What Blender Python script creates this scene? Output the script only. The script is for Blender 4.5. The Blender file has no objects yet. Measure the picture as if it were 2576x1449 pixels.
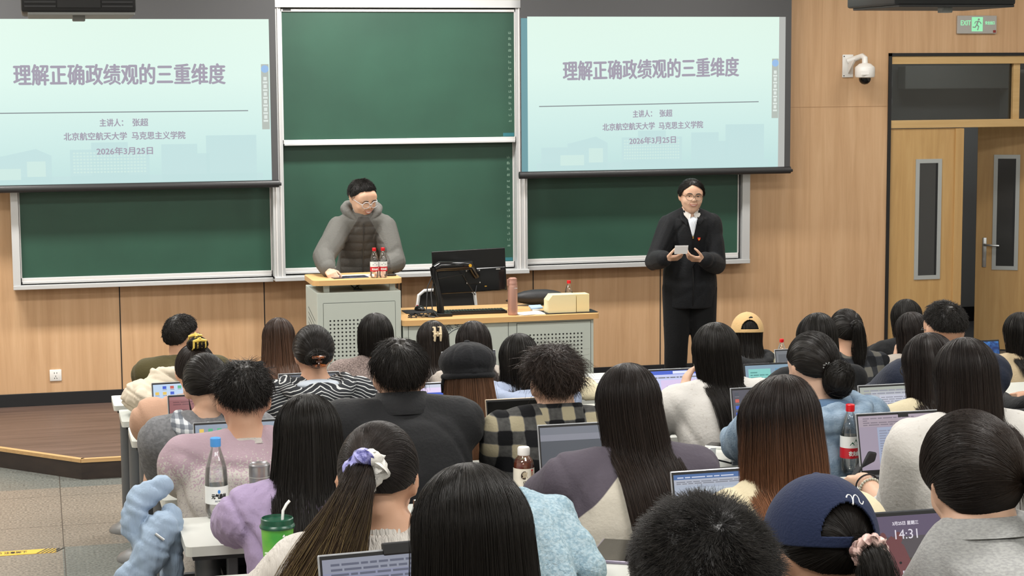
import bpy, bmesh, math, random
import numpy as np
from mathutils import Vector, Matrix
PI = math.pi
scene = bpy.context.scene
COL = scene.collection
rng = np.random.default_rng(7)
random.seed(7)

# ------------------------------------------------------------------ camera
PW, PH = 2576.0, 1449.0
FPX, YAW, PITCH, ROLL = 4736.4, 0.24627, 0.112161, 0.0066526
CAM = np.array([0.0, 0.0, 2.55])
_f = np.array([math.sin(YAW)*math.cos(PITCH), math.cos(YAW)*math.cos(PITCH), -math.sin(PITCH)])
_r = np.array([math.cos(YAW), -math.sin(YAW), 0.0])
_d = np.cross(_f, _r)
CR = math.cos(ROLL)*_r + math.sin(ROLL)*_d
CD = -math.sin(ROLL)*_r + math.cos(ROLL)*_d
cam_data = bpy.data.cameras.new('camera')
cam_data.sensor_width = 36.0
cam_data.lens = FPX/PW*36.0
cam_data.clip_end = 100
cam = bpy.data.objects.new('camera', cam_data)
COL.objects.link(cam)
mw = Matrix.Identity(4)
for i in range(3):
    mw[i][0], mw[i][1], mw[i][2], mw[i][3] = CR[i], -CD[i], -_f[i], CAM[i]
cam.matrix_world = mw
scene.camera = cam
# ------------------------------------------------------------------ world, exposure, lamps
vs = scene.view_settings
vs.view_transform = 'Standard'; vs.look = 'None'; vs.gamma = 1.0; vs.use_curve_mapping = False
vs.exposure = 0.0
wd = bpy.data.worlds.new('world'); scene.world = wd; wd.use_nodes = True
wd.node_tree.nodes['Background'].inputs[0].default_value = (0.9, 0.95, 1.0, 1)
wd.node_tree.nodes['Background'].inputs[1].default_value = 0.25
scene.cycles.max_bounces = 6; scene.cycles.diffuse_bounces = 3; scene.cycles.glossy_bounces = 3
scene.cycles.transparent_max_bounces = 12; scene.cycles.transmission_bounces = 4
scene.cycles.sample_clamp_indirect = 3.0
scene.cycles.caustics_reflective = False; scene.cycles.caustics_refractive = False
scene.cycles.use_denoising = True
CEIL = 3.9
def lamp(x, y, sx, sy, e, z=CEIL-0.06, col=(1.0, 0.975, 0.94)):
    L = bpy.data.lights.new('ceiling_lamp', 'AREA'); L.shape = 'RECTANGLE'; L.size = sx; L.size_y = sy
    L.energy = e; L.color = col
    o = bpy.data.objects.new('ceiling_lamp', L); o.location = (x, y, z); COL.objects.link(o)
    return o
for x, e in ((-0.9, 124.0), (2.4, 116.0), (5.0, 49.0), (7.6, 20.0)): lamp(x, 12.75, 1.3, 0.35, e)
for y in (9.6, 6.4, 3.2, 0.2):
    for x, e in ((-0.6, 85.0), (2.3, 72.0), (5.2, 55.0), (7.9, 30.0)): lamp(x, y, 1.3, 0.6, e*(0.95 if y > 9 else 0.74))
lamp(8.0, 15.6, 1.2, 0.3, 9.0, z=3.2)          # corridor lamp behind the door

# ------------------------------------------------------------------ helpers: pixels, materials, meshes
def ray(x, y): return _f + CR*((x-PW/2)/FPX) + CD*((y-PH/2)/FPX)
def at(x, y, Y):
    d = ray(x, y); return CAM + d*(Y/d[1])
def atz(x, y, z):
    d = ray(x, y); return CAM + d*((z-2.55)/d[2])
def lin(h):
    h = h.lstrip('#'); c = [int(h[i:i+2], 16)/255 for i in (0, 2, 4)]
    return tuple(v/12.92 if v <= 0.04045 else ((v+0.055)/1.055)**2.4 for v in c) + (1.0,)
MATS = {}
def mat(name, hexc, rough=0.5, metal=0.0, spec=0.5, noise=None, bump=None, sheen=0.0, coat=0.0, emit=None):
    """noise=(hex2, scale, (sx,sy,sz), lo, hi)  bump=(strength, scale, (sx,sy,sz))"""
    if name in MATS: return MATS[name]
    m = bpy.data.materials.new(name); m.use_nodes = True; MATS[name] = m
    nt = m.node_tree; b = nt.nodes['Principled BSDF']
    b.inputs['Base Color'].default_value = lin(hexc); b.inputs['Roughness'].default_value = rough
    b.inputs['Metallic'].default_value = metal; b.inputs['Specular IOR Level'].default_value = spec
    if sheen: b.inputs['Sheen Weight'].default_value = sheen; b.inputs['Sheen Roughness'].default_value = 0.5
    if coat: b.inputs['Coat Weight'].default_value = coat
    if noise or bump: tc = nt.nodes.new('ShaderNodeTexCoord')
    if noise:
        mp = nt.nodes.new('ShaderNodeMapping'); mp.inputs['Scale'].default_value = noise[2]
        nz = nt.nodes.new('ShaderNodeTexNoise'); nz.inputs['Scale'].default_value = noise[1]; nz.inputs['Detail'].default_value = 5
        cr = nt.nodes.new('ShaderNodeValToRGB'); cr.color_ramp.elements[0].position = noise[3]; cr.color_ramp.elements[1].position = noise[4]
        cr.color_ramp.elements[0].color = lin(hexc); cr.color_ramp.elements[1].color = lin(noise[0])
        nt.links.new(tc.outputs['Object'], mp.inputs[0]); nt.links.new(mp.outputs[0], nz.inputs['Vector'])
        nt.links.new(nz.outputs[0], cr.inputs[0]); nt.links.new(cr.outputs[0], b.inputs['Base Color'])
    if bump:
        mp2 = nt.nodes.new('ShaderNodeMapping'); mp2.inputs['Scale'].default_value = bump[2]
        n2 = nt.nodes.new('ShaderNodeTexNoise'); n2.inputs['Scale'].default_value = bump[1]; n2.inputs['Detail'].default_value = 4
        bp = nt.nodes.new('ShaderNodeBump'); bp.inputs['Strength'].default_value = bump[0]; bp.inputs['Distance'].default_value = 0.01
        nt.links.new(tc.outputs['Object'], mp2.inputs[0]); nt.links.new(mp2.outputs[0], n2.inputs['Vector'])
        nt.links.new(n2.outputs[0], bp.inputs['Height']); nt.links.new(bp.outputs[0], b.inputs['Normal'])
    return m
def emat(name, hexc, strength=1.0, gloss=0.0):
    if name in MATS: return MATS[name]
    m = bpy.data.materials.new(name); m.use_nodes = True; MATS[name] = m
    nt = m.node_tree; b = nt.nodes['Principled BSDF']
    b.inputs['Base Color'].default_value = (0.012, 0.012, 0.014, 1); b.inputs['Roughness'].default_value = 0.25 if gloss else 0.8
    b.inputs['Specular IOR Level'].default_value = gloss
    b.inputs['Emission Color'].default_value = lin(hexc); b.inputs['Emission Strength'].default_value = strength
    return m
def clear(name, tint=(0.95, 0.97, 0.96), refl=0.12, rough=0.03):
    if name in MATS: return MATS[name]
    m = bpy.data.materials.new(name); m.use_nodes = True; MATS[name] = m
    nt = m.node_tree; nt.nodes.remove(nt.nodes['Principled BSDF']); out = nt.nodes['Material Output']
    t = nt.nodes.new('ShaderNodeBsdfTransparent'); t.inputs[0].default_value = (*tint, 1)
    g = nt.nodes.new('ShaderNodeBsdfGlossy'); g.inputs['Roughness'].default_value = rough; g.inputs[0].default_value = (1, 1, 1, 1)
    fr = nt.nodes.new('ShaderNodeLayerWeight'); fr.inputs[0].default_value = 0.35
    ad = nt.nodes.new('ShaderNodeMath'); ad.operation = 'MULTIPLY_ADD'; ad.inputs[1].default_value = 0.7; ad.inputs[2].default_value = refl
    mx = nt.nodes.new('ShaderNodeMixShader')
    nt.links.new(fr.outputs['Fresnel'], ad.inputs[0]); nt.links.new(ad.outputs[0], mx.inputs[0])
    nt.links.new(t.outputs[0], mx.inputs[1]); nt.links.new(g.outputs[0], mx.inputs[2]); nt.links.new(mx.outputs[0], out.inputs[0])
    return m
def nodes(m): return m.node_tree.nodes, m.node_tree.links, m.node_tree.nodes.get('Principled BSDF')

class MB:
    """collects shapes; build() links them as one mesh object"""
    def __init__(s): s.v = []; s.f = []; s.m = []; s.n = 0
    def add(s, V, F, mi=0):
        o = s.n; s.v.extend([tuple(float(c) for c in p) for p in V]); s.n += len(V)
        for q in F: s.f.append(tuple(int(i)+o for i in q)); s.m.append(mi)
        return s
    def box(s, x0, x1, y0, y1, z0, z1, mi=0, bev=0.0, R=None, piv=None, seg=2):
        bm = bmesh.new(); bmesh.ops.create_cube(bm, size=1)
        for v in bm.verts:
            v.co = Vector(((x0+x1)/2+v.co.x*(x1-x0), (y0+y1)/2+v.co.y*(y1-y0), (z0+z1)/2+v.co.z*(z1-z0)))
        if bev: bmesh.ops.bevel(bm, geom=list(bm.edges), offset=bev, segments=seg, affect='EDGES', profile=0.5)
        if R is not None:
            pv = Vector(piv if piv is not None else ((x0+x1)/2, (y0+y1)/2, (z0+z1)/2))
            for v in bm.verts: v.co = R @ (v.co-pv) + pv
        bm.verts.index_update()
        s.add([v.co for v in bm.verts], [[v.index for v in f.verts] for f in bm.faces], mi); bm.free(); return s
    def lathe(s, prof, c=(0, 0, 0), seg=24, mi=0, sx=1, sy=1, axis='z', cap=True):
        V = []; F = []; n = len(prof)
        for r, z in prof:
            for k in range(seg):
                a = 2*PI*k/seg; p = (r*math.cos(a)*sx, r*math.sin(a)*sy, z)
                if axis == 'y': p = (p[0], p[2], p[1])
                if axis == 'x': p = (p[2], p[0], p[1])
                V.append((c[0]+p[0], c[1]+p[1], c[2]+p[2]))
        for i in range(n-1):
            for k in range(seg): F.append((i*seg+k, i*seg+(k+1) % seg, (i+1)*seg+(k+1) % seg, (i+1)*seg+k))
        if cap: F.append(tuple(range(seg))[::-1]); F.append(tuple((n-1)*seg+k for k in range(seg)))
        return s.add(V, F, mi)
    def tube(s, pts, r, seg=8, mi=0, closed=False):
        P = np.array(pts, float); n = len(P); rr = np.full(n, r) if np.isscalar(r) else np.array(r)
        if closed: T = np.roll(P, -1, 0)-np.roll(P, 1, 0)
        else: T = np.gradient(P, axis=0)
        T /= np.linalg.norm(T, axis=1)[:, None]+1e-9
        u = np.cross(T[0], (0, 0, 1.0));
        if np.linalg.norm(u) < 1e-3: u = np.cross(T[0], (1.0, 0, 0))
        V = []
        for i in range(n):
            u = u-T[i]*np.dot(u, T[i]); u /= np.linalg.norm(u)+1e-9; w = np.cross(T[i], u)
            for k in range(seg):
                a = 2*PI*k/seg; V.append(P[i]+rr[i]*(math.cos(a)*u+math.sin(a)*w))
        F = []
        for i in range(n if closed else n-1):
            j = (i+1) % n
            for k in range(seg): F.append((i*seg+k, i*seg+(k+1) % seg, j*seg+(k+1) % seg, j*seg+k))
        if not closed: F.append(tuple(range(seg))[::-1]); F.append(tuple((n-1)*seg+k for k in range(seg)))
        return s.add(V, F, mi)
    def ell(s, c, r, seg=16, rings=10, mi=0, R=None):
        V = [(0, 0, 1)]
        for i in range(1, rings):
            t = PI*i/rings
            for k in range(seg): a = 2*PI*k/seg; V.append((math.sin(t)*math.cos(a), math.sin(t)*math.sin(a), math.cos(t)))
        V.append((0, 0, -1)); V = np.array(V)*np.array(r)
        if R is not None: V = V @ np.array(R).T
        V = V+np.array(c); F = []; L = len(V)-1
        for k in range(seg): F.append((0, 1+k, 1+(k+1) % seg)); F.append((L, L-seg+(k+1) % seg, L-seg+k))
        for i in range(rings-2):
            for k in range(seg): a = 1+i*seg; F.append((a+k, a+seg+k, a+seg+(k+1) % seg, a+(k+1) % seg))
        return s.add(V, F, mi)
    def prism(s, poly, y0, y1, mi=0, plane='xz'):
        n = len(poly)
        f = (lambda p, t: (p[0], t, p[1])) if plane == 'xz' else ((lambda p, t: (p[0], p[1], t)) if plane == 'xy' else (lambda p, t: (t, p[0], p[1])))
        V = [f(p, y0) for p in poly]+[f(p, y1) for p in poly]
        F = [tuple(range(n)), tuple(range(2*n-1, n-1, -1))]+[(i, n+i, n+(i+1) % n, (i+1) % n) for i in range(n)]
        return s.add(V, F, mi)
    def quad(s, x0, x1, z0, z1, y, mi=0):
        return s.add([(x0, y, z0), (x1, y, z0), (x1, y, z1), (x0, y, z1)], [(0, 1, 2, 3)], mi)
    def build(s, name, m, parent=None, smooth=False, ang=None, label=None):
        me = bpy.data.meshes.new(name); me.from_pydata(s.v, [], s.f)
        ms = m if isinstance(m, (list, tuple)) else [m]
        for x in ms: me.materials.append(x)
        if len(ms) > 1: me.polygons.foreach_set('material_index', s.m)
        bm = bmesh.new(); bm.from_mesh(me); bmesh.ops.recalc_face_normals(bm, faces=bm.faces); bm.to_mesh(me); bm.free()
        if smooth:
            me.polygons.foreach_set('use_smooth', [True]*len(me.polygons))
            me.set_sharp_from_angle(angle=math.radians(ang or 40))
        me.update()
        o = bpy.data.objects.new(name, me); COL.objects.link(o)
        if parent is not None: o.parent = parent
        if label: o['label'] = label
        return o
def tag(o, label=None, cat=None, group=None, kind=None):
    if label: o['label'] = label
    if cat: o['category'] = cat
    if group: o['group'] = group
    if kind: o['kind'] = kind
    return o
def thing(name, label, cat, loc=(0, 0, 0), rz=0.0, group=None):
    o = bpy.data.objects.new(name, None); o.empty_display_size = 0.05; COL.objects.link(o)
    o.location = tuple(float(c) for c in loc); o.rotation_euler = (0, 0, rz)
    return tag(o, label, cat, group)
def struct(o): o['kind'] = 'structure'; return o
def copy_tree(o, loc, rz=None, label=None):
    r = o.copy(); COL.objects.link(r); r.location = tuple(float(c) for c in loc)
    if rz is not None: r.rotation_euler = (0, 0, rz)
    if label: r['label'] = label
    for ch in list(o.children):
        c = ch.copy(); COL.objects.link(c); c.parent = r
        for g in list(ch.children):
            d = g.copy(); COL.objects.link(d); d.parent = c
    return r
# evaluation scene used to turn text curves and voxel unions into meshes
TMP = bpy.data.scenes.new('workbench')
def evaluate(o):
    TMP.collection.objects.link(o)
    vl = TMP.view_layers[0]; vl.update(); dg = vl.depsgraph; dg.update()
    me = bpy.data.meshes.new_from_object(o.evaluated_get(dg))
    TMP.collection.objects.unlink(o); d = o.data; bpy.data.objects.remove(o)
    return me
def text(body, size, loc, m, parent=None, name='lettering', rot=(PI/2, 0, 0), bold=0.0, align='CENTER', ext=0.0004, width=None, line=1.0, bend=None, shear=0.0):
    cu = bpy.data.curves.new(name, 'FONT'); cu.body = body; cu.size = size; cu.align_x = align; cu.align_y = 'CENTER'
    cu.extrude = ext; cu.resolution_u = 3; cu.space_line = line; cu.shear = shear
    me = evaluate(bpy.data.objects.new(name, cu))
    V = np.empty(len(me.vertices)*3); me.vertices.foreach_get('co', V); V = V.reshape(-1, 3)
    if width and len(V):
        w = V[:, 0].max()-V[:, 0].min(); V[:, 0] *= width/w
    if bold and len(V):   # heavier strokes: the outline repeated a hair's breadth aside
        fs = [tuple(p.vertices) for p in me.polygons]; n0 = len(V); VV = []; FF = []
        for i, (a, b) in enumerate(((0, 0), (bold, 0), (-bold, 0), (0, bold*.7), (0, -bold*.7))):
            VV.append(V+np.array([a, b, 0.00002*i])); FF += [tuple(q+i*n0 for q in f) for f in fs]
        V = np.concatenate(VV); bpy.data.meshes.remove(me); me = bpy.data.meshes.new(name); me.from_pydata(V.tolist(), [], FF)
    if bend and len(V):   # wrap on a vertical cylinder of radius bend, facing -y
        a = V[:, 0]/bend; V = np.stack([np.sin(a)*(bend+V[:, 2]), V[:, 1], np.cos(a)*(bend+V[:, 2])-bend], 1)
    me.vertices.foreach_set('co', V.ravel()); me.materials.clear(); me.materials.append(m); me.name = name
    o = bpy.data.objects.new(name, me); COL.objects.link(o); o.location = tuple(float(c) for c in loc); o.rotation_euler = rot
    if parent is not None: o.parent = parent
    return o

# ------------------------------------------------------------------ materials of the room
def wood(name, c1, c2, scale=(9, 9, 0.5), rough=0.45, c3=None):
    m = mat(name, c1, rough)
    N, L, b = nodes(m)
    tc = N.new('ShaderNodeTexCoord'); mp = N.new('ShaderNodeMapping'); mp.inputs['Scale'].default_value = scale
    nz = N.new('ShaderNodeTexNoise'); nz.inputs['Scale'].default_value = 2.2; nz.inputs['Detail'].default_value = 8; nz.inputs['Roughness'].default_value = 0.62; nz.inputs['Distortion'].default_value = 0.6
    cr = N.new('ShaderNodeValToRGB'); cr.color_ramp.elements[0].position = 0.3; cr.color_ramp.elements[1].position = 0.7
    cr.color_ramp.elements[0].color = lin(c2); cr.color_ramp.elements[1].color = lin(c1)
    if c3: e = cr.color_ramp.elements.new(0.5); e.color = lin(c3)
    L.new(tc.outputs['Object'], mp.inputs[0]); L.new(mp.outputs[0], nz.inputs['Vector']); L.new(nz.outputs[0], cr.inputs[0]); L.new(cr.outputs[0], b.inputs['Base Color'])
    return m
M_WALL = wood('oak_wall_panel', 'd7b28a', 'c19a72', (7, 7, 0.35), 0.5, 'cda67e')
M_DOOR = wood('oak_door', 'cfab74', 'bb955f', (8, 8, 0.5), 0.45, 'c6a069')
M_TOPWOOD = wood('beech_worktop', 'dcb47c', 'cf9f66', (0.6, 12, 12), 0.4)
M_STAGE = wood('stage_laminate', '6e5a50', '4c3d36', (0.5, 9, 9), 0.42)
M_NOSE = wood('stage_nosing', 'd2ac78', 'bf9868', (0.5, 20, 20), 0.4)
M_RISER = mat('stage_riser', '3a2f29', 0.5, noise=('2b2320', 6, (1, 1, 3), 0.3, 0.7))
M_BLACK = mat('black_skirting', '15171a', 0.5)
M_PLASTER = mat('white_plaster', 'dfdcd4', 0.9)
M_GREYWALL = mat('grey_corridor', '9aa0a4', 0.8)
M_ALU = mat('brushed_aluminium', 'cfd0d0', 0.38, 0.35, bump=(0.05, 40, (1, 1, 30)))
M_GROOVE = mat('dark_groove', '1c1a18', 0.7)
def granite():
    m = mat('granite_tiles', '9a8f82', 0.35)
    N, L, b = nodes(m)
    tc = N.new('ShaderNodeTexCoord'); sep = N.new('ShaderNodeSeparateXYZ'); L.new(tc.outputs['Object'], sep.inputs[0])
    vo = N.new('ShaderNodeTexVoronoi'); vo.inputs['Scale'].default_value = 55; L.new(tc.outputs['Object'], vo.inputs['Vector'])
    nz = N.new('ShaderNodeTexNoise'); nz.inputs['Scale'].default_value = 70; nz.inputs['Detail'].default_value = 6; L.new(tc.outputs['Object'], nz.inputs['Vector'])
    cr = N.new('ShaderNodeValToRGB'); L.new(nz.outputs[0], cr.inputs[0])
    cr.color_ramp.elements[0].position = 0.32; cr.color_ramp.elements[0].color = (0.45, 0.45, 0.45, 1)
    cr.color_ramp.elements[1].position = 0.68; cr.color_ramp.elements[1].color = (1.3, 1.3, 1.28, 1)
    # tile colour: brown field with grey border strips
    def band(lo, hi, sock):
        a = N.new('ShaderNodeMath'); a.operation = 'GREATER_THAN'; a.inputs[1].default_value = lo; L.new(sock, a.inputs[0])
        c = N.new('ShaderNodeMath'); c.operation = 'LESS_THAN'; c.inputs[1].default_value = hi; L.new(sock, c.inputs[0])
        p = N.new('ShaderNodeMath'); p.operation = 'MULTIPLY'; L.new(a.outputs[0], p.inputs[0]); L.new(c.outputs[0], p.inputs[1]); return p.outputs[0]
    g1 = band(11.95, 20, sep.outputs[1]); 
    g2a = band(-20, 10.02, sep.outputs[1]); g2b = band(0.06, 20, sep.outputs[0])
    g2 = N.new('ShaderNodeMath'); g2.operation = 'MULTIPLY'; L.new(g2a, g2.inputs[0]); L.new(g2b, g2.inputs[1])
    mxm = N.new('ShaderNodeMath'); mxm.operation = 'MAXIMUM'; L.new(g1, mxm.inputs[0]); L.new(g2.outputs[0], mxm.inputs[1])
    mc = N.new('ShaderNodeMix'); mc.data_type = 'RGBA'; L.new(mxm.outputs[0], mc.inputs['Factor'])
    mc.inputs[6].default_value = lin('8b8378'); mc.inputs[7].default_value = lin('747772')
    mm = N.new('ShaderNodeMix'); mm.data_type = 'RGBA'; mm.blend_type = 'MULTIPLY'; mm.inputs['Factor'].default_value = 1
    L.new(mc.outputs[2], mm.inputs[6]); L.new(cr.outputs[0], mm.inputs[7])
    # joints
    def joint(sock, period, off):
        a = N.new('ShaderNodeMath'); a.operation = 'ADD'; a.inputs[1].default_value = off; L.new(sock, a.inputs[0])
        b2 = N.new('ShaderNodeMath'); b2.operation = 'PINGPONG'; b2.inputs[1].default_value = period/2; L.new(a.outputs[0], b2.inputs[0])
        c = N.new('ShaderNodeMath'); c.operation = 'LESS_THAN'; c.inputs[1].default_value = 0.003; L.new(b2.outputs[0], c.inputs[0]); return c.outputs[0]
    j1 = joint(sep.outputs[0], 0.8, 0.73); j2 = joint(sep.outputs[1], 0.8, 0.29)
    jm = N.new('ShaderNodeMath'); jm.operation = 'MAXIMUM'; L.new(j1, jm.inputs[0]); L.new(j2, jm.inputs[1])
    mj = N.new('ShaderNodeMix'); mj.data_type = 'RGBA'; L.new(jm.outputs[0], mj.inputs['Factor']); L.new(mm.outputs[2], mj.inputs[6]); mj.inputs[7].default_value = lin('4a453f')
    L.new(mj.outputs[2], b.inputs['Base Color'])
    return m
M_FLOOR = granite()

# ------------------------------------------------------------------ room shell
WY = 14.3; XL, XR = -2.6, 9.6; SZ = 0.13
DX0, DX1, DTOP = 6.80, 8.78, 2.70     # door opening
rowY = lambda k: 10.86-1.06*k
fl = MB(); fl.box(XL, XR, 9.99, WY, -0.12, 0.0)
for k in range(1, 10):
    y1 = 9.99-1.06*(k-1); y0 = y1-1.06 if k < 9 else -2.5
    fl.box(XL, XR, y0, y1, -0.12, 0.1*k)
struct(fl.build('floor', M_FLOOR))
st = MB(); st.prism([(XL, 14.29), (XL, 14.2), (-1.6, 14.05), (-0.301-0.42*0.5, 12.665+0.5*0.5), (0.208, 12.16), (XR, 12.16), (XR, 14.29)], 0.0, SZ-0.018, plane='xy')
stage = struct(st.build('floor_stage', M_RISER))
dk = MB(); poly = [(XL, 14.29), (XL, 14.2), (-1.6, 14.05), (-0.511, 12.915), (0.208, 12.16), (XR, 12.16), (XR, 14.29)]
dk.prism(poly, SZ-0.018, SZ, plane='xy'); struct(dk.build('floor_stage_boards', M_STAGE))
ns = MB()
for a, b in (((-1.6, 14.05), (-0.511, 12.915)), ((-0.511, 12.915), (0.208, 12.16)), ((0.208, 12.16), (XR, 12.16))):
    d = np.array(b)-np.array(a); n = np.array([-d[1], d[0]])/np.linalg.norm(d); a2 = np.array(a)-n*0.006; b2 = np.array(b)-n*0.006
    ns.prism([tuple(a2), tuple(b2), tuple(b2+n*0.04), tuple(a2+n*0.04)], SZ-0.02, SZ+0.003, plane='xy')
struct(ns.build('trim_1', M_NOSE))
w = MB(); w.box(XL, DX0-0.015, WY, WY+0.2, -0.1, CEIL); w.box(DX0-0.015, DX1+0.015, WY, WY+0.2, DTOP+0.015, CEIL); w.box(DX1+0.015, XR, WY, WY+0.2, -0.1, CEIL)
struct(w.build('wall_front', M_WALL))
struct(MB().box(XL-0.2, XL, -2.7, WY+0.2, -0.2, CEIL).build('wall_left', M_PLASTER))
struct(MB().box(XR, XR+0.2, -2.7, 18, -0.2, CEIL).build('wall_right', M_PLASTER))
struct(MB().box(XL-0.2, XR+0.2, -2.7, -2.5, -0.2, CEIL).build('wall_back', M_PLASTER))
struct(MB().box(XL-0.2, XR+0.2, -2.7, WY+0.2, CEIL, CEIL+0.15).build('ceiling', M_PLASTER))
bb = MB(); bb.box(XL, DX0-0.02, WY-0.015, WY+0.01, SZ, SZ+0.096, bev=0.002); struct(bb.build('baseboard_front', M_BLACK))
g = MB()
for i, x in enumerate((-0.5, 0.564, 1.645, 2.705, 3.767, 4.824, 5.9)):
    if x < 5.5: struct(MB().box(x-0.004, x+0.004, WY-0.002, WY+0.02, SZ+0.096, 1.6).build('trim_%d' % (i+2), M_GROOVE))
struct(MB().box(5.5, DX0-0.02, WY-0.0012, WY+0.02, 2.281, 2.2835).build('trim_9', mat('panel_joint', '9d7650', 0.6)))
# corridor behind the door
struct(MB().box(5.8, 12.2, 16.7, 16.9, -0.2, 3.4).build('wall_corridor', M_GREYWALL))
struct(MB().box(5.8, 12.2, WY+0.2, 16.9, -0.1, SZ-0.002).build('floor_corridor', mat('corridor_floor', '6f7174', 0.3)))
struct(MB().box(5.8, 12.2, WY+0.2, 16.9, 3.4, 3.5).build('ceiling_corridor', M_PLASTER))
struct(MB().box(5.6, 5.8, WY+0.2, 16.9, -0.1, 3.4).build('wall_corridor_end', M_GREYWALL))
struct(MB().box(5.8, 12.2, 16.68, 16.71, SZ, SZ+0.14).build('baseboard_corridor', M_BLACK))
# door set
df = MB(); t = 0.022
df.box(DX0-0.015, DX0+0.012, WY-0.012, WY+0.16, SZ, DTOP+0.015); df.box(DX1-0.012, DX1+0.015, WY-0.012, WY+0.16, SZ, DTOP+0.015)
df.box(DX0-0.015, DX1+0.015, WY-0.012, WY+0.16, DTOP-0.01, DTOP+0.015)
struct(df.build('door_frame', mat('black_door_trim', '1a1a1b', 0.5)))
di = MB()
di.box(DX0+0.012, DX1-0.012, WY+0.0, WY+0.1, DTOP-0.075, DTOP-0.01, bev=0.002); di.box(DX0+0.012, DX1-0.012, WY-0.004, WY+0.1, 2.10, 2.165, bev=0.003)
di.box(7.93+0.0, 7.99, WY+0.02, WY+0.1, 2.165, DTOP-0.07)
struct(di.build('trim_10', wood('door_head', 'd3b27c', 'c6a26c', (0.6, 14, 14), 0.45)))
struct(MB().box(DX0+0.014, DX1-0.014, WY+0.05, WY+0.056, 2.165, DTOP-0.075).build('window_1', clear('transom_glass', (0.50, 0.52, 0.52), 0.02)))
M_STEEL = mat('satin_steel', 'b9bcbc', 0.3, 0.8)
M_VIS = mat('grey_vision_frame', 'b4b9b8', 0.4, 0.2)
def leaf(wd_, name, lab, win0, win1, handle_x=None):
    o = struct(MB().box(0, wd_, 0, 0.045, SZ+0.008, 2.095, bev=0.002).build(name, M_DOOR)); tag(o, lab)
    z0, z1 = 0.84, 1.843
    f = MB()
    for y in (-0.008, 0.041):
        f.box(win0, win0+0.034, y, y+0.012, z0, z1); f.box(win1-0.034, win1, y, y+0.012, z0, z1)
        f.box(win0+0.034, win1-0.034, y, y+0.012, z1-0.034, z1); f.box(win0+0.034, win1-0.034, y, y+0.012, z0, z0+0.034)
    f.build('vision_frame', M_VIS, o)
    MB().box(win0+0.03, win1-0.03, -0.003, -0.001, z0+0.03, z1-0.03).build('pane', mat('dark_vision_glass', '3d3e3e', 0.12, spec=0.5), o)
    MB().box(win1-0.052, win1-0.035, -0.0045, -0.0028, z0+0.034, z1-0.034).build('pane_edge', M_BLACK, o)
    if handle_x:
        h = MB(); h.box(handle_x-0.018, handle_x+0.018, -0.008, 0, 0.86, 1.12, bev=0.004)
        h.tube([(handle_x, -0.004, 1.06), (handle_x, -0.05, 1.06), (handle_x+0.02, -0.058, 1.06), (handle_x-0.1, -0.058, 1.055)][0:2]+[(handle_x+0.012, -0.056, 1.06), (handle_x+0.125, -0.058, 1.055)], 0.01)
        h.lathe([(0.011, 0), (0.011, -0.012)], (handle_x, 0, 0.93), 12, axis='y'); h.build('lever_handle', M_STEEL, o, smooth=True)
    return o
d1 = leaf(0.66, 'door_1', 'closed oak door leaf with a narrow framed glass slot', 0.235, 0.47); d1.location = (6.815, WY+0.012, 0)
st2 = MB().box(0.585, 0.66, -0.02, 0.0, SZ+0.01, 2.093, bev=0.002).build('meeting_stile', M_DOOR, d1)
d2 = leaf(0.95, 'door_2', 'oak door leaf standing open into the dim corridor', 0.14, 0.36, 0.075); a = math.radians(30)
hx, hy = 8.76, WY+0.15
d2.location = (hx-0.95*math.cos(a), hy+0.95*math.sin(a), 0); d2.rotation_euler = (0, 0, -a)
# corridor things seen through the transom
p = thing('ceiling_pipe', 'grey pipe bent along the corridor wall behind the transom glass', 'pipe', (7.65, 16.2, 2.55))
MB().tube([(0, 0, 0.85), (0, 0, 0.1), (0.02, 0, -0.1), (-0.02, 0, -0.2)], 0.06, 12).build('pipe_run', M_GREYWALL, p, smooth=True)
MB().ell((-0.03, 0, -0.27), (0.11, 0.1, 0.08)).build('pipe_fitting', M_GREYWALL, p, smooth=True)
sc = thing('bullet_camera', 'white bullet camera on a bracket in the corridor behind the transom', 'security camera', (8.86, 15.6, 2.66))
MB().box(-0.13, 0.13, -0.05, 0.05, 0.0, 0.1, bev=0.02, R=Matrix.Rotation(-0.2, 3, 'Y')).build('housing', mat('white_plastic', 'e6e6e2', 0.4), sc, smooth=True)
MB().tube([(0.0, 0, 0.02), (0.04, 0, -0.07), (0.3, 0.1, -0.1), (0.3, 1.07, -0.1)], 0.02, 8).build('bracket', MATS['white_plastic'], sc, smooth=True)
MB().box(-0.15, -0.12, -0.045, 0.045, 0.01, 0.1, R=Matrix.Rotation(-0.2, 3, 'Y'), piv=(0, 0, .05)).build('lens_cover', M_BLACK, sc)
tr = thing('cable_duct', 'pale duct run on the corridor wall beyond the glass', 'duct', (8.6, 16.57, 2.4))
MB().box(-0.6, 0.6, -0.08, 0.08, 0, 0.22, bev=0.01).build('duct_run', mat('duct_grey', 'b8bcbc', 0.6), tr)
MB().box(0.48, 0.52, -0.08, 0.08, -0.6, 0.0).build('duct_riser', MATS['duct_grey'], tr)

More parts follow.
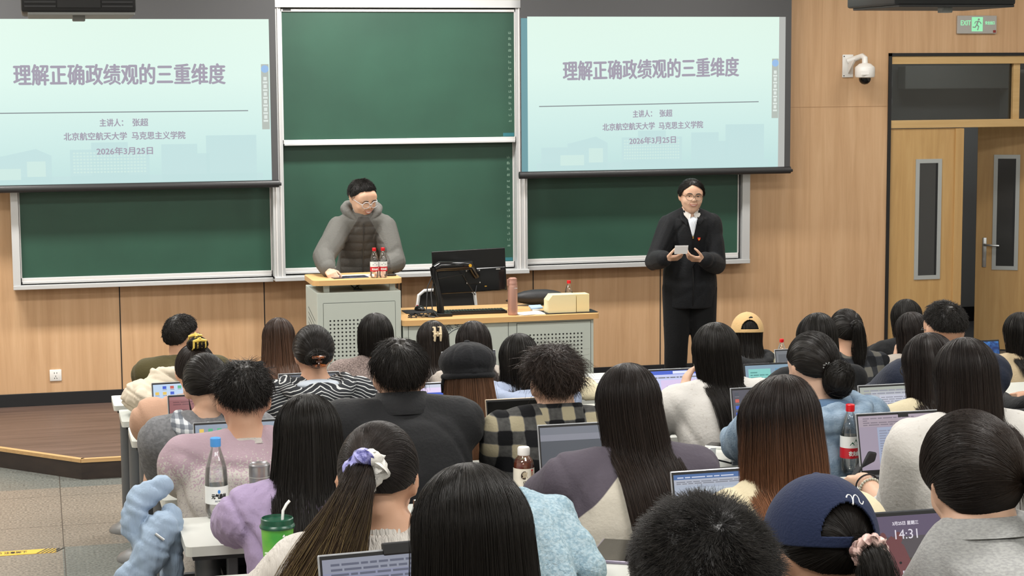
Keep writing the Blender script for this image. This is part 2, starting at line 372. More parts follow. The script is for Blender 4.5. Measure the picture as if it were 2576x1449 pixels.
# wall fittings
so = at(140, 944, WY); s = thing('wall_socket', 'white double wall socket low on the oak panelling', 'socket', (so[0], WY, so[2]))
MB().box(-0.043, 0.043, -0.009, 0.004, -0.043, 0.043, bev=0.004).build('face_plate', mat('socket_white', 'ecebe6', 0.35), s, smooth=True)
sh = MB()
for x, z, r in ((-0.009, 0.018, 0), (0.009, 0.018, 0), (0, -0.006, 0), (-0.008, -0.021, 0.5), (0.008, -0.021, -0.5)):
    sh.box(x-0.0022, x+0.0022, -0.0096, -0.0085, z-0.0045, z+0.0045, R=Matrix.Rotation(r, 3, 'Y'))
sh.build('socket_slots', M_BLACK, s)
ex = at(2458, 62, WY-0.02); e = thing('exit_sign', 'grey exit sign with green lettering and running figure above the door', 'exit sign', (ex[0], WY, ex[2]))
MB().box(-0.178, 0.178, -0.022, 0.0, -0.074, 0.074, bev=0.004).build('sign_plate', mat('sign_silver', 'b9b7b3', 0.35, 0.3), e)
M_GREEN = emat('exit_green', '9ff0b8', 1.0)
text('EXIT', 0.058, (-0.105, -0.0235, 0.012), M_GREEN, e, 'lettering', bold=0.0012, width=0.09)
text('安全出口', 0.03, (0.115, -0.0235, 0.012), M_GREEN, e, 'lettering', bold=0.0012, width=0.085)
MB().box(-0.05, 0.05, -0.0235, -0.0215, -0.055, 0.062).build('pictogram_panel', M_GREEN, e)
rn = MB(); yy = -0.026; Mr = lambda pts, r: rn.tube([(x, yy+0.0015, z) for x, z in pts], r, 6)
rn.lathe([(0.0, -0.0008), (0.009, -0.0006), (0.009, 0.0006), (0, 0.0008)], (0.012, yy+0.0012, 0.042), 12, axis='y', cap=False)
Mr([(0.006, 0.03), (-0.006, 0.0)], 0.006); Mr([(-0.006, 0.0), (0.012, -0.015), (0.002, -0.045)], 0.005); Mr([(-0.006, 0.0), (-0.02, -0.022), (-0.042, -0.02)], 0.005)
Mr([(0.006, 0.028), (0.026, 0.02), (0.034, 0.006)], 0.004); Mr([(0.004, 0.028), (-0.018, 0.024), (-0.024, 0.008)], 0.004)
rn.build('running_figure', mat('sign_dark_green', '9aa6a0', 0.5), e)
MB().box(0.145, 0.17, -0.024, -0.0215, -0.066, -0.045).build('sticker', mat('red_sticker', '8c2f2a', 0.5), e)
cw = at(2145, 170, WY); c = thing('dome_camera', 'white dome security camera on a wall arm', 'security camera', (6.45, WY, 2.55))
M_CAMW = mat('camera_white', 'edebe6', 0.35)
MB().box(-0.075, 0.02, -0.012, 0.0, -0.03, 0.155, bev=0.004).build('mount_plate', M_CAMW, c, smooth=True)
MB().tube([(-0.03, -0.01, 0.1), (0.03, -0.05, 0.125), (0.05, -0.12, 0.14), (0.052, -0.16, 0.125), (0.052, -0.165, 0.06)], [0.026, 0.024, 0.023, 0.023, 0.024], 14).build('arm', M_CAMW, c, smooth=True)
MB().prism([(-0.01, 0.09), (-0.14, 0.11), (-0.02, 0.0)], -0.03, -0.015, plane='yz').build('arm_gusset', M_CAMW, c)
MB().lathe([(0.02, 0.085), (0.045, 0.08), (0.075, 0.055), (0.08, 0.045), (0.08, -0.018), (0.074, -0.03), (0.05, -0.035)], (0.052, -0.165, 0), 32).build('housing', M_CAMW, c, smooth=True)
MB().lathe([(0.048, -0.033), (0.047, -0.05), (0.04, -0.068), (0.025, -0.082), (0.004, -0.088)], (0.052, -0.165, 0), 28).build('dome', mat('smoked_dome', '0a0b0c', 0.08), c, smooth=True)
MB().box(-0.02, 0.05, -0.2475, -0.2445, -0.01, 0.02).build('sticker', mat('sticker_white', 'f4f2ee', 0.6), c)
for z in (0.14, -0.017):
    MB().lathe([(0.005, -0.0135), (0.005, -0.011)], (-0.062, 0, z), 10, axis='y').build('screw', M_BLACK, c)
# ------------------------------------------------------------------ chalkboards
def chalk():
    m = mat('green_chalkboard', '33574a', 0.34, spec=0.5)
    N, L, b = nodes(m)
    tc = N.new('ShaderNodeTexCoord'); nz = N.new('ShaderNodeTexNoise'); nz.inputs['Scale'].default_value = 1.6; nz.inputs['Detail'].default_value = 6
    cr = N.new('ShaderNodeValToRGB'); cr.color_ramp.elements[0].position = 0.3; cr.color_ramp.elements[1].position = 0.75
    cr.color_ramp.elements[0].color = lin('2a493c'); cr.color_ramp.elements[1].color = lin('315646')
    L.new(tc.outputs['Object'], nz.inputs['Vector']); L.new(nz.outputs[0], cr.inputs[0]); L.new(cr.outputs[0], b.inputs['Base Color'])
    return m
M_CHALK = chalk()
M_RAIL = mat('white_aluminium', 'dcdad8', 0.35, 0.15)
M_CHALKMARK = mat('faint_chalk', '7e9b8b', 0.9); M_TEAL = mat('teal_sticker', '2f6f78', 0.5)
def board_panel(name, lab, x0, x1, z0, z1, y, railh, marks=None):
    t = thing(name, lab, 'chalkboard', ((x0+x1)/2, y, z0)); w = (x1-x0)/2; h = z1-z0
    MB().box(-w, w, 0, 0.012, 0, h).build('writing_surface', M_CHALK, t)
    MB().box(-w-0.004, w+0.004, -0.02, 0.014, -railh, 0, bev=0.003).build('bottom_rail', M_RAIL, t)
    MB().box(-w, w, -0.03, 0.01, -railh-0.012, -railh+0.004, bev=0.002).build('chalk_ledge', M_ALU, t)
    MB().box(-w-0.004, w+0.004, -0.014, 0.014, h, h+0.022, bev=0.003).build('top_rail', M_RAIL, t)
    for sx in (-1, 1):
        MB().box(min(sx*w, sx*(w+0.008)), max(sx*w, sx*(w+0.008)), -0.012, 0.014, 0, h).build('edge_strip', M_RAIL, t)
    if marks:
        mk = MB(); r = random.Random(3)
        for i in range(16):
            z = h*0.12+i*h*0.047; x = w-0.03
            for q in range(4): mk.box(x-0.014+q*0.006, x-0.011+q*0.006, -0.0012, 0.002, z, z+r.uniform(0.004, 0.022))
        mk.build('control_icons', M_CHALKMARK, t)
        MB().box(w-0.09, w-0.004, -0.0015, 0.002, 0.004, 0.03).build('sticker', M_TEAL, t)
    return t
CX0, CX1 = 1.793, 3.572
board_panel('sliding_chalkboard', 'upper green sliding chalkboard in the centre frame', CX0, CX1, 2.085, 3.035, 14.10, 0.03, True)
board_panel('sliding_chalkboard', 'lower green sliding chalkboard behind the man at the lectern', CX0, CX1, 1.115, 2.085, 14.17, 0.03, True)
MB().box(CX0+0.01, CX0+0.07, 14.083, 14.087, 3.042, 3.055).build('maker_plate', M_BLACK, bpy.data.objects['sliding_chalkboard']).location = (-(CX0+CX1)/2, -14.10, -2.085)
board_panel('chalkboard', 'green chalkboard half covered by the screen over the bare stage corner', -0.135, 1.69, 1.10, 2.25, 14.2, 0.03)
board_panel('chalkboard', 'green chalkboard behind the man in the black jacket', 3.675, 5.44, 1.125, 2.25, 14.2, 0.03)
bf = thing('chalkboard_support', 'silver aluminium frame holding the row of chalkboards', 'chalkboard frame', (2.67, 14.2, 1.02))
def fr(name, *b, m=M_ALU): x0, x1, y0, y1, z0, z1 = b; return MB().box(x0-2.67, x1-2.67, y0-14.2, y1-14.2, z0-1.02, z1-1.02, bev=0.003).build(name, m, bf)
for x0, x1 in ((1.70, 1.785), (3.582, 3.668)):
    fr('upright', x0, x1, 14.08, 14.29, 1.04, 3.11)
    fr('track_lip', x0+0.02, x0+0.03, 14.068, 14.09, 1.06, 3.1, m=M_RAIL); fr('track_lip', x1-0.03, x1-0.02, 14.068, 14.09, 1.06, 3.1, m=M_RAIL)
fr('head_rail', 1.70, 3.668, 14.06, 14.29, 3.065, 3.125)
fr('base_rail', 1.70, 3.668, 14.03, 14.29, 1.03, 1.062)
fr('base_rail', -0.2, 1.70, 14.14, 14.29, 1.018, 1.05); fr('base_rail', 3.668, 5.53, 14.14, 14.29, 1.04, 1.075)
fr('side_post', -0.2, -0.145, 14.15, 14.29, 1.05, 2.26); fr('side_post', 5.465, 5.53, 14.15, 14.29, 1.075, 2.26)
fr('top_edge', -0.2, 1.70, 14.15, 14.29, 2.275, 2.3); fr('top_edge', 3.668, 5.53, 14.15, 14.29, 2.275, 2.3)
fr('backing', -0.15, 5.48, 14.215, 14.29, 1.05, 2.25, m=M_BLACK); fr('backing', 1.78, 3.59, 14.19, 14.29, 1.06, 3.07, m=M_BLACK)

# ------------------------------------------------------------------ projection screens
def slide_material():
    m = bpy.data.materials.new('projected_slide'); m.use_nodes = True
    N, L, b = nodes(m)
    tc = N.new('ShaderNodeTexCoord'); sp = N.new('ShaderNodeSeparateXYZ'); L.new(tc.outputs['Object'], sp.inputs[0])
    mr = N.new('ShaderNodeMapRange'); mr.inputs['From Min'].default_value = 0.0; mr.inputs['From Max'].default_value = 1.2; L.new(sp.outputs[2], mr.inputs[0])
    cr = N.new('ShaderNodeValToRGB'); cr.color_ramp.elements[0].color = lin('c4e6e4'); cr.color_ramp.elements[1].color = lin('e4fbee')
    e = cr.color_ramp.elements.new(0.3); e.color = lin('d3f1ec'); e = cr.color_ramp.elements.new(0.65); e.color = lin('e2fbf1')
    L.new(mr.outputs[0], cr.inputs[0]); L.new(cr.outputs[0], b.inputs['Emission Color'])
    b.inputs['Emission Strength'].default_value = 0.93; b.inputs['Base Color'].default_value = (0.03, 0.03, 0.03, 1); b.inputs['Roughness'].default_value = 0.9; b.inputs['Specular IOR Level'].default_value = 0
    return m
M_SLIDE = slide_material(); M_SCRBLK = mat('screen_masking', '454546', 0.75); M_SCRBAR = mat('screen_bar', '2c2c2d', 0.35)
M_TXT = emat('projected_lettering', 'a9a3b2', 0.95); M_TXT2 = emat('projected_rule', '8b9195', 0.9); M_ILL = emat('projected_skyline', 'cbe9e8', 0.93); M_ILL2 = emat('projected_windows', 'd6f1ea', 0.93)
M_TOOL = emat('projected_toolbar', 'c0c8c0', 0.9); M_ICON = emat('projected_icon', 'e6efe9', 0.95); M_BLUEICO = emat('projected_blue_badge', '9fc4ee', 0.95)
def screen(name, lab, X0, X1, zbot, ix0, ix1, iz0, iz1, tilt, strips=(), scale=1.0, tx=None):
    y = 14.0; t = thing(name, lab, 'projection screen', (X0, y, zbot))
    def P(x): return x-X0
    Z = lambda z: z-zbot
    MB().box(P(X0), P(X1), 0.0, 0.004, Z(zbot+0.03), Z(CEIL-0.15)).build('masking_border', M_SCRBLK, t)
    MB().lathe([(0.004, -0.02), (0.028, -0.018), (0.028, X1-X0+0.002), (0.004, X1-X0+0.004)], (0, 0.0, 0.024), 16, axis='x', sx=0.8).build('weight_bar', M_SCRBAR, t, smooth=True)
    MB().lathe([(0.012, 0), (0.012, 0.02)], (X1-X0, 0, 0.02), 10, axis='x').build('bar_end_cap', M_BLACK, t)
    MB().box(P(X0)-0.05, P(X1)+0.05, -0.08, 0.1, Z(CEIL-0.18), Z(CEIL), bev=0.02).build('roller_case', M_PLASTER, t)
    im = MB().quad(0, ix1-ix0, 0, iz1-iz0, 0).build('projected_picture', M_SLIDE, t); im.location = (P(ix0), -0.002, Z(iz0))
    for (a, b_, c0, m) in strips: MB().quad(P(a), P(b_), Z(iz0), Z(iz1)-c0, -0.0021).build('picture_margin', m, t)
    R = (PI/2, 0, 0); ca = tilt
    def T(body, size, x, z, width, name='slide_text', b_=0.0, m=M_TXT):
        o = text(body, size, (P(x), -0.004, Z(z)), m, t, name, R, bold=b_, width=width, ext=0.0002)
        o.rotation_mode = 'XYZ'; o.rotation_euler = (PI/2, -ca, 0); return o
    return t, T, P, Z
M_GREYM = emat('projected_grey_margin', 'bfc0bb', 0.9)
M_TEALM = emat('projected_teal_margin', '79a9b0', 0.85)
def slide(t, T, P, Z, cx, zt, wt, zr, x0, x1, z1, w1, z2, w2, z3, w3, zsk, xs0, xs1, cx2, tool, tilt):
    # one lettering object per character of the title would be overdone: one line of words each
    T('理解正确政绩观的三重维度', 0.16, cx, zt, wt, b_=0.0045)
    dz = math.tan(tilt)*(x1-x0)
    MB().add([(P(x0), -0.003, Z(zr)-0.004-dz/2), (P(x1), -0.003, Z(zr)-0.004+dz/2), (P(x1), -0.003, Z(zr)+0.003+dz/2), (P(x0), -0.003, Z(zr)+0.003-dz/2)], [(0, 1, 2, 3)]).build('slide_rule', M_TXT2, t)
    k1 = math.tan(tilt)
    for s_, fx, fw in (('主讲人：', -0.235, 0.50), ('张超', 0.335, 0.33)): T(s_, 0.06, cx2+w1*fx, z1+w1*fx*k1, w1*fw, b_=0.0017)
    for s_, fx, fw in (('北京航空航天大学', -0.242, 0.516), ('马克思主义学院', 0.278, 0.444)): T(s_, 0.06, cx2+w2*fx, z2+w2*fx*k1, w2*fw, b_=0.0017)
    T('2026年3月25日', 0.06, cx2, z3, w3, b_=0.0017)
    sk = MB(); r = random.Random(5); W_ = xs1-xs0
    def B(a, b_, h, mi=0, z0=0.0): sk.quad(P(xs0+a*W_), P(xs0+b_*W_), Z(zsk)+z0, Z(zsk)+z0+h, -0.0030-0.0002*mi, mi)
    B(0, 1, 0.05); B(0.02, 0.13, 0.17); B(0.13, 0.30, 0.20); B(0.36, 0.62, 0.24); B(0.43, 0.55, 0.29); B(0.66, 0.78, 0.27); B(0.81, 0.98, 0.33); B(0.78, 0.82, 0.2)
    sk.add([(P(xs0+.14*W_), -.0031, Z(zsk)+.2), (P(xs0+.30*W_), -.0031, Z(zsk)+.2), (P(xs0+.25*W_), -.0031, Z(zsk)+.25)], [(0, 1, 2)])
    for i in range(22):
        for j in range(7): B(0.37+i*0.011, 0.377+i*0.011, 0.012, 1, 0.07+j*0.023)
    B(0.10, 0.2, 0.08, 1, 0.03); B(0.22, 0.28, 0.11, 1, 0.05)
    sk.build('slide_skyline', [M_ILL, M_ILL2], t)
    a, b_, c, d = tool
    MB().quad(P(a), P(b_), Z(c), Z(d), -0.0034).build('slide_toolbar', M_TOOL, t)
    MB().lathe([(0, -0.0002), (0.028, -0.0001), (0.028, 0.0001), (0, .0002)], (P((a+b_)/2), -0.0038, Z(d)-0.035), 20, axis='y', cap=False).build('slide_badge', M_BLUEICO, t)
    ic = MB(); n = 6
    for i in range(n):
        z = Z(d)-0.115-i*(d-c-0.14)/n; x = P((a+b_)/2)
        ic.quad(x-0.012, x+0.012, z-0.004, z+0.022, -0.0037); ic.quad(x-0.017, x+0.017, z-0.026, z-0.012, -0.0037)
    ic.build('slide_icons', M_ICON, t)
A = screen('projection_screen', 'pulled-down projection screen hanging over the empty stage corner', -1.1, 1.735, 1.742, -0.75, 1.686, 1.789, 2.977, 0.0)
slide(*A, 0.608, 2.567, 1.50, 2.309, -0.40, 1.521, 2.228, 0.332, 2.131, 0.865, 2.022, 0.40, 1.80, -0.55, 1.62, 0.625, (1.622, 1.678, 2.17, 2.648), 0.0)
B_ = screen('projection_screen', 'pulled-down projection screen above the man in the black jacket', 3.60, 5.807, 1.768, 3.652, 5.703, 1.815, 2.998, 0.018,
            strips=((5.703, 5.757, 0.0, M_GREYM), (3.602, 3.652, 0.012, M_TEALM)))
slide(*B_, 4.650, 2.585, 1.43, 2.326, 3.742, 5.535, 2.248, 0.31, 2.152, 0.82, 2.040, 0.38, 1.83, 3.72, 5.62, 4.66, (5.645, 5.700, 2.205, 2.672), 0.011)

# ------------------------------------------------------------------ projectors under the ceiling
M_PRJ = mat('projector_black', '17181a', 0.45); M_PRJG = mat('projector_grey', '8d8f8c', 0.5); M_PORT = mat('port_silver', 'b8bab8', 0.4, 0.4)
def projector(lab, pxl, pxr, pyb, Y, under, dep):
    a = at(pxl, pyb, Y); b_ = at(pxr, pyb, Y); w = b_[0]-a[0]; t = thing('projector', lab, 'projector', ((a[0]+b_[0])/2, Y, a[2]))
    h = 0.15
    MB().box(-w/2, w/2, 0, dep, 0.004, h, bev=0.008).build('housing', M_PRJ, t, smooth=True)
    MB().box(-w/2+0.02, w/2-0.004, 0.004, dep-0.01, -0.004, 0.005, bev=0.002).build('bottom_cover', under, t)
    for x0, x1 in ((-w*0.47, -w*0.2), (w*0.2, w*0.47)):
        g_ = MB()
        for i in range(9): g_.box(x0, x1, -0.004, 0.003, 0.02+i*0.0135, 0.026+i*0.0135)
        g_.build('vent_grille', mat('projector_fin', '2b2c2e', 0.5), t)
    MB().box(-w*0.19, w*0.19, -0.003, 0.003, 0.018, 0.13, bev=0.001).build('port_panel', mat('port_panel_black', '0d0d0e', 0.5), t)
    q = MB()
    for i in range(3): q.box(-w*0.155+i*0.02, -w*0.155+0.014+i*0.02, -0.006, 0, 0.05, 0.063)
    for i in range(3): q.box(-w*0.03+i*0.026, -w*0.03+0.022+i*0.026, -0.007, 0, 0.046, 0.062, bev=0.002)
    for i in range(2): q.box(w*0.125, w*0.17, -0.006, 0, 0.05+i*0.022, 0.062+i*0.022)
    q.build('ports', M_PORT, t)
    MB().tube([(-w*0.44, -0.004, 0.05), (-w*0.36, -0.012, 0.075), (-w*0.3, -0.012, 0.1)], 0.002).build('cable', M_PORT, t)
    MB().box(-0.02, 0.02, 0.06, 0.1, -0.022, -0.003, bev=0.003).build('leveling_foot', M_PRJG, t)
    MB().lathe([(0.022, h), (0.022, CEIL-a[2])], (0, dep/2, 0), 14).build('ceiling_pole', M_PLASTER, t, smooth=True)
    MB().lathe([(0.06, CEIL-a[2]-0.02), (0.06, CEIL-a[2])], (0, dep/2, 0), 18).build('ceiling_flange', M_PLASTER, t)
projector('black ceiling projector with grey underside before the screen over the stage corner', 53, 343, 34, 6.2, M_PRJG, 0.44)
projector('black ceiling projector hanging above the exit sign', 2250, 2556, 14, 6.1, M_PRJ, 0.4)

# ------------------------------------------------------------------ lectern
M_GREYMET = mat('grey_green_steel', 'b9c0b8', 0.5, spec=0.4); M_SEAM = mat('panel_gap', '5d625e', 0.7)
def perforated(name, pitch, rad):
    m = mat(name, 'b9c0b8', 0.5)
    N, L, b = nodes(m)
    tc = N.new('ShaderNodeTexCoord'); sp = N.new('ShaderNodeSeparateXYZ'); L.new(tc.outputs['Object'], sp.inputs[0])
    def cell(s):
        a = N.new('ShaderNodeMath'); a.operation = 'PINGPONG'; a.inputs[1].default_value = pitch/2; L.new(s, a.inputs[0])
        c = N.new('ShaderNodeMath'); c.operation = 'POWER'; c.inputs[1].default_value = 2; L.new(a.outputs[0], c.inputs[0]); return c.outputs[0]
    ad = N.new('ShaderNodeMath'); ad.operation = 'ADD'; L.new(cell(sp.outputs[0]), ad.inputs[0]); L.new(cell(sp.outputs[2]), ad.inputs[1])
    lt = N.new('ShaderNodeMath'); lt.operation = 'LESS_THAN'; lt.inputs[1].default_value = rad**2; L.new(ad.outputs[0], lt.inputs[0])
    mx = N.new('ShaderNodeMix'); mx.data_type = 'RGBA'; L.new(lt.outputs[0], mx.inputs['Factor']); mx.inputs[6].default_value = lin('b9c0b8'); mx.inputs[7].default_value = lin('1d1f1e')
    L.new(mx.outputs[2], b.inputs['Base Color']); return m
M_PERF = perforated('perforated_steel', 0.0262, 0.0062); M_PERF2 = perforated('perforated_steel_door', 0.026, 0.0062)
LX0, LX1, LY0, LY1, LZ = 1.763, 2.326, 12.30, 12.84, 1.131
lt = thing('lectern', 'grey steel lectern with raised beech top and perforated front', 'lectern', ((LX0+LX1)/2, 12.55, SZ))
cx, cy = (LX0+LX1)/2, 12.55
bx = MB().box(LX0-cx, LX1-cx, LY0-cy, LY1-cy, 0, LZ-SZ, bev=0.004).build('cabinet', M_GREYMET, lt)
pn = MB(); pw = 0.24
pn.box(-pw, pw, LY0-cy-0.004, LY0-cy, 0.06, 0.93, bev=0.0015); pn.build('front_panel', M_GREYMET, lt)
pf = MB().box(0.0131, 0.0131+0.0262*15, 0, 0.002, 0.0131, 0.0131+0.0262*26).build('perforated_field', M_PERF, lt); pf.location = (-0.2227, LY0-cy-0.0055, 0.84-0.0262*27)
gp = MB()
for x in (-pw-0.003, pw+0.001): gp.box(x, x+0.002, LY0-cy-0.001, LY0-cy+0.001, 0.06, 0.932)
gp.box(-pw, pw, LY0-cy-0.001, LY0-cy+0.001, 0.931, 0.934); gp.build('panel_gap', M_SEAM, lt)
lv = MB()
for i in range(14): lv.add([(LX0-cx-0.0012, LY0-cy+0.1+0.0, 0.80-i*0.035), (LX0-cx-0.0012, LY0-cy+0.42, 0.86-i*0.035), (LX0-cx-0.0012, LY0-cy+0.42, 0.866-i*0.035), (LX0-cx-0.0012, LY0-cy+0.1, 0.806-i*0.035)], [(0, 1, 2, 3)])
lv.build('side_louvres', M_SEAM, lt)
for x in (LX0-cx+0.07, LX1-cx-0.05):
    for y in (-0.2, 0.16): MB().box(x-0.018, x+0.018, y-0.018, y+0.018, LZ-SZ, 1.185-SZ).build('top_post', M_GREYMET, lt)
def rounded(x0, x1, y0, y1, r, n=6):
    P = []
    for (cx_, cy_, a0) in ((x1-r, y1-r, 0), (x0+r, y1-r, PI/2), (x0+r, y0+r, PI), (x1-r, y0+r, 1.5*PI)):
        for k in range(n+1): a = a0+PI/2*k/n; P.append((cx_+r*math.cos(a), cy_+r*math.sin(a)))
    return P
tp = MB(); tp.prism(rounded(1.735-cx, 2.335-cx, -0.28, 0.18, 0.05), 1.182-SZ, 1.216-SZ, plane='xy'); tp.build('wooden_top', M_TOPWOOD, lt)
MB().tube([(0.27, 0.1, 1.09), (0.285, 0.05, 1.1), (0.296, -0.05, 1.04), (0.296, -0.02, 0.86), (0.3, 0.05, 0.8)], 0.005).build('cable', M_BLACK, lt)
mc = MB(); mc.tube([(-0.05, -0.1, 1.05), (-0.01, -0.12, 1.012), (0.06, -0.08, 1.05)], 0.005); mc.tube([(0.0, -0.1, 1.05), (0.02, -0.12, 1.01)], 0.004); mc.lathe([(0.03, LZ-SZ), (0.03, LZ-SZ+0.008), (0.01, LZ-SZ+0.012)], (0.01, -0.14, 0), 14); mc.build('cable_tail', M_BLACK, lt)
LT = 1.216
# things on the lectern
p = at(880, 689, 12.50)
o = thing('booklet', 'dark glossy booklet lying beside the two water bottles', 'booklet', (2.0, 12.42, LT)); 
MB().box(-0.12, 0.12, -0.05, 0.06, 0, 0.006, R=Matrix.Rotation(0.1, 3, 'Z')).build('cover', mat('booklet_cover', '23242c', 0.2, noise=('5a6a8c', 9, (1, 1, 1), 0.45, 0.7)), o)
o = thing('paper_sheet', 'white sheet of paper lying under the grey-jacketed man', 'paper', (2.06, 12.5, LT))
MB().box(-0.13, 0.13, -0.07, 0.09, 0, 0.001).build('sheet', mat('paper_white', 'eceae6', 0.8), o)
o = thing('remote_presenter', 'black presenter stick lying at the edge of the lectern top', 'presenter', (2.28, 12.43, LT))
MB().box(-0.04, 0.04, -0.01, 0.01, 0, 0.014, bev=0.004).build('body', M_BLACK, o)

# ------------------------------------------------------------------ bottles
M_PET = clear('clear_plastic', (0.985, 0.99, 0.99), 0.05); M_RED = mat('red_cap', 'd8121f', 0.35); M_LABW = mat('label_white', 'eef0ee', 0.45)
M_LABR = mat('label_red', 'c41a2a', 0.4); M_WATER = clear('water', (0.98, 0.99, 0.99), 0.02)
def red_bottle(lab, loc, H=0.235, group=None, rz=0.0, simple=False, alt=False):
    t = thing('water_bottle', lab, 'bottle', loc, rz, group); r = H*0.14; k = H/0.235
    prof = [(0.0, 0.003), (r*0.8, 0.0), (r*0.95, 0.008*k), (r, 0.02*k), (r*0.97, 0.05*k), (r, 0.06*k), (r, 0.125*k), (r*0.98, 0.14*k), (r*0.85, 0.165*k), (r*0.6, 0.19*k), (r*0.42, 0.205*k), (r*0.4, 0.215*k)]
    MB().lathe(prof, seg=24, cap=False).build('bottle_body', M_PET, t, smooth=True)
    MB().lathe([(0.0, 0.004), (r*0.78, 0.003), (r*0.95, 0.02*k), (r*0.95, 0.138*k), (0, 0.138*k)], seg=20, cap=False).build('water', M_WATER, t, smooth=True)
    MB().lathe([(r*0.44, 0.211*k), (r*0.47, 0.213*k), (r*0.47, 0.2335*k), (r*0.4, 0.2355*k), (0.0, 0.236*k)], seg=20).build('cap', M_RED, t, smooth=True)
    MB().lathe([(r*1.012, 0.088*k), (r*1.012, 0.128*k)], seg=28, cap=False).build('label_upper', M_LABW, t, smooth=True)
    MB().lathe([(r*1.012, 0.052*k), (r*1.012, 0.088*k)], seg=28, cap=False).build('label_lower', M_LABR if not alt else M_LABR, t, smooth=True)
    mt = MB()
    for dx, h, w_ in ((0.0, 0.022, 0.011), (-0.012, 0.012, 0.009), (0.013, 0.014, 0.009)):
        pts = []
        for (u, v) in ((dx-w_, 0.098), (dx+w_, 0.098), (dx, 0.098+h)):
            a = u/r; pts.append((math.sin(a)*r*1.03, -math.cos(a)*r*1.03, v*k))
        mt.add(pts, [(0, 1, 2)])
    mt.build('label_mountain', mat('label_green', '15583f', 0.5) if not alt else mat('label_blue', '4b6f8e', 0.5), t)
    if not simple: text('农夫山泉', 0.018*k, (0, -r*1.03, 0.068*k), M_LABW, t, 'label_text', bend=r*1.03, bold=0.0008, width=0.05*k)
    return t
b1 = at(942, 692, 12.36); red_bottle('water bottle with bluish label standing nearer the man on the lectern', (b1[0], 12.36, LT), 0.2, 'water bottles on the lectern', alt=True)
b2 = at(964, 692, 12.36); red_bottle('water bottle with green peak on its label at the lectern edge', (b2[0], 12.36, LT), 0.2, 'water bottles on the lectern')

# ------------------------------------------------------------------ teacher's desk
TX0, TX1, TY0, TY1, TZ = 2.332, 3.668, 12.30, 12.98, 0.893
td = thing('teacher_desk', 'grey steel teacher desk with beech worktop beside the lectern', 'desk', ((TX0+TX1)/2, 12.64, SZ)); cx, cy = (TX0+TX1)/2, 12.64
MB().box(TX0-cx+0.006, TX1-cx, TY0-cy, TY1-cy-0.04, 0, TZ-SZ, bev=0.003).build('cabinet', M_GREYMET, td)
MB().prism(rounded(TX0-cx-0.002, TX1-cx+0.036, TY0-cy-0.03, TY1-cy, 0.03), TZ-SZ, TZ-SZ+0.036, plane='xy').build('worktop', M_TOPWOOD, td)
MB().box(3.126-cx, 3.645-cx, TY0-cy-0.004, TY0-cy, 0.06, 0.745, bev=0.0015).build('door', M_GREYMET, td)
pf = MB().box(0.013, 0.013+0.026*15, 0, 0.002, 0.013, 0.013+0.026*16).build('perforated_field', M_PERF2, td); pf.location = (3.19-cx, TY0-cy-0.0055, 0.69-0.026*17)
gp = MB(); gp.box(3.122-cx, 3.126-cx, TY0-cy-0.001, TY0-cy+0.001, 0.06, 0.748); gp.box(3.645-cx, 3.649-cx, TY0-cy-0.001, TY0-cy+0.001, 0.06, 0.748); gp.box(3.122-cx, 3.649-cx, TY0-cy-0.001, TY0-cy+0.001, 0.745, 0.749)
gp.box(3.062-cx, 3.066-cx, TY0-cy-0.0012, TY0-cy+0.001, 0.0, 0.763); gp.box(2.372-cx, 2.376-cx, TY0-cy-0.0012, TY0-cy+0.001, 0.0, 0.763)
gp.box(2.376-cx, 3.062-cx, TY0-cy-0.0012, TY0-cy+0.001, 0.33, 0.333); gp.build('panel_gap', M_SEAM, td)
em = MB(); ec = (2.735-cx, 0.615)
for R_ in (0.115, 0.165): em.tube([(ec[0]+R_*math.cos(a), TY0-cy-0.001, ec[1]+R_*math.sin(a)) for a in np.linspace(0, 2*PI, 49)[:-1]], 0.0022, 5, closed=True)
em.tube([(ec[0]-0.06, TY0-cy-0.001, ec[1]-0.03), (ec[0], TY0-cy-0.001, ec[1]+0.06), (ec[0]+0.06, TY0-cy-0.001, ec[1]-0.03)], 0.004, 5)
M_EMB = mat('emblem_ink', '4a5058', 0.6); em.build('emblem_rings', M_EMB, td)
for i, ch in enumerate('北京航空航天大学'):
    a = math.radians(168-i*22.3); o = text(ch, 0.04, (ec[0]+0.14*math.cos(a), TY0-cy-0.001, ec[1]+0.14*math.sin(a)), M_EMB, td, 'emblem_character', bold=0.0004)
    o.rotation_euler = (PI/2, -(a-PI/2), 0)
DT = TZ+0.036
def on_desk(px, py, z=DT): return atz(px, py, z)
# monitor seen from behind, on a gas arm
M_MON = mat('monitor_black', '0e0f10', 0.28); M_MONG = mat('monitor_gloss', '131416', 0.12)
mp = on_desk(1118, 800); mo = thing('monitor', 'black desktop monitor seen from behind on its arm', 'monitor', (mp[0], 12.46, DT)); mx, my = mp[0], 12.46
a0 = at(1091, 628, 12.72); a1 = at(1270, 619, 12.62); cz = (a0[2]+at(1088, 737, 12.72)[2])/2; w = 0.5; cxm = (a0[0]+a1[0])/2
Rm = Matrix.Rotation(-0.13, 3, 'Z') @ Matrix.Rotation(-0.04, 3, 'Y')
def mon(name, m, *b, bev=0.003, sm=False):
    q = MB().box(*b, bev=bev, R=Rm, piv=(0, 0, 0)); 
    o = q.build(name, m, mo, smooth=sm); o.location = (cxm-mx, 12.68-my, cz-DT); return o
mon('back_shell', M_MON, -0.255, 0.255, -0.012, 0.008, -0.15, 0.148)
mon('lower_bulge', M_MONG, -0.25, 0.25, -0.024, -0.01, -0.147, 0.02, bev=0.008)
mon('display', mat('dark_display', '050506', 0.1), -0.248, 0.248, 0.008, 0.0095, -0.14, 0.14, bev=0)
mon('vesa_plate', M_MON, -0.03, 0.075, -0.034, -0.02, -0.09, 0.01)
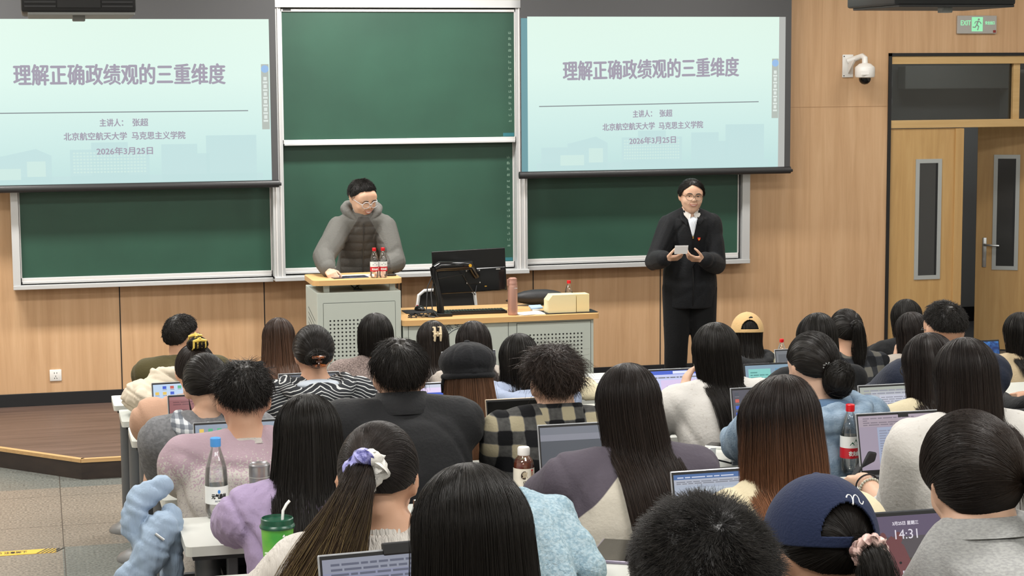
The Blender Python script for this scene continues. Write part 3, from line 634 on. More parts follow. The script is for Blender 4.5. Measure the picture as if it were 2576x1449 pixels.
mon('maker_mark', M_PORT, 0.185, 0.215, -0.0252, -0.0235, 0.0, 0.007, bev=0); mon('rear_ports', mat('port_yellow', 'a8842c', 0.5), 0.1, 0.115, -0.0255, -0.0235, -0.115, -0.108, bev=0)
for x in (-0.022, 0.068):
    for z in (-0.082, 0.002): mon('screw', M_PORT, x-0.004, x+0.004, -0.037, -0.033, z-0.004, z+0.004, bev=0.001)
MB().box(-0.06, 0.07, -0.06, 0.05, 0, 0.022, bev=0.004).build('base_clamp', M_MON, mo)
MB().tube([(0, 0, 0.02), (-0.005, 0, 0.1), (-0.02, 0.02, 0.2), (-0.035, 0.03, 0.28), (-0.04, 0.03, 0.33)], [0.026, 0.024, 0.022, 0.024, 0.026], 12).build('arm_post', M_MONG, mo, smooth=True)
ax = cxm-mx; MB().tube([(-0.04, 0.02, 0.32), (0.0, 0.04, 0.335), (ax-0.02, 0.1, 0.33), (ax+0.04, 0.17, cz-DT-0.03)], [0.024, 0.034, 0.032, 0.026], 12).build('arm_boom', M_MONG, mo, smooth=True)
MB().lathe([(0.011, -0.03), (0.011, -0.026)], (ax-0.035, 0.058, 0.335), 12, axis='y').build('arm_badge', mat('badge_yellow', 'd8a52a', 0.4), mo)
MB().tube([(-0.045, 0.03, 0.28), (-0.09, 0.0, 0.2), (-0.11, -0.05, 0.05), (-0.1, -0.08, 0.008), (-0.06, -0.1, 0.005)], 0.004).build('cable', M_BLACK, mo, smooth=True)
MB().tube([(-0.04, 0.03, 0.24), (-0.07, -0.02, 0.16), (-0.07, -0.06, 0.05), (-0.04, -0.09, 0.006)], 0.004).build('cable', M_BLACK, mo, smooth=True)
MB().tube([(ax+0.04, 0.17, cz-DT-0.1), (ax+0.02, 0.13, cz-DT-0.16), (ax-0.08, 0.08, 0.27), (-0.03, 0.03, 0.25)], 0.003).build('cable', M_BLACK, mo, smooth=True)
kp = on_desk(1195, 789); kb = thing('keyboard', 'black computer keyboard below the monitor', 'keyboard', (kp[0], kp[1]+0.02, DT), -0.02)
kk = MB().box(-0.22, 0.22, -0.06, 0.07, 0, 0.018, bev=0.004).build('body', M_MON, kb)
ky = MB()
for j in range(5):
    for i in range(20): ky.box(-0.21+i*0.021, -0.193+i*0.021, -0.05+j*0.023, -0.031+j*0.023, 0.018, 0.024)
ky.build('keys', M_MONG, kb)
q = on_desk(1060, 785); mp_ = thing('mouse_pad', 'black mouse pad near the lectern side of the desk', 'mouse pad', (q[0], q[1], DT)); MB().prism(rounded(-0.12, 0.1, -0.08, 0.12, 0.02), 0, 0.004, plane='xy').build('pad', mat('pad_black', '18191b', 0.8), mp_)
q = on_desk(1056, 782); ms = thing('computer_mouse', 'black computer mouse on the mouse pad', 'mouse', (q[0], q[1], DT+0.004), 0.3)
MB().ell((0, 0, 0.004), (0.032, 0.055, 0.03)).build('shell', M_MON, ms, smooth=True); MB().box(-0.003, 0.003, 0.02, 0.045, 0.024, 0.033, bev=0.002).build('wheel', M_RED, ms)
cb = MB(); r = random.Random(11)
for i in range(7):
    pts = [(-0.09+r.uniform(-.02, .02)+0.03*k, -0.03+0.05*math.sin(k*1.3+i)+r.uniform(-.02, .02), 0.005+0.004*(i % 4)+0.01*max(0, math.sin(k+i))) for k in range(7)]
    cb.tube(pts, 0.003, 6)
q = on_desk(1062, 797); o = tag(cb.build('cable_tangle', M_BLACK, smooth=True), 'tangle of black cables on the desk beside the lectern', 'cable'); o.location = (q[0], q[1]+0.02, DT)
q = on_desk(1290, 792); th = thing('vacuum_flask', 'rose gold vacuum flask standing beside the monitor', 'flask', (q[0], q[1], DT)); M_ROSE = mat('rose_gold', 'b98f80', 0.32, 0.45)
MB().lathe([(0.0, 0), (0.03, 0), (0.0335, 0.004), (0.0335, 0.195), (0.031, 0.205)], seg=28).build('body', M_ROSE, th, smooth=True)
MB().lathe([(0.031, 0.205), (0.031, 0.225), (0.029, 0.228), (0.029, 0.25), (0.02, 0.256), (0, 0.257)], seg=28).build('lid', mat('rose_lid', 'a87d6e', 0.4, 0.2), th, smooth=True)
MB().box(-0.038, -0.028, -0.012, 0.012, 0.2, 0.245, bev=0.003).build('lid_latch', MATS['rose_lid'], th); text('PEACEBIRD', 0.009, (0.01, -0.0337, 0.185), M_LABW, th, 'lettering', width=0.035, bend=0.0337)
q = on_desk(1338, 791); o = thing('paper_stack', 'white papers on the desk between the flask and the beige box', 'papers', (q[0], q[1]+0.03, DT), 0.1)
for i in range(2): MB().box(-0.1, 0.11, -0.06, 0.09, i*0.003, i*0.003+0.002, R=Matrix.Rotation(i*0.25, 3, 'Z')).build('sheet', mat('paper_white', 'eceae6', 0.8), o)
q = on_desk(1347, 783); o = thing('blister_box', 'small blue and white box on the papers', 'box', (q[0], q[1], DT+0.0055), 0.1)
MB().box(-0.03, 0.03, -0.02, 0.02, 0, 0.012, bev=0.002).build('tray_base', M_LABW, o); MB().box(-0.04, 0.05, -0.02, 0.035, 0.018, 0.03, bev=0.004, R=Matrix.Rotation(0.25, 3, 'X')).build('blue_pack', mat('pale_blue_pack', 'a9c7ea', 0.4), o)
q = on_desk(1432, 788); o = thing('tray', 'black tray under the beige boxes', 'tray', (q[0], q[1]+0.05, DT)); MB().box(-0.17, 0.2, -0.07, 0.1, 0, 0.006, bev=0.002).build('tray_plate', M_BLACK, o)
M_BEIGE = mat('cream_card', 'eadcae', 0.6); yb = q[1]+0.02
x0, x1 = at(1378, 785, yb)[0], at(1447, 785, yb)[0]; o = thing('card_box', 'wide cream cardboard box with a slanted corner on the teacher desk', 'box', ((x0+x1)/2, yb, DT+0.006)); w = (x1-x0)/2
MB().prism([(-w, 0), (w, 0), (w, 0.122), (-w+0.03, 0.122), (-w, 0.085)], -0.02, 0.1).build('carton', M_BEIGE, o)
x2, x3 = at(1449, 785, yb)[0], at(1481, 785, yb)[0]; o = thing('card_box', 'narrow cream cardboard box at the end of the teacher desk', 'box', ((x2+x3)/2, yb, DT+0.006)); w = (x3-x2)/2
MB().box(-w, w, -0.015, 0.09, 0, 0.122, bev=0.001).build('carton', mat('cream_card_warm', 'efdca6', 0.6), o)
q = at(1432, 742, yb+0.16); red_bottle('water bottle peeping out behind the cream boxes', (q[0], yb+0.17, DT), 0.205, simple=True)
q = at(1345, 770, 12.9); bg = thing('document_bag', 'black zipped bag lying behind the flask on the desk', 'bag', (q[0]+0.02, 12.86, DT)); M_BAG = mat('black_nylon', '1d1e21', 0.55, bump=(0.3, 30, (1, 1, 1)))
MB().ell((0, 0, 0.057), (0.19, 0.07, 0.055)).build('bag_body', M_BAG, bg, smooth=True); MB().tube([(-0.19, 0, 0.05), (-0.24, -0.02, 0.04), (-0.2, -0.04, 0.03)], 0.008).build('strap', M_BAG, bg)
# chair behind the desk
ch = thing('office_chair', 'white framed office chair with black mesh back behind the desk', 'chair', (at(1122, 770, 13.55)[0], 13.55, SZ)); M_WHITEP = mat('white_frame_plastic', 'e9e9e6', 0.35); M_MESH = mat('black_mesh', '1c1a18', 0.7)
pts = [(-0.22, 0, 0.45), (-0.225, -0.02, 0.7), (-0.21, -0.03, 0.82), (-0.17, -0.035, 0.852), (0, -0.04, 0.862), (0.17, -0.035, 0.852), (0.21, -0.03, 0.82), (0.225, -0.02, 0.7), (0.22, 0, 0.45)]
MB().tube(pts, 0.013, 8).build('back_frame', M_WHITEP, ch, smooth=True); MB().prism([(-0.21, 0.45), (0.21, 0.45), (0.213, 0.8), (0.17, 0.842), (-0.17, 0.842), (-0.213, 0.8)], -0.03, -0.018).build('mesh_back', M_MESH, ch)
MB().box(-0.25, 0.25, -0.48, 0.0, 0.42, 0.48, bev=0.025).build('seat', M_MESH, ch, smooth=True); MB().lathe([(0.03, 0.08), (0.03, 0.42)], (0, -0.22, 0), 12).build('gas_lift', M_BLACK, ch)
for i in range(5):
    a = i*2*PI/5; MB().tube([(0, -0.22, 0.1), (0.26*math.cos(a), -0.22+0.26*math.sin(a), 0.06)], [0.025, 0.016]).build('base_spoke', M_BLACK, ch); MB().ell((0.26*math.cos(a), -0.22+0.26*math.sin(a), 0.028), (0.02, 0.02, 0.028)).build('castor', M_BLACK, ch)
# yellow step tape
tk = thing('step_warning_tape', 'yellow and black warning tape stuck on the aisle step edge', 'floor tape', (-0.24, 9.925, 0.1))
MB().box(-0.5, 0.268, -0.045, 0.045, 0.0, 0.002).build('tape_strip', mat('tape_yellow', 'e0b23a', 0.5), tk)
sp = MB()
for i in range(5):
    for s_, b_ in ((-1, -0.06), (1, 0.215)):
        x = b_+s_*0.022*i-(0.05 if s_ > 0 else 0); sp.add([(x, -0.044, 0.0024), (x+0.011, -0.044, 0.0024), (x+0.011+s_*0.05, 0.044, 0.0024), (x+s_*0.05, 0.044, 0.0024)], [(0, 1, 2, 3)])
sp.build('tape_stripes', mat('tape_black', '2c2a24', 0.6), tk)
text('小心台阶 注意脚下', 0.045, (0.0, 0.0, 0.0024), MATS['tape_black'], tk, 'tape_lettering', rot=(0, 0, 0), bold=0.0005, width=0.24)
# ------------------------------------------------------------------ student desks and seats
M_DESK = mat('white_desk_laminate', 'cfd1ca', 0.35); M_LEG = mat('dark_grey_leg', '55585b', 0.5); M_FOOTD = mat('grey_foot_disc', '6d6e6e', 0.45)
M_SEATB = mat('seat_dark', '26282b', 0.6); M_PANEL = mat('modesty_panel', '2b2d30', 0.6)
DEX0, DEX1, DDEP = 0.365, 8.3, 0.36
ROWNAME = ['first', 'second', 'third', 'fourth', 'fifth', 'sixth', 'seventh', 'eighth']
def make_desk(k):
    t = thing('lecture_desk', 'long white desk, %s row back from the stage' % ROWNAME[k], 'desk', (DEX0, rowY(k), 0.1*k), 0, 'long student desks')
    L = DEX1-DEX0
    MB().prism(rounded(0, L, -DDEP, 0, 0.018, 4), 0.722, 0.75, plane='xy').build('desk_top', M_DESK, t)
    MB().box(0.02, L-0.02, -DDEP+0.012, -0.012, 0.708, 0.7225).build('under_frame', M_PANEL, t)
    MB().box(0.09, L-0.05, -0.06, -0.045, 0.36, 0.71).build('modesty_panel', M_PANEL, t)
    MB().box(0.12, L-0.1, -0.30, -0.08, 0.60, 0.615).build('book_shelf', M_PANEL, t)
    for i, x in enumerate((0.075, 1.65, 3.25, 4.85, 6.45, L-0.08)):
        c = MB(); c.lathe([(0.05, 0.02), (0.05, 0.722)], (x, -0.17, 0), 20, sx=0.75, sy=1.35); lg = c.build('leg', M_LEG, t, smooth=True)
        MB().lathe([(0.0, 0.0), (0.105, 0.0), (0.105, 0.012), (0.09, 0.03), (0.06, 0.045), (0.05, 0.05)], (x-0.01, -0.17, 0), 28).build('foot_disc', M_FOOTD, lg, smooth=True)
        MB().box(x+0.045, x+0.075, -0.30, -0.26, 0.62, 0.72, bev=0.003).build('bracket', M_LEG, t)
for k in range(8): make_desk(k)
def dz(k): return 0.75+0.1*k
def make_seat():
    t = thing('folding_seat', 'dark folding seat', 'seat')
    MB().box(-0.21, 0.21, -0.2, 0.2, 0.355, 0.395, bev=0.015).build('seat_pad', M_SEATB, t, smooth=True)
    MB().box(-0.21, 0.21, -0.245, -0.22, 0.40, 0.68, bev=0.012).build('backrest', M_SEATB, t, smooth=True)
    MB().lathe([(0.03, 0.03), (0.03, 0.355)], (0, 0, 0), 12).build('pedestal', M_LEG, t)
    MB().lathe([(0.0, 0.0), (0.09, 0.0), (0.09, 0.015), (0.03, 0.04)], (0, 0, 0), 18).build('foot_disc', M_FOOTD, t)
    MB().box(-0.02, 0.02, -0.23, -0.0, 0.345, 0.357).build('back_bracket', M_LEG, t)
    return t
SEAT0 = [None]
def seat_at(x, y, z, lab):
    if SEAT0[0] is None: SEAT0[0] = o = make_seat(); o.location = (x, y, z); o['label'] = lab
    else: o = copy_tree(SEAT0[0], (x, y, z), None, lab)
    o['group'] = 'folding seats behind the desks'; o['category'] = 'seat'

# ------------------------------------------------------------------ bodies: closed volumes fused by a voxel remesh
def nrm(v): v = np.array(v, float); return v/(np.linalg.norm(v)+1e-9)
class Vol(MB):
    def cap(s, p0, p1, r0, r1, seg=14):
        p0 = np.array(p0, float); p1 = np.array(p1, float)
        s.tube([p0, p1], [r0, r1], seg); s.ell(p0, (r0*0.999,)*3, seg, 8); s.ell(p1, (r1*0.999,)*3, seg, 8); return s
    def chain(s, pts, rs, seg=14):
        for i in range(len(pts)-1): s.cap(pts[i], pts[i+1], rs[i], rs[i+1], seg)
        return s
    def loft(s, rings, seg=24):
        """rings: (center, rx, ry)"""
        V = []; F = []; n = len(rings)
        for c, rx, ry in rings:
            for k in range(seg):
                a = 2*PI*k/seg; V.append((c[0]+rx*math.cos(a), c[1]+ry*math.sin(a), c[2]))
        for i in range(n-1):
            for k in range(seg): F.append((i*seg+k, i*seg+(k+1) % seg, (i+1)*seg+(k+1) % seg, (i+1)*seg+k))
        F.append(tuple(range(seg))[::-1]); F.append(tuple((n-1)*seg+k for k in range(seg)))
        return s.add(V, F)
    def fuse(s, vox, smooth=6):
        me = bpy.data.meshes.new('fused'); me.from_pydata(s.v, [], s.f)
        o = bpy.data.objects.new('fused', me)
        m = o.modifiers.new('r', 'REMESH'); m.mode = 'VOXEL'; m.voxel_size = vox; m.adaptivity = 0
        if smooth: m2 = o.modifiers.new('s', 'SMOOTH'); m2.factor = 0.5; m2.iterations = smooth
        r = evaluate(o); bpy.data.meshes.remove(me); return r
def getv(me):
    V = np.empty(len(me.vertices)*3, np.float32); me.vertices.foreach_get('co', V); return V.reshape(-1, 3).astype(float)
def setv(me, V): me.vertices.foreach_set('co', np.ascontiguousarray(V, np.float32).ravel()); me.update()
def normals(me):
    N = np.empty(len(me.vertices)*3, np.float32); me.vertex_normals.foreach_get('vector', N); return N.reshape(-1, 3).astype(float)
_fd = np.random.default_rng(3).normal(size=(8, 3)); _fd /= np.linalg.norm(_fd, axis=1)[:, None]
def fbm(P, freq, seed=0.0):
    r = np.zeros(len(P)); a = 1.0; f = freq
    for i in range(4):
        w = np.sin(P @ _fd[(i*2+1) % 8]*f*0.7+seed*1.7+i)
        r += a*np.sin(P @ _fd[i*2 % 8]*f+1.8*w+seed+i*2.1); a *= 0.55; f *= 1.9
    return r
def place_mesh(me, name, m, parent, smooth=True):
    me.name = name; me.materials.clear()
    for x in (m if isinstance(m, (list, tuple)) else [m]): me.materials.append(x)
    if smooth: me.polygons.foreach_set('use_smooth', [True]*len(me.polygons))
    o = bpy.data.objects.new(name, me); COL.objects.link(o)
    if parent is not None: o.parent = parent
    return o
def rot3(yaw=0, pitch=0, roll=0):   # degrees: yaw + turns to the person's left, pitch + looks down, roll + tilts to the right
    return np.array(Matrix.Rotation(math.radians(yaw), 3, 'Z') @ Matrix.Rotation(math.radians(-pitch), 3, 'X') @ Matrix.Rotation(math.radians(roll), 3, 'Y'))
# head as a star-shaped surface of softly merged ellipsoids; face towards +y, centre mid-head, 0.23 m tall
_HE = [((0, -0.014, 0.028), (0.075, 0.093, 0.088), 1), ((0, 0.022, -0.035), (0.058, 0.066, 0.07), 1), ((0, 0.052, -0.078), (0.026, 0.026, 0.024), 1), ((0, 0.06, 0.035), (0.055, 0.03, 0.045), 1),
       ((-0.034, 0.056, -0.022), (0.026, 0.026, 0.024), 1), ((0.034, 0.056, -0.022), (0.026, 0.026, 0.024), 1)]
_HN = [((0, 0.082, 0.012), (0.009, 0.014, 0.022)), ((0, 0.094, -0.012), (0.0125, 0.017, 0.012)), ((-0.012, 0.086, -0.015), (0.009, 0.012, 0.008)), ((0.012, 0.086, -0.015), (0.009, 0.012, 0.008)),
       ((0, 0.083, -0.041), (0.022, 0.011, 0.006)), ((0, 0.081, -0.050), (0.019, 0.011, 0.007)), ((-0.027, 0.083, 0.028), (0.02, 0.009, 0.007)), ((0.027, 0.083, 0.028), (0.02, 0.009, 0.007))]
def _head(nu=72, nv=54, fat=1.0):
    th = np.linspace(0.001, PI-0.001, nv); ph = np.linspace(0, 2*PI, nu, endpoint=False)
    T, Pp = np.meshgrid(th, ph, indexing='ij'); D = np.stack([np.sin(T)*np.cos(Pp), np.sin(T)*np.sin(Pp), np.cos(T)], -1).reshape(-1, 3)
    def field(r):
        P = D*r[:, None]; s = np.zeros(len(P))
        for c, a, _w in _HE: s += np.exp(-6*(np.linalg.norm((P-np.array(c))/(np.array(a)*np.array([fat, 1, 1])), axis=1)-1))
        for c, a in _HN: s += np.exp(-3.0*(np.linalg.norm((P-np.array(c))/np.array(a), axis=1)-1))
        return s-1.0
    lo = np.full(len(D), 0.03); hi = np.full(len(D), 0.2)
    for _ in range(28):
        mid = (lo+hi)/2; f = field(mid); lo = np.where(f > 0, mid, lo); hi = np.where(f > 0, hi, mid)
    P = D*lo[:, None]
    for sx in (-1, 1):   # eye hollows
        d = ((P[:, 0]-sx*0.031)/0.017)**2+((P[:, 2]-0.012)/0.011)**2; P[:, 1] -= np.where(P[:, 1] > 0, 0.008*np.exp(-d), 0)
    F = []
    for i in range(nv-1):
        for k in range(nu): F.append((i*nu+k, (i+1)*nu+k, (i+1)*nu+(k+1) % nu, i*nu+(k+1) % nu))
    F.append(tuple(range(nu))); F.append(tuple((nv-1)*nu+k for k in range(nu))[::-1])
    return P, F
HEAD_V, HEAD_F = _head(); HEAD_FINE = _head(110, 84, 1.12)
def add_hand(vol, wrist, d, n, side, curl=0.5, s=1.0, thumb=0.6, spread=0.12):
    """wrist point, d = towards the fingers, n = out of the palm, side +1 = thumb on the n x d side"""
    d = nrm(d); n = nrm(np.array(n)-np.dot(n, d)*d); u = np.cross(d, n)*side
    w = np.array(wrist, float)
    vol.cap(w, w+d*0.03*s, 0.024*s, 0.026*s, 10)
    for o in (-0.027, -0.009, 0.009, 0.027):
        vol.cap(w+d*0.02*s+u*o*0.7*s, w+d*0.085*s+u*o*s, 0.0135*s, 0.0115*s, 10)
    L = [0.040, 0.045, 0.042, 0.033]
    for i, o in enumerate((0.029, 0.010, -0.009, -0.027)):
        p = w+d*0.085*s+u*o*s; di = nrm(d+u*o*spread*10); a = curl*(0.75+0.12*i)
        for j, l in enumerate((1.0, 0.7, 0.52)):
            a2 = a*(j+0.6); q = p+(di*math.cos(a2)+n*math.sin(a2))*L[i]*l*s
            vol.cap(p, q, (0.0095-0.001*j)*s, (0.0088-0.001*j)*s, 8); p = q
    p = w+d*0.025*s+u*0.022*s
    for j, (l, k) in enumerate(((0.042, 0.2), (0.034, 0.55), (0.026, 0.8))):
        q = p+nrm(d*(0.75+0.1*j)+u*(0.75-0.5*thumb*j)+n*(0.25+k*thumb))*l*s; vol.cap(p, q, (0.0125-0.0015*j)*s, (0.011-0.0012*j)*s, 8); p = q
def ik(sh, wr, hint, a=0.29, b=0.25):
    sh = np.array(sh, float); wr = np.array(wr, float); v = wr-sh; L = np.linalg.norm(v)
    if L > (a+b)*0.985: wr = sh+v/L*(a+b)*0.985; v = wr-sh; L = np.linalg.norm(v)
    x = (a*a-b*b+L*L)/(2*L); h = math.sqrt(max(a*a-x*x, 1e-5)); u = v/L; hh = np.array(hint, float); hh = nrm(hh-np.dot(hh, u)*u)
    return sh+u*x+hh*h, wr
M_SKIN = mat('skin', 'c79d82', 0.5, spec=0.3, noise=('b8876b', 7, (1, 1, 1), 0.35, 0.75))
M_SKIN2 = mat('skin_fair', 'd6b198', 0.5, spec=0.3, noise=('c99b80', 7, (1, 1, 1), 0.35, 0.75))
M_TROUSER = mat('dark_trousers', '1d1f25', 0.85); M_JEAN = mat('blue_jeans', '3b4f6b', 0.85)
M_SHOE = mat('shoe', '1a1a1c', 0.5)

# ------------------------------------------------------------------ hair: ridged shell + individual strands
M_HAIR = bpy.data.materials.new('hair_strands'); M_HAIR.use_nodes = True
def _hm():
    N, L, b = nodes(M_HAIR); at_ = N.new('ShaderNodeAttribute'); at_.attribute_name = 'hair_colour'
    L.new(at_.outputs['Color'], b.inputs['Base Color']); b.inputs['Roughness'].default_value = 0.42; b.inputs['Specular IOR Level'].default_value = 0.3
_hm()
def hair_mesh(shells, strands, name, parent, cfun, r0, r1=None, seed=0):
    """shells: list of (grid[nu,nt,3], T[nt], closed); strands: (S[n,m,3], T[n,m]); cfun(T, rnd, P)->rgb"""
    R = np.random.default_rng(seed); VV = []; FF = []; CC = []; o = 0
    for G, T, closed in shells:
        nu, nt, _ = G.shape; VV.append(G.reshape(-1, 3)); TT = np.broadcast_to(T, (nu, nt)).ravel()
        CC.append(cfun(TT, np.repeat(R.uniform(0.75, 1.0, nu), nt), G.reshape(-1, 3)))
        i = np.arange(nu if closed else nu-1)[:, None]; j = np.arange(nt-1)[None]; i2 = (i+1) % nu
        FF.append((np.stack([i*nt+j, i*nt+j+1, i2*nt+j+1, i2*nt+j], -1)+o).reshape(-1, 4)); o += nu*nt
    if strands is not None and len(strands[0]):
        S, T = strands; n, m, _ = S.shape; D = np.gradient(S, axis=1); D /= np.linalg.norm(D, axis=2)[..., None]+1e-9
        ref = np.broadcast_to(nrm((0.3, 0.9, 0.25)), D.shape); U = np.cross(D, ref); U /= np.linalg.norm(U, axis=2)[..., None]+1e-9; W = np.cross(D, U)
        tt = np.linspace(0, 1, m)[None, :, None]; rr = (r0*(1-tt)+(r1 if r1 is not None else r0*0.4)*tt)*R.uniform(0.6, 1.3, (n, 1, 1))
        P = np.stack([S+rr*(math.cos(a)*U+math.sin(a)*W) for a in (0, 2.094, 4.189)], 2)
        VV.append(P.reshape(-1, 3)); TT = np.repeat(T.ravel(), 3); CC.append(cfun(TT, np.repeat(R.uniform(0.75, 1.3, n), m*3), P.reshape(-1, 3)))
        b = (np.arange(n)[:, None, None]*m+np.arange(m-1)[None, :, None])*3; k = np.arange(3)[None, None]; k2 = (k+1) % 3
        FF.append((np.stack([b+k, b+k2, b+3+k2, b+3+k], -1)+o).reshape(-1, 4)); o += n*m*3
    V = np.concatenate(VV); F = np.concatenate(FF).astype(np.int32); C = np.concatenate(CC)
    me = bpy.data.meshes.new(name); me.vertices.add(len(V)); me.vertices.foreach_set('co', V.astype(np.float32).ravel())
    me.loops.add(F.size); me.loops.foreach_set('vertex_index', F.ravel()); me.polygons.add(len(F)); me.polygons.foreach_set('loop_start', np.arange(0, F.size, 4, dtype=np.int32))
    me.update(calc_edges=True); me.validate()
    a = me.color_attributes.new('hair_colour', 'FLOAT_COLOR', 'POINT'); a.data.foreach_set('color', np.concatenate([C, np.ones((len(C), 1))], 1).astype(np.float32).ravel())
    me.polygons.foreach_set('use_smooth', [True]*len(F)); me.materials.append(M_HAIR)
    ob = bpy.data.objects.new(name, me); COL.objects.link(ob); ob.parent = parent
    return ob
def two_tone(root, tip, start=0.5, streak=None, amt=0.0):
    a = np.array(lin(root)[:3]); b = np.array(lin(tip)[:3]); c = np.array(lin(streak)[:3]) if streak else None
    def f(T, rnd, P):
        k = np.clip((T-start)/(1-start+1e-6)*1.6+(rnd-1)*0.5, 0, 1)[:, None]; col = a*(1-k)+b*k
        if c is not None:
            q = (np.modf(rnd*977.0)[0] < amt)[:, None]*np.clip((T-0.25)*3, 0, 1)[:, None]; col = col*(1-q)+c*q
        return col*rnd[:, None]
    return f
def ipl(x, tab): return np.interp(x, [t[0] for t in tab], [t[1] for t in tab])
SCALP_A = np.array((0.084, 0.103, 0.099)); SCALP_C = np.array((0, -0.010, 0.027))
def ddir(phi, th):   # phi from the back, + to the right; th from the crown
    return np.stack([np.sin(th)*np.sin(phi), -np.sin(th)*np.cos(phi), np.cos(th)], -1)
class Hair:
    def __init__(s, Hc, R, vol=1.0, seed=0, push=None, dens=1.0, thick=0.0009):
        s.Hc = np.array(Hc); s.R = R; s.A = SCALP_A*vol; s.C = s.Hc+R @ SCALP_C; s.seed = seed; s.rg = np.random.default_rng(seed); s.push = push; s.dens = dens; s.thick = thick
    def pt(s, d, k=1.0): return s.C+(d*s.A*np.expand_dims(np.asarray(k), -1)) @ s.R.T
    # loose hair hanging from a parting, falling over the back
    def hang_field(s, phi, t, L, jit=0.0, flare=0.1, back=0.03, part=0.0, wave=0.0, tuck=0.0, curlin=0.0, thmax=97.0, sway=0.0, taper=0.0):
        phi = np.asarray(phi, float); t = np.asarray(t, float); ph = np.radians(phi)
        tn = np.clip(t/0.45, 0, 1); th = np.radians(3+(thmax-3)*tn)
        d = ddir(ph, th); X = d*s.A*(1.0+np.expand_dims(jit, -1)); X[..., 0] += part*np.cos(th)*0.9*(1-tn)
        # a slightly flattened parting along the crown
        P = s.C+X @ s.R.T
        sfall = np.clip((t-0.45)/0.55, 0, 1)*np.asarray(L)
        rim = s.C+((ddir(ph, np.full_like(ph, math.radians(thmax)))*s.A*(1.0+np.expand_dims(jit, -1))) @ s.R.T)
        off = rim-s.C; f = 1+flare*np.minimum(sfall/0.25, 1.4)-tuck*np.exp(-((sfall-0.07)/0.05)**2)-curlin*np.clip(sfall/0.12, 0, 1)**2-taper*np.clip(sfall/0.4, 0, 1.3)
        q = s.C.copy(); H = np.stack([q[0]+off[..., 0]*f, q[1]+off[..., 1]*f-back*np.clip(sfall/0.2, 0, 1.5)-np.clip(off[..., 1]+0.02, 0, 1)*1.1*np.clip(sfall/0.14, 0, 1), rim[..., 2]-sfall], -1)
        H[..., 0] += sway*np.clip(sfall/0.3, 0, 2)**1.3
        H[..., 0] += wave*np.sin(sfall*28+ph*3)*np.clip(sfall*8, 0, 1)
        k = np.expand_dims(t > 0.45, -1); P = np.where(k, H, P)
        if s.push is not None: P = s.push(P, 0.012+np.asarray(jit)*0.09)
        return P
    def hang(s, name, parent, cf, L, n=500, span=128, amp=0.03, ragged=0.16, **kw):
        nu, nt = 120, 30; phi = np.linspace(-span, span, nu); t = np.linspace(0, 0.93, nt)
        Pm, Tm = np.meshgrid(phi, t, indexing='ij'); x = np.radians(Pm)
        sd = s.seed; rid = amp*(0.55*np.sin(x*13+sd+1.6*np.sin(x*5+Tm*2.5))+0.18*np.sin(x*41+sd*2+Tm*3)+0.4*np.sin(x*7+Tm*3+sd))*np.clip(Tm*3, 0.1, 1)
        Lr = L*(1-ragged*0.5*(1+np.sin(x*13+sd)*np.sin(x*31)))
        G = s.hang_field(Pm, Tm, Lr, rid, **kw)
        n = int(n*s.dens*1.4); m = 22; p0 = s.rg.uniform(-span, span, n)[:, None]; t0 = s.rg.choice([0.0, 0.02, 0.1], n)[:, None]; t1 = s.rg.uniform(0.88, 1.04, n)[:, None]
        tt = t0+(t1-t0)*np.linspace(0, 1, m)[None]; drift = s.rg.normal(0, 5, n)[:, None]*tt**2
        j = s.rg.uniform(-0.01, amp+0.02, n)[:, None]*(0.3+tt); S = s.hang_field(p0+drift, tt, L*s.rg.uniform(0.85, 1.06, n)[:, None], j, **kw)
        S += s.rg.normal(0, 0.0025, (n, 1, 3))*np.linspace(0, 1, m)[None, :, None]*2
        return hair_mesh([(G, t, False)], (S, tt), name, parent, cf, s.thick, seed=s.seed)
    # hair drawn back to a tie point
    HL = [(0, 130), (35, 128), (60, 119), (80, 104), (95, 90), (115, 78), (140, 62), (180, 50)]
    def tie_field(s, phi, t, T, jit, lift=0.04):
        ph = np.radians(phi); th = np.radians(ipl(np.abs(phi), s.HL)); a = ddir(ph, th); b = np.broadcast_to(T, a.shape)
        up = np.array((0, 0, 1.0)); k = a*0.45+up*(1.15*np.clip(a[..., 1:2]+0.15, 0, 1)+0.12)+b*0.45; k /= np.linalg.norm(k, axis=-1)[..., None]
        t3 = (t+0*ph)[..., None]; d = (1-t3)**2*a+2*t3*(1-t3)*k*1.25+t3**2*b; d /= np.linalg.norm(d, axis=-1)[..., None]
        return s.pt(d, 1+jit+lift*np.sin(t*PI)*0.6)
    def tied(s, name, parent, cf, T, n=600, amp=0.012, lift=0.04, extra=None):
        T = nrm(T); nu, nt = 140, 22; phi = np.linspace(-180, 180, nu, endpoint=False); t = np.linspace(0, 0.99, nt)
        Pm, Tm = np.meshgrid(phi, t, indexing='ij'); x = np.radians(Pm)
        rid = amp*(0.6*np.sin(x*31+s.seed+Tm*2)+0.4*np.sin(x*63+Tm)+0.4*np.sin(x*13+s.seed*3))*np.sin(np.clip(Tm, 0.05, 1)*PI*0.6)
        G = s.tie_field(Pm, Tm, T, rid, lift)
        n = int(n*s.dens); m = 14; p0 = s.rg.uniform(-180, 180, n)[:, None]; tt = np.linspace(0.0, 0.98, m)[None]+np.zeros((n, 1)); tt = tt*s.rg.uniform(0.9, 1, n)[:, None]
        S = s.tie_field(p0+s.rg.normal(0, 4, n)[:, None]*tt, tt, T, s.rg.uniform(0.0, amp+0.012, n)[:, None]+0*tt, lift)
        sh = [(G, t, True)]; 
        if extra is not None: sh += extra[0]; S = np.concatenate([S, extra[1]], 0) if extra[1].shape[1] == m else S
        return hair_mesh(sh, (S, tt), name, parent, cf, s.thick, seed=s.seed)
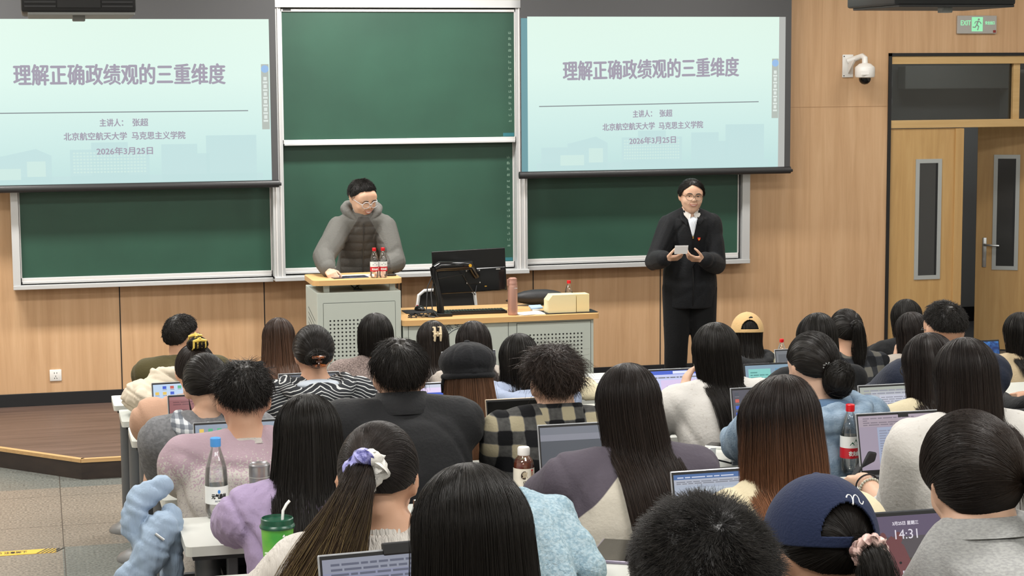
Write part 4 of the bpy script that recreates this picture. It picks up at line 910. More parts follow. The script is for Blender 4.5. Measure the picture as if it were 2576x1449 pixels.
    def tail(s, name, parent, cf, path, rad, n=260, spread=1.0, wave=0.004, end=1.0):
        P = np.array(path, float); m = 24; u = np.linspace(0, len(P)-1, m)
        C = np.stack([np.interp(u, np.arange(len(P)), P[:, i]) for i in range(3)], 1)
        for _ in range(3): C[1:-1] = (C[:-2]+2*C[1:-1]+C[2:])/4
        rr = np.interp(u, np.arange(len(P)), rad); D = np.gradient(C, axis=0); D /= np.linalg.norm(D, axis=1)[:, None]
        U = np.cross(D, (0.0, 1.0, 0.02)); U /= np.linalg.norm(U, axis=1)[:, None]; W = np.cross(D, U)
        nu = 26; a = np.linspace(0, 2*PI, nu, endpoint=False)[:, None]
        k = rr[None]*(0.86+0.12*np.sin(a*9+s.seed)+0.08*np.sin(a*5+np.linspace(0, 3, m)[None])); k = k*np.linspace(1, 0.75, m)[None]**end
        G = C[None]+k[..., None]*(np.cos(a)[..., None]*U[None]+np.sin(a)[..., None]*W[None])
        n = int(n*s.dens); b = s.rg.uniform(0, 2*PI, n)[:, None]; q = np.sqrt(s.rg.uniform(0.35, 1.15, n))[:, None]; tt = np.linspace(0, 1, m)[None]*s.rg.uniform(0.8, 1.05, n)[:, None]
        ui = np.clip(tt*(m-1), 0, m-1); I = lambda X: np.stack([np.interp(ui, np.arange(m), X[:, i]) for i in range(3)], -1)
        f = np.interp(ui, np.arange(m), rr)*q*(1+spread*0.5*tt**2*s.rg.uniform(-0.3, 1, n)[:, None]); bb = b+0.5*tt*s.rg.normal(0, 1, n)[:, None]
        S = I(C)+f[..., None]*(np.cos(bb)[..., None]*I(U)+np.sin(bb)[..., None]*I(W))
        S += (wave*np.sin(tt*14+b*3))[..., None]*I(U)
        return hair_mesh([(G, np.linspace(0, 1, m), True)], (S, tt), name, parent, cf, s.thick, seed=s.seed+5)
    def bun(s, name, parent, cf, c, r, n=260, tilt=0.6, axis=(0, 1, 0.2)):
        n = int(n*s.dens); m = 20; ax = nrm(axis); A = ax+s.rg.normal(0, tilt, (n, 3)); A /= np.linalg.norm(A, axis=1)[:, None]
        u = np.cross(A, (0.3, 0.2, 1)); u /= np.linalg.norm(u, axis=1)[:, None]; w = np.cross(A, u)
        a = s.rg.uniform(0, 6.28, n)[:, None]+np.linspace(0, s.rg.uniform(2.5, 5), m)[None]
        S = np.array(c)+np.array(r)*((np.cos(a)[..., None]*u[:, None]+np.sin(a)[..., None]*w[:, None])+A[:, None]*s.rg.normal(0, 0.25, (n, 1, 1)))*s.rg.uniform(0.92, 1.06, (n, 1, 1))
        nu, nt = 28, 16; th = np.linspace(0.05, PI-0.05, nt)[None]; ph = np.linspace(0, 2*PI, nu, endpoint=False)[:, None]
        G = np.stack([np.sin(th)*np.cos(ph), np.sin(th)*np.sin(ph), np.cos(th)+0*ph], -1); G = np.array(c)+G*np.array(r)*(0.93+0.05*np.sin(ph*7+th*5)[..., None])
        return hair_mesh([(G, np.linspace(0.3, 0.6, nt), True)], (S, np.full((n, m), 0.4)), name, parent, cf, s.thick, seed=s.seed+9)
    # cropped or tousled hair
    def short(s, name, parent, cf, n=1800, length=0.04, curl=0.5, lift=0.4, amp=0.03, whorl=(0, -0.5, 0.86), hl=None, swirl=0.8, fluff=0.0):
        hl = hl or [(0, 128), (35, 126), (58, 116), (72, 98), (85, 84), (100, 80), (120, 72), (145, 58), (180, 48)]
        Wd = nrm(whorl); nu, nt = 110, 34; phi = np.linspace(-180, 180, nu, endpoint=False); t = np.linspace(0.0, 1, nt)
        Pm, Tm = np.meshgrid(phi, t, indexing='ij'); th = np.radians(ipl(np.abs(Pm), hl)); e = ddir(np.radians(Pm), th); b = np.broadcast_to(Wd, e.shape)
        om = np.arccos(np.clip((e*b).sum(-1), -1, 1)); d = (np.sin(Tm*om)/np.sin(om))[..., None]*e+(np.sin((1-Tm)*om)/np.sin(om))[..., None]*b
        fb = fbm(d.reshape(-1, 3), 9.0, s.seed).reshape(nu, nt); fb2 = fbm(d.reshape(-1, 3), 24.0, s.seed+2).reshape(nu, nt)
        edge = np.clip((1-Tm)*5, 0, 1)**0.6; hollow = 1-0.9*np.exp(-(om*Tm/0.12)**2)
        G = s.pt(d, 0.965+(0.075*edge*(0.4+length*12)+amp*(fb*0.5+fb2*0.35))*edge*hollow)
        n = int(n*s.dens); m = 9; p0 = s.rg.uniform(-180, 180, n); tq = np.sqrt(s.rg.uniform(0.0, 0.98, n)); th0 = np.radians(ipl(np.abs(p0), hl)); e0 = ddir(np.radians(p0), th0)
        o0 = np.arccos(np.clip(e0 @ Wd, -1, 1)); d0 = (np.sin(tq*o0)/np.sin(o0))[:, None]*e0+(np.sin((1-tq)*o0)/np.sin(o0))[:, None]*Wd
        nn = (d0/s.A) ; nn = nn/np.linalg.norm(nn, axis=1)[:, None]; fl = d0*(d0 @ Wd)[:, None]-Wd; fl /= np.linalg.norm(fl, axis=1)[:, None]+1e-6; sw = np.cross(nn, fl)
        dirv = fl+swirl*sw*s.rg.normal(0.3, 0.7, n)[:, None]; dirv /= np.linalg.norm(dirv, axis=1)[:, None]
        u = np.linspace(0, 1, m)[None, :, None]; ll = (length*s.rg.uniform(0.6, 1.25, n)*(0.25+0.75*np.clip((1-tq)*3, 0, 1)))[:, None, None]
        fq = np.clip((1-tq)*5, 0, 1)**0.6; fbs = fbm(d0, 9.0, s.seed); base = d0*s.A*(0.965+(0.075*fq*(0.4+length*12)+amp*fbs*0.5)*fq*(1-0.9*np.exp(-(o0*tq/0.12)**2)))[:, None]
        if fluff: base = d0*s.A*0.985
        ck = np.stack([fbm(d0, 14.0, s.seed+11+i) for i in range(3)], 1)[:, None]*0.8; cv = ck+s.rg.normal(0, 0.22, (n, 1, 3))
        cur = 1.0/0.10
        S = base[:, None]+ll*(dirv[:, None]*u*(1-lift*0.4)+nn[:, None]*(lift*u-ll*cur*0.42*(1-fluff)*u**2)+curl*cv*u**2*0.6+curl*0.15*np.sin(u*5+cv*4)*u)
        S = s.C+S @ s.R.T
        return hair_mesh([(G, t, True)], (S, np.linspace(0, 1, m)[None]+np.zeros((n, 1))), name, parent, cf, s.thick, seed=s.seed)
# ------------------------------------------------------------------ cloth materials
def fbm2(P, freq, seed=0.0):
    w = np.sin(P @ _fd[1]*freq*0.8+seed*1.7); w2 = np.sin(P @ _fd[3]*freq*0.6+seed+2)
    return np.sin(P @ _fd[0]*freq+1.5*w+seed)*0.7+np.sin(P @ _fd[2]*freq*1.7+1.2*w2+seed*2)*0.4
def cloth(name, h, rough=0.85, bump=(0.25, 90, (1, 1, 1)), noise=None, sheen=0.05): return mat(name, h, rough, spec=0.25, bump=bump, noise=noise, sheen=sheen)
def stripes(name, dark, light, per, duty, axis=2):
    m = mat(name, dark, 0.9, spec=0.2); N, L, b = nodes(m)
    tc = N.new('ShaderNodeTexCoord'); sp = N.new('ShaderNodeSeparateXYZ'); nz = N.new('ShaderNodeTexNoise'); nz.inputs['Scale'].default_value = 7
    L.new(tc.outputs['Object'], sp.inputs[0]); L.new(tc.outputs['Object'], nz.inputs['Vector'])
    ax = N.new('ShaderNodeMath'); ax.operation = 'ABSOLUTE'; L.new(sp.outputs[0], ax.inputs[0])
    am = N.new('ShaderNodeMath'); am.operation = 'MULTIPLY_ADD'; am.inputs[1].default_value = 0.35; L.new(ax.outputs[0], am.inputs[0]); L.new(sp.outputs[axis], am.inputs[2])
    ad = N.new('ShaderNodeMath'); ad.operation = 'MULTIPLY_ADD'; ad.inputs[1].default_value = 0.06; L.new(nz.outputs[0], ad.inputs[0]); L.new(am.outputs[0], ad.inputs[2])
    pp = N.new('ShaderNodeMath'); pp.operation = 'PINGPONG'; pp.inputs[1].default_value = per/2; L.new(ad.outputs[0], pp.inputs[0])
    lt = N.new('ShaderNodeMath'); lt.operation = 'LESS_THAN'; lt.inputs[1].default_value = per/2*duty; L.new(pp.outputs[0], lt.inputs[0])
    mx = N.new('ShaderNodeMix'); mx.data_type = 'RGBA'; L.new(lt.outputs[0], mx.inputs['Factor']); mx.inputs[6].default_value = lin(dark); mx.inputs[7].default_value = lin(light); L.new(mx.outputs[2], b.inputs['Base Color']); return m
def plaid(name, dark, mid, light, per):
    m = mat(name, dark, 0.92, spec=0.15, bump=(0.2, 120, (1, 1, 1))); N, L, b = nodes(m)
    tc = N.new('ShaderNodeTexCoord'); sp = N.new('ShaderNodeSeparateXYZ'); L.new(tc.outputs['Object'], sp.inputs[0])
    nz = N.new('ShaderNodeTexNoise'); nz.inputs['Scale'].default_value = 60; L.new(tc.outputs['Object'], nz.inputs['Vector'])
    def wave(s, off):
        a = N.new('ShaderNodeMath'); a.operation = 'MULTIPLY_ADD'; a.inputs[1].default_value = 2*PI/per; a.inputs[2].default_value = off; L.new(s, a.inputs[0])
        c = N.new('ShaderNodeMath'); c.operation = 'SINE'; L.new(a.outputs[0], c.inputs[0]); return c.outputs[0]
    def band(s):
        q = N.new('ShaderNodeMapRange'); q.interpolation_type = 'SMOOTHSTEP'; q.inputs['From Min'].default_value = -0.35; q.inputs['From Max'].default_value = 0.35; q.inputs['To Min'].default_value = -1; q.inputs['To Max'].default_value = 1; L.new(s, q.inputs[0]); return q.outputs[0]
    s1 = band(wave(sp.outputs[0], 0.6)); s2 = band(wave(sp.outputs[2], 0.3))
    ad = N.new('ShaderNodeMath'); ad.operation = 'ADD'; L.new(s1, ad.inputs[0]); L.new(s2, ad.inputs[1])
    a2 = N.new('ShaderNodeMath'); a2.operation = 'MULTIPLY_ADD'; a2.inputs[1].default_value = 0.8; L.new(nz.outputs[0], a2.inputs[0]); L.new(ad.outputs[0], a2.inputs[2])
    mr = N.new('ShaderNodeMapRange'); mr.inputs['From Min'].default_value = -1.2; mr.inputs['From Max'].default_value = 2.2; L.new(a2.outputs[0], mr.inputs[0])
    cr = N.new('ShaderNodeValToRGB'); cr.color_ramp.elements[0].color = lin(dark); cr.color_ramp.elements[1].color = lin(light); cr.color_ramp.elements[0].position = 0.3; cr.color_ramp.elements[1].position = 0.85
    e = cr.color_ramp.elements.new(0.58); e.color = lin(mid); L.new(mr.outputs[0], cr.inputs[0]); L.new(cr.outputs[0], b.inputs['Base Color']); return m
def splatter():
    m = mat('dusty_pink_print', 'b3a0a9', 0.9, spec=0.15, bump=(0.2, 120, (1, 1, 1))); N, L, b = nodes(m)
    tc = N.new('ShaderNodeTexCoord'); sp = N.new('ShaderNodeSeparateXYZ'); L.new(tc.outputs['Object'], sp.inputs[0])
    n1 = N.new('ShaderNodeTexNoise'); n1.inputs['Scale'].default_value = 150; n1.inputs['Detail'].default_value = 2; L.new(tc.outputs['Object'], n1.inputs['Vector'])
    n3 = N.new('ShaderNodeTexNoise'); n3.inputs['Scale'].default_value = 5; L.new(tc.outputs['Object'], n3.inputs['Vector'])
    z = N.new('ShaderNodeMapRange'); z.inputs['From Min'].default_value = 1.02; z.inputs['From Max'].default_value = 0.84; L.new(sp.outputs[2], z.inputs[0])
    a = N.new('ShaderNodeMath'); a.operation = 'MULTIPLY_ADD'; a.inputs[1].default_value = 2.1; L.new(n1.outputs[0], a.inputs[0]); L.new(z.outputs[0], a.inputs[2])
    a3 = N.new('ShaderNodeMath'); a3.operation = 'MULTIPLY_ADD'; a3.inputs[1].default_value = 0.7; L.new(n3.outputs[0], a3.inputs[0]); L.new(a.outputs[0], a3.inputs[2])
    cr = N.new('ShaderNodeValToRGB'); cr.color_ramp.elements[0].position = 0.49; cr.color_ramp.elements[1].position = 0.52; cr.color_ramp.elements[0].color = lin('b09aa4'); cr.color_ramp.elements[1].color = lin('bdb8b2')
    hv = N.new('ShaderNodeMath'); hv.operation = 'MULTIPLY'; hv.inputs[1].default_value = 0.27; L.new(a3.outputs[0], hv.inputs[0]); L.new(hv.outputs[0], cr.inputs[0])
    w = N.new('ShaderNodeTexNoise'); w.inputs['Scale'].default_value = 26; w.inputs['Detail'].default_value = 1; w.inputs['Distortion'].default_value = 2.5; L.new(tc.outputs['Object'], w.inputs['Vector'])
    c2 = N.new('ShaderNodeValToRGB'); c2.color_ramp.elements[0].position = 0.488; c2.color_ramp.elements[1].position = 0.512; c2.color_ramp.elements[0].color = (0, 0, 0, 1); c2.color_ramp.elements[1].color = (0, 0, 0, 1)
    e = c2.color_ramp.elements.new(0.5); e.color = (1, 1, 1, 1); L.new(w.outputs[0], c2.inputs[0])
    zz = N.new('ShaderNodeMath'); zz.operation = 'LESS_THAN'; zz.inputs[1].default_value = 0.93; L.new(sp.outputs[2], zz.inputs[0])
    f = N.new('ShaderNodeMath'); f.operation = 'MULTIPLY'; L.new(zz.outputs[0], f.inputs[0]); L.new(c2.outputs[0], f.inputs[1])
    mx = N.new('ShaderNodeMix'); mx.data_type = 'RGBA'; L.new(f.outputs[0], mx.inputs['Factor']); L.new(cr.outputs[0], mx.inputs[6]); mx.inputs[7].default_value = lin('75697a'); L.new(mx.outputs[2], b.inputs['Base Color']); return m
C_OLIVE = cloth('olive_twill', '4a4429'); C_TWEED = cloth('brown_tweed', '6b5e5a', noise=('9a8a84', 160, (1, 1, 1), 0.4, 0.62), bump=(0.6, 160, (1, 1, 1))); C_CREAMW = cloth('cream_knit', 'd8ccab'); C_KHAKI = cloth('khaki_canvas', 'b5af8e')
C_BEIGE = cloth('beige_cotton', 'b8a586'); C_STONE = cloth('stone_trench', 'b3aaa0'); C_PLAIDB = plaid('dark_plaid', '1c1d20', '3a3c40', '66645e', 0.09); C_PLAID = plaid('shadow_plaid', '17181a', '5a5a58', 'a0987f', 0.085)
C_STRIPE = stripes('grey_stripes', '303236', 'c4c6c6', 0.0135, 0.24); C_LBLUE = cloth('pale_blue_fleece', 'a3afc8'); C_BLACK = cloth('black_cotton', '17181a'); C_BLACK2 = cloth('black_twill', '1e1f21', 0.75)
C_PEACH = cloth('peach_wool', 'c29c84', bump=(0.2, 140, (1, 1, 1))); C_GREY = cloth('grey_marl', '6f7073', noise=('7f8083', 80, (1, 1, 1), 0.4, 0.6)); C_WHITE = cloth('white_jersey', 'cdcac5', noise=('bdb8b1', 60, (1, 1, 1), 0.62, 0.7)); C_NAVY = cloth('navy_twill', '1b2233', 0.7)
C_PINK = splatter(); C_DENIM = cloth('washed_denim', '8b9fb2', noise=('6b8298', 22, (1, 1, 1), 0.4, 0.65), bump=(0.4, 160, (1, 1, 1))); C_LILAC = cloth('lilac_cable_knit', 'a695b6', bump=(0.9, 38, (1, 1, 0.5))); C_CREAM = cloth('cream_cotton', 'd3c7a8')
C_RAG = cloth('raglan_cream', 'cbc5b7'); C_RAGS = cloth('raglan_plum_grey', '56505a'); C_RIB = cloth('white_rib_knit', 'd0cbc4', bump=(0.8, 60, (3, 1, 0.1))); C_HEATH = cloth('heather_grey', 'acadab', noise=('9b9c9b', 130, (1, 1, 3), 0.4, 0.6)); C_HOODIN = cloth('hood_lining', 'b9c1cb'); C_CHECK = plaid('grey_check', '6f757e', 'a5abb3', 'd0d4d8', 0.028)
def two_panel(name, c1, c2, r1=0.85, r2=0.85, bump=None):
    m = mat(name, c1, r1, spec=0.25, bump=bump); N, L, b = nodes(m); a = N.new('ShaderNodeAttribute'); a.attribute_name = 'panel'
    s = N.new('ShaderNodeMapRange'); s.inputs['From Min'].default_value = 0.46; s.inputs['From Max'].default_value = 0.54; L.new(a.outputs['Fac'], s.inputs[0])
    mx = N.new('ShaderNodeMix'); mx.data_type = 'RGBA'; L.new(s.outputs[0], mx.inputs['Factor']); mx.inputs[6].default_value = lin(c1); mx.inputs[7].default_value = lin(c2); L.new(mx.outputs[2], b.inputs['Base Color'])
    m2 = N.new('ShaderNodeMix'); L.new(s.outputs[0], m2.inputs['Factor']); m2.inputs[2].default_value = r1; m2.inputs[3].default_value = r2; L.new(m2.outputs[0], b.inputs['Roughness']); return m
C_RAGLAN = two_panel('raglan_jersey', 'cbc5b7', '56505a', bump=(0.25, 90, (1, 1, 1)))
C_MELANGE = cloth('taupe_knit', '8e8078')
HC_BLACK = two_tone('17130f', '1a1512'); HC_SOFT = two_tone('201915', '2b211a'); HC_BROWN = two_tone('33231a', '5f4332', 0.35); HC_DKBR = two_tone('211a17', '30251f', 0.4)
HC_OMBRE = two_tone('231a16', '84583c', 0.42); HC_BERET = two_tone('3f2b20', '77533a', 0.25); HC_STREAK = two_tone('1f1916', '4e3c2c', 0.15, 'a08a5c', 0.3); HC_GREY = two_tone('2a2524', '332c28')
NECK = 0.112
def torso_rings(h, sw, off, hip=0.5, hem=0.43):
    hx, hy, hz = h; zN = hz-NECK; zs = zN-0.05; ws = sw/0.18
    def c(z): u = float(np.clip((z-hip)/(zN-hip), 0, 1.1)); return (hx*u, (hy-0.04)*u-0.035*math.sin(PI*min(u, 1)), z)
    l = lambda a: hip+0.06+(zs-hip-0.06)*a
    R = [(hem, .16, .118), (hip, .17, .125), (hip+0.1, .165, .122), (l(.4), .160*ws, .118), (l(.72), .175*ws, .122), (zs-0.04, .172*ws, .110), (zs+0.012, .145*ws, .092), (zs+0.04, .10*ws, .08), (zN+0.012, .074, .068), (zN+0.04, .060, .060)]
    return [(c(z), rx+off*(0.45 if i > 6 else 1), ry+off*(0.45 if i > 6 else 1)) for i, (z, rx, ry) in enumerate(R)]
def pusher(rings, extra=0.012):
    Z = np.array([r[0][2] for r in rings]); CX = np.array([r[0][0] for r in rings]); CY = np.array([r[0][1] for r in rings]); RX = np.array([r[1] for r in rings]); RY = np.array([r[2] for r in rings])
    def f(P, gap):
        z = P[..., 2]; cx = np.interp(z, Z, CX); cy = np.interp(z, Z, CY); rx = np.interp(z, Z, RX)+extra; ry = np.interp(z, Z, RY)+extra
        fade = np.clip((Z[-1]-z)/0.05, 0, 1); rx = rx*fade+1e-4; ry = ry*fade+1e-4
        qx = (P[..., 0]-cx)/rx; qy = (P[..., 1]-cy)/ry; inside = (qx**2+qy**2 < 1)
        ny = cy-ry*np.sqrt(np.clip(1-qx**2, 0, 1))-gap*0.5; P = P.copy(); P[..., 1] = np.where(inside, np.minimum(ny, P[..., 1]), P[..., 1]); return P
    return f
class Ctx: pass
def body_parts(root, h, R, sw, off, arms, top, topname, legs, skin, voxb, voxc, fold, region, trousers, seed, fine=False, hs=1.0, ears=True, hip=0.5, hem=0.43, post=None, armlen=(0.29, 0.25), handscale=0.95, drop=0.0, ncut=1):
    """builds body, top and trousers under root; arms: list of (side, wrist, hint, hand dict, sleeve_end)"""
    h = np.array(h, float); b = Vol(); HV, HF = HEAD_FINE if fine else (HEAD_V, HEAD_F)
    b.add(h+(HV*hs) @ R.T, HF)
    if ears:
        for sx in (-1, 1):
            e = h+R @ np.array((sx*0.077, -0.012, -0.004)); Re = R @ np.array(Matrix.Rotation(sx*0.45, 3, 'Z'))
            b.ell(e, (0.010, 0.019, 0.031), 14, 10, R=Re); b.ell(e+R @ np.array((sx*0.006, -0.008, 0.006)), (0.006, 0.013, 0.022), 12, 8, R=Re)
    zN = h[2]-NECK; nb = np.array((h[0], h[1]-0.035, zN)); hb = h+R @ np.array((0, -0.03, -0.06))
    b.chain([nb-(0, 0, 0.05), nb+(0, 0, 0.02), hb], [0.062, 0.054, 0.052]); b.loft(torso_rings(h, sw, -0.006, hip, hip-0.06))
    zs = zN-0.05; sh = {s: np.array((h[0]*0.95+s*sw, h[1]-0.035-0.01, zs-0.012-drop)) for s in (-1, 1)}
    c = Vol(); c.loft(torso_rings(h, sw, off, hip, hem)[:-ncut])
    for s in (-1, 1):
        n2 = np.array((h[0]+s*0.05, h[1]-0.045, zs+0.022)); b.cap(n2, sh[s], 0.05, 0.052); c.cap(n2, sh[s], 0.05+off*0.6, 0.055+off)
    el = {}
    for (s, wr, hint, hand, se) in arms:
        e, w = ik(sh[s], wr, hint, *armlen); el[s] = e; b.chain([sh[s], e, w], [0.05, 0.041, 0.027])
        hd = dict(d=w-e, n=(0, 0, -1), curl=0.5, thumb=0.6); hd.update(hand or {}); hs_ = hd.pop('s', handscale)
        add_hand(b, w, hd['d'], hd['n'], -s if hd.get('flip') else s, hd['curl'], hs_, hd['thumb'])
        q = e+(w-e)*se; r2 = 0.048-(0.048-0.030)*se; mid = (sh[s]+e)/2-(0, 0, 0.006)
        c.chain([sh[s], mid, e, (e+q)/2, q], [0.058+off, 0.054+off, 0.046+off, (0.046+r2)/2+off*1.05, r2+off*0.85])
    legs(b, 0.0); bm_ = b.fuse(voxb, 4); body = place_mesh(bm_, 'body', skin, root)
    me = c.fuse(voxc, 7); V = getv(me); N = normals(me)
    am = np.clip(1.25-np.abs(V[:, 2]-h[2]+0.32)*1.2, 0.35, 1.2)
    Q = V*np.array([1, 1, 0.8]); d_ = post(V, N) if post else 0.0; V = V+N*d_[:, None] if post else V; V = V+N*((fold*(0.75*fbm2(Q, 11, seed)-0.9*np.exp(-(fbm2(V*np.array([1, 1, 1.8]), 15, seed+5)/0.28)**2)+0.2)*am)[:, None]); setv(me, V)
    mats = top if isinstance(top, (list, tuple)) else [top]; o = place_mesh(me, topname, mats, root)
    if region is not None:
        at_ = me.attributes.new('panel', 'FLOAT', 'POINT'); at_.data.foreach_set('value', np.clip(0.5+region(V, h, sw)/0.03, 0, 1).astype(np.float32))
    t = Vol(); legs(t, 0.016); tm = t.fuse(0.016 if voxc > 0.009 else 0.012, 5); place_mesh(tm, 'trousers', trousers, root)
    return body, o, sh, el
def sit_legs(b, off):
    for s in (-1, 1):
        k = np.array((s*0.11, 0.40, 0.50)); a = np.array((s*0.12, 0.36, 0.09))
        b.chain([(s*0.085, -0.02, 0.51), k, (s*0.12, 0.38, 0.28), a], [0.082+off, 0.06+off, 0.052+off, 0.036+off*1.3])
        if off == 0: b.chain([a, (s*0.12, 0.36, 0.045), (s*0.13, 0.5, 0.03)], [0.036, 0.04, 0.03])
    if off: b.ell((0, -0.02, 0.50), (0.17+off, 0.13+off, 0.09))
NPERS = [0]
def seated(label, px, py, Y, k, yaw=0, pitch=14, roll=0, bx=0.0, lean=0.08, sw=0.165, top=None, topname='sweater', off=0.016, fold=0.006, L=None, Rr=None, hair=None, skin=None, voxb=0.013, voxc=0.013,
           region=None, trousers=None, extra=None, hat=0.0, vol=1.0, dens=1.0, seed=None, seat=True, hs=1.0, Lse=0.93, Rse=0.93, wide=0.25, ears=None, post=None, neck=0.112, drop=0.0):
    global NECK; NECK = neck
    NPERS[0] += 1; seed = seed if seed is not None else NPERS[0]
    ztop = at(px, py, Y); z0 = 0.1*k; R = rot3(yaw, pitch, roll)
    hz = ztop[2]-z0-0.127*hs-hat; org = (ztop[0]+bx, Y-lean, z0); h = np.array((-bx, lean, hz))
    root = thing('person', label, 'person', org, 0, 'students seated at the desks')
    ne = rowY(k)-DDEP-org[1]; arms = []
    for s, a in ((-1, L), (1, Rr)):
        a = a or {}
        arms.append((s, a.get('w', (s*0.10+h[0], max(ne+0.14, 0.30), 0.825)), a.get('hint', (s*wide*3, -0.35, -0.75)), a.get('hand', dict(d=(-s*0.35, 1, 0), n=(0, 0, -1), curl=0.45)), a.get('se', Lse if s < 0 else Rse)))
    c = Ctx(); c.root = root; c.h = h; c.R = R; c.zN = h[2]-NECK; c.rings = torso_rings(h, sw, off)
    c.body, c.top, c.sh, c.el = body_parts(root, h, R, sw, off, arms, top or C_BLACK, topname, sit_legs, skin or M_SKIN, voxb, voxc, fold, region, trousers or M_TROUSER, seed, hs=hs, post=post, drop=drop, ears=ears if ears is not None else not (hair and 'hang' in hair.__code__.co_names))
    th = 0.42/(FPX/max(2.0, Y)); c.H = Hair(h, R, vol, seed, pusher(c.rings), dens, max(0.00032, th*1.45))
    if hair: hair(c)
    if extra: extra(c)
    if seat: seat_at(org[0], max(org[1]-0.01, rowY(k+1)+0.252), z0, 'dark folding seat under the '+' '.join(label.split(',')[0].split()[:10]))
    return c
# ------------------------------------------------------------------ garments and worn accessories
def collar(c, m, name='collar', r=0.072, h=0.05, flare=0.014, tilt=0.18, dzz=-0.012, thick=0.008, fall=0.0, front=True):
    q = MB(); pr = [(r+flare, 0.0), (r+flare*0.5, h*0.5), (r, h), (r-thick*0.5, h+thick*0.4), (r-thick, h), (r+flare-thick, 0.0)]
    if fall: pr = [(r+fall, -h*0.35), (r+fall*1.02, -h*0.3), (r+0.006, h+0.004), (r-0.002, h+0.006), (r-thick, h), (r-thick, -0.01)]
    q.lathe(pr, seg=36, sx=1.04, sy=0.98, cap=False); o = q.build(name, m, c.root, smooth=True, ang=60)
    o.location = (c.h[0], c.h[1]-0.038, c.zN+dzz); o.rotation_euler = (-tilt, 0, 0); return o
def hood(c, m, lining=None, s=1.0, drop=0.1):
    v = Vol(); x0, y0, z0 = c.h[0], c.h[1]-0.035, c.zN
    P = [(-0.075, 0.06, 0.0), (-0.115, 0.0, 0.012), (-0.125, -0.06, 0.0), (-0.095, -0.12, -0.02), (-0.04, -0.155, -0.035), (0.04, -0.155, -0.035), (0.095, -0.12, -0.02), (0.125, -0.06, 0.0), (0.115, 0.0, 0.012), (0.075, 0.06, 0.0)]
    P = [(x0+p[0]*s, y0+p[1]*s, z0+p[2]) for p in P]; v.chain(P, [0.02, 0.028, 0.034, 0.036, 0.034, 0.034, 0.036, 0.034, 0.028, 0.02])
    v.ell((x0, y0-0.125*s, z0-drop*0.75), (0.115*s, 0.04, drop)); me = v.fuse(0.009, 6); V = getv(me); V += normals(me)*(0.004*fbm(V, 26, 2))[:, None]; setv(me, V); o = place_mesh(me, 'hood', m, c.root)
    if lining:
        v = Vol(); v.ell((x0, y0-0.085*s, z0+0.008), (0.085*s, 0.055*s, 0.022)); place_mesh(v.fuse(0.008, 4), 'hood_lining', lining, c.root)
    return o
def claw_clip(c, pos, m, w=0.05, hgt=0.045, rx=0.0, rz=0.0, ry=0.0, gap=0.018):
    """two curved toothed jaws and a spring; long axis along x, open side towards -z"""
    q = MB()
    for s in (-1, 1):
        n = 9; xs = np.linspace(-w, w, n)
        q.tube([(x, s*gap, 0.006*math.cos(x/w*1.4)) for x in xs], [0.004+0.004*math.cos(x/w*1.4) for x in xs], 8)
        for x in np.linspace(-w*0.85, w*0.85, 4): q.tube([(x, s*gap, 0), (x*1.02, s*(gap+0.006), -hgt*0.5), (x, s*gap*0.4, -hgt)], [0.005, 0.0045, 0.002], 6)
    q.tube([(-0.013, 0, 0.002), (0.013, 0, 0.002)], 0.006, 8)
    for s in (-1, 1): q.tube([(0, s*gap*0.4, 0.004), (0, s*gap, 0.01), (0, s*gap*1.1, 0.018)], [0.006, 0.007, 0.004], 8)
    o = q.build('claw_clip', m, c.root, smooth=True); o.location = tuple(pos); o.rotation_euler = (rx, ry, rz); return o
def scrunchie(c, pos, r, m, nrm_=(0, 1, 0.2), m2=None, th=0.014):
    A = nrm(nrm_); u = nrm(np.cross(A, (0.2, 0, 1))); w = np.cross(A, u); n = 46; P = []; rr = []
    for i in range(n):
        a = 2*PI*i/n; k = r+0.004*math.sin(a*11); P.append(np.array(pos)+k*(math.cos(a)*u+math.sin(a)*w)+A*0.006*math.cos(a*13)); rr.append(th*(1+0.28*math.sin(a*17)))
    q = MB(); q.tube(P, rr, 12, closed=True); o = q.build('scrunchie', [m, m2] if m2 else m, c.root, smooth=True, ang=80)
    if m2: o.data.polygons.foreach_set('material_index', [1 if (p.center.x-pos[0]) > 0.004 else 0 for p in o.data.polygons])
    return o
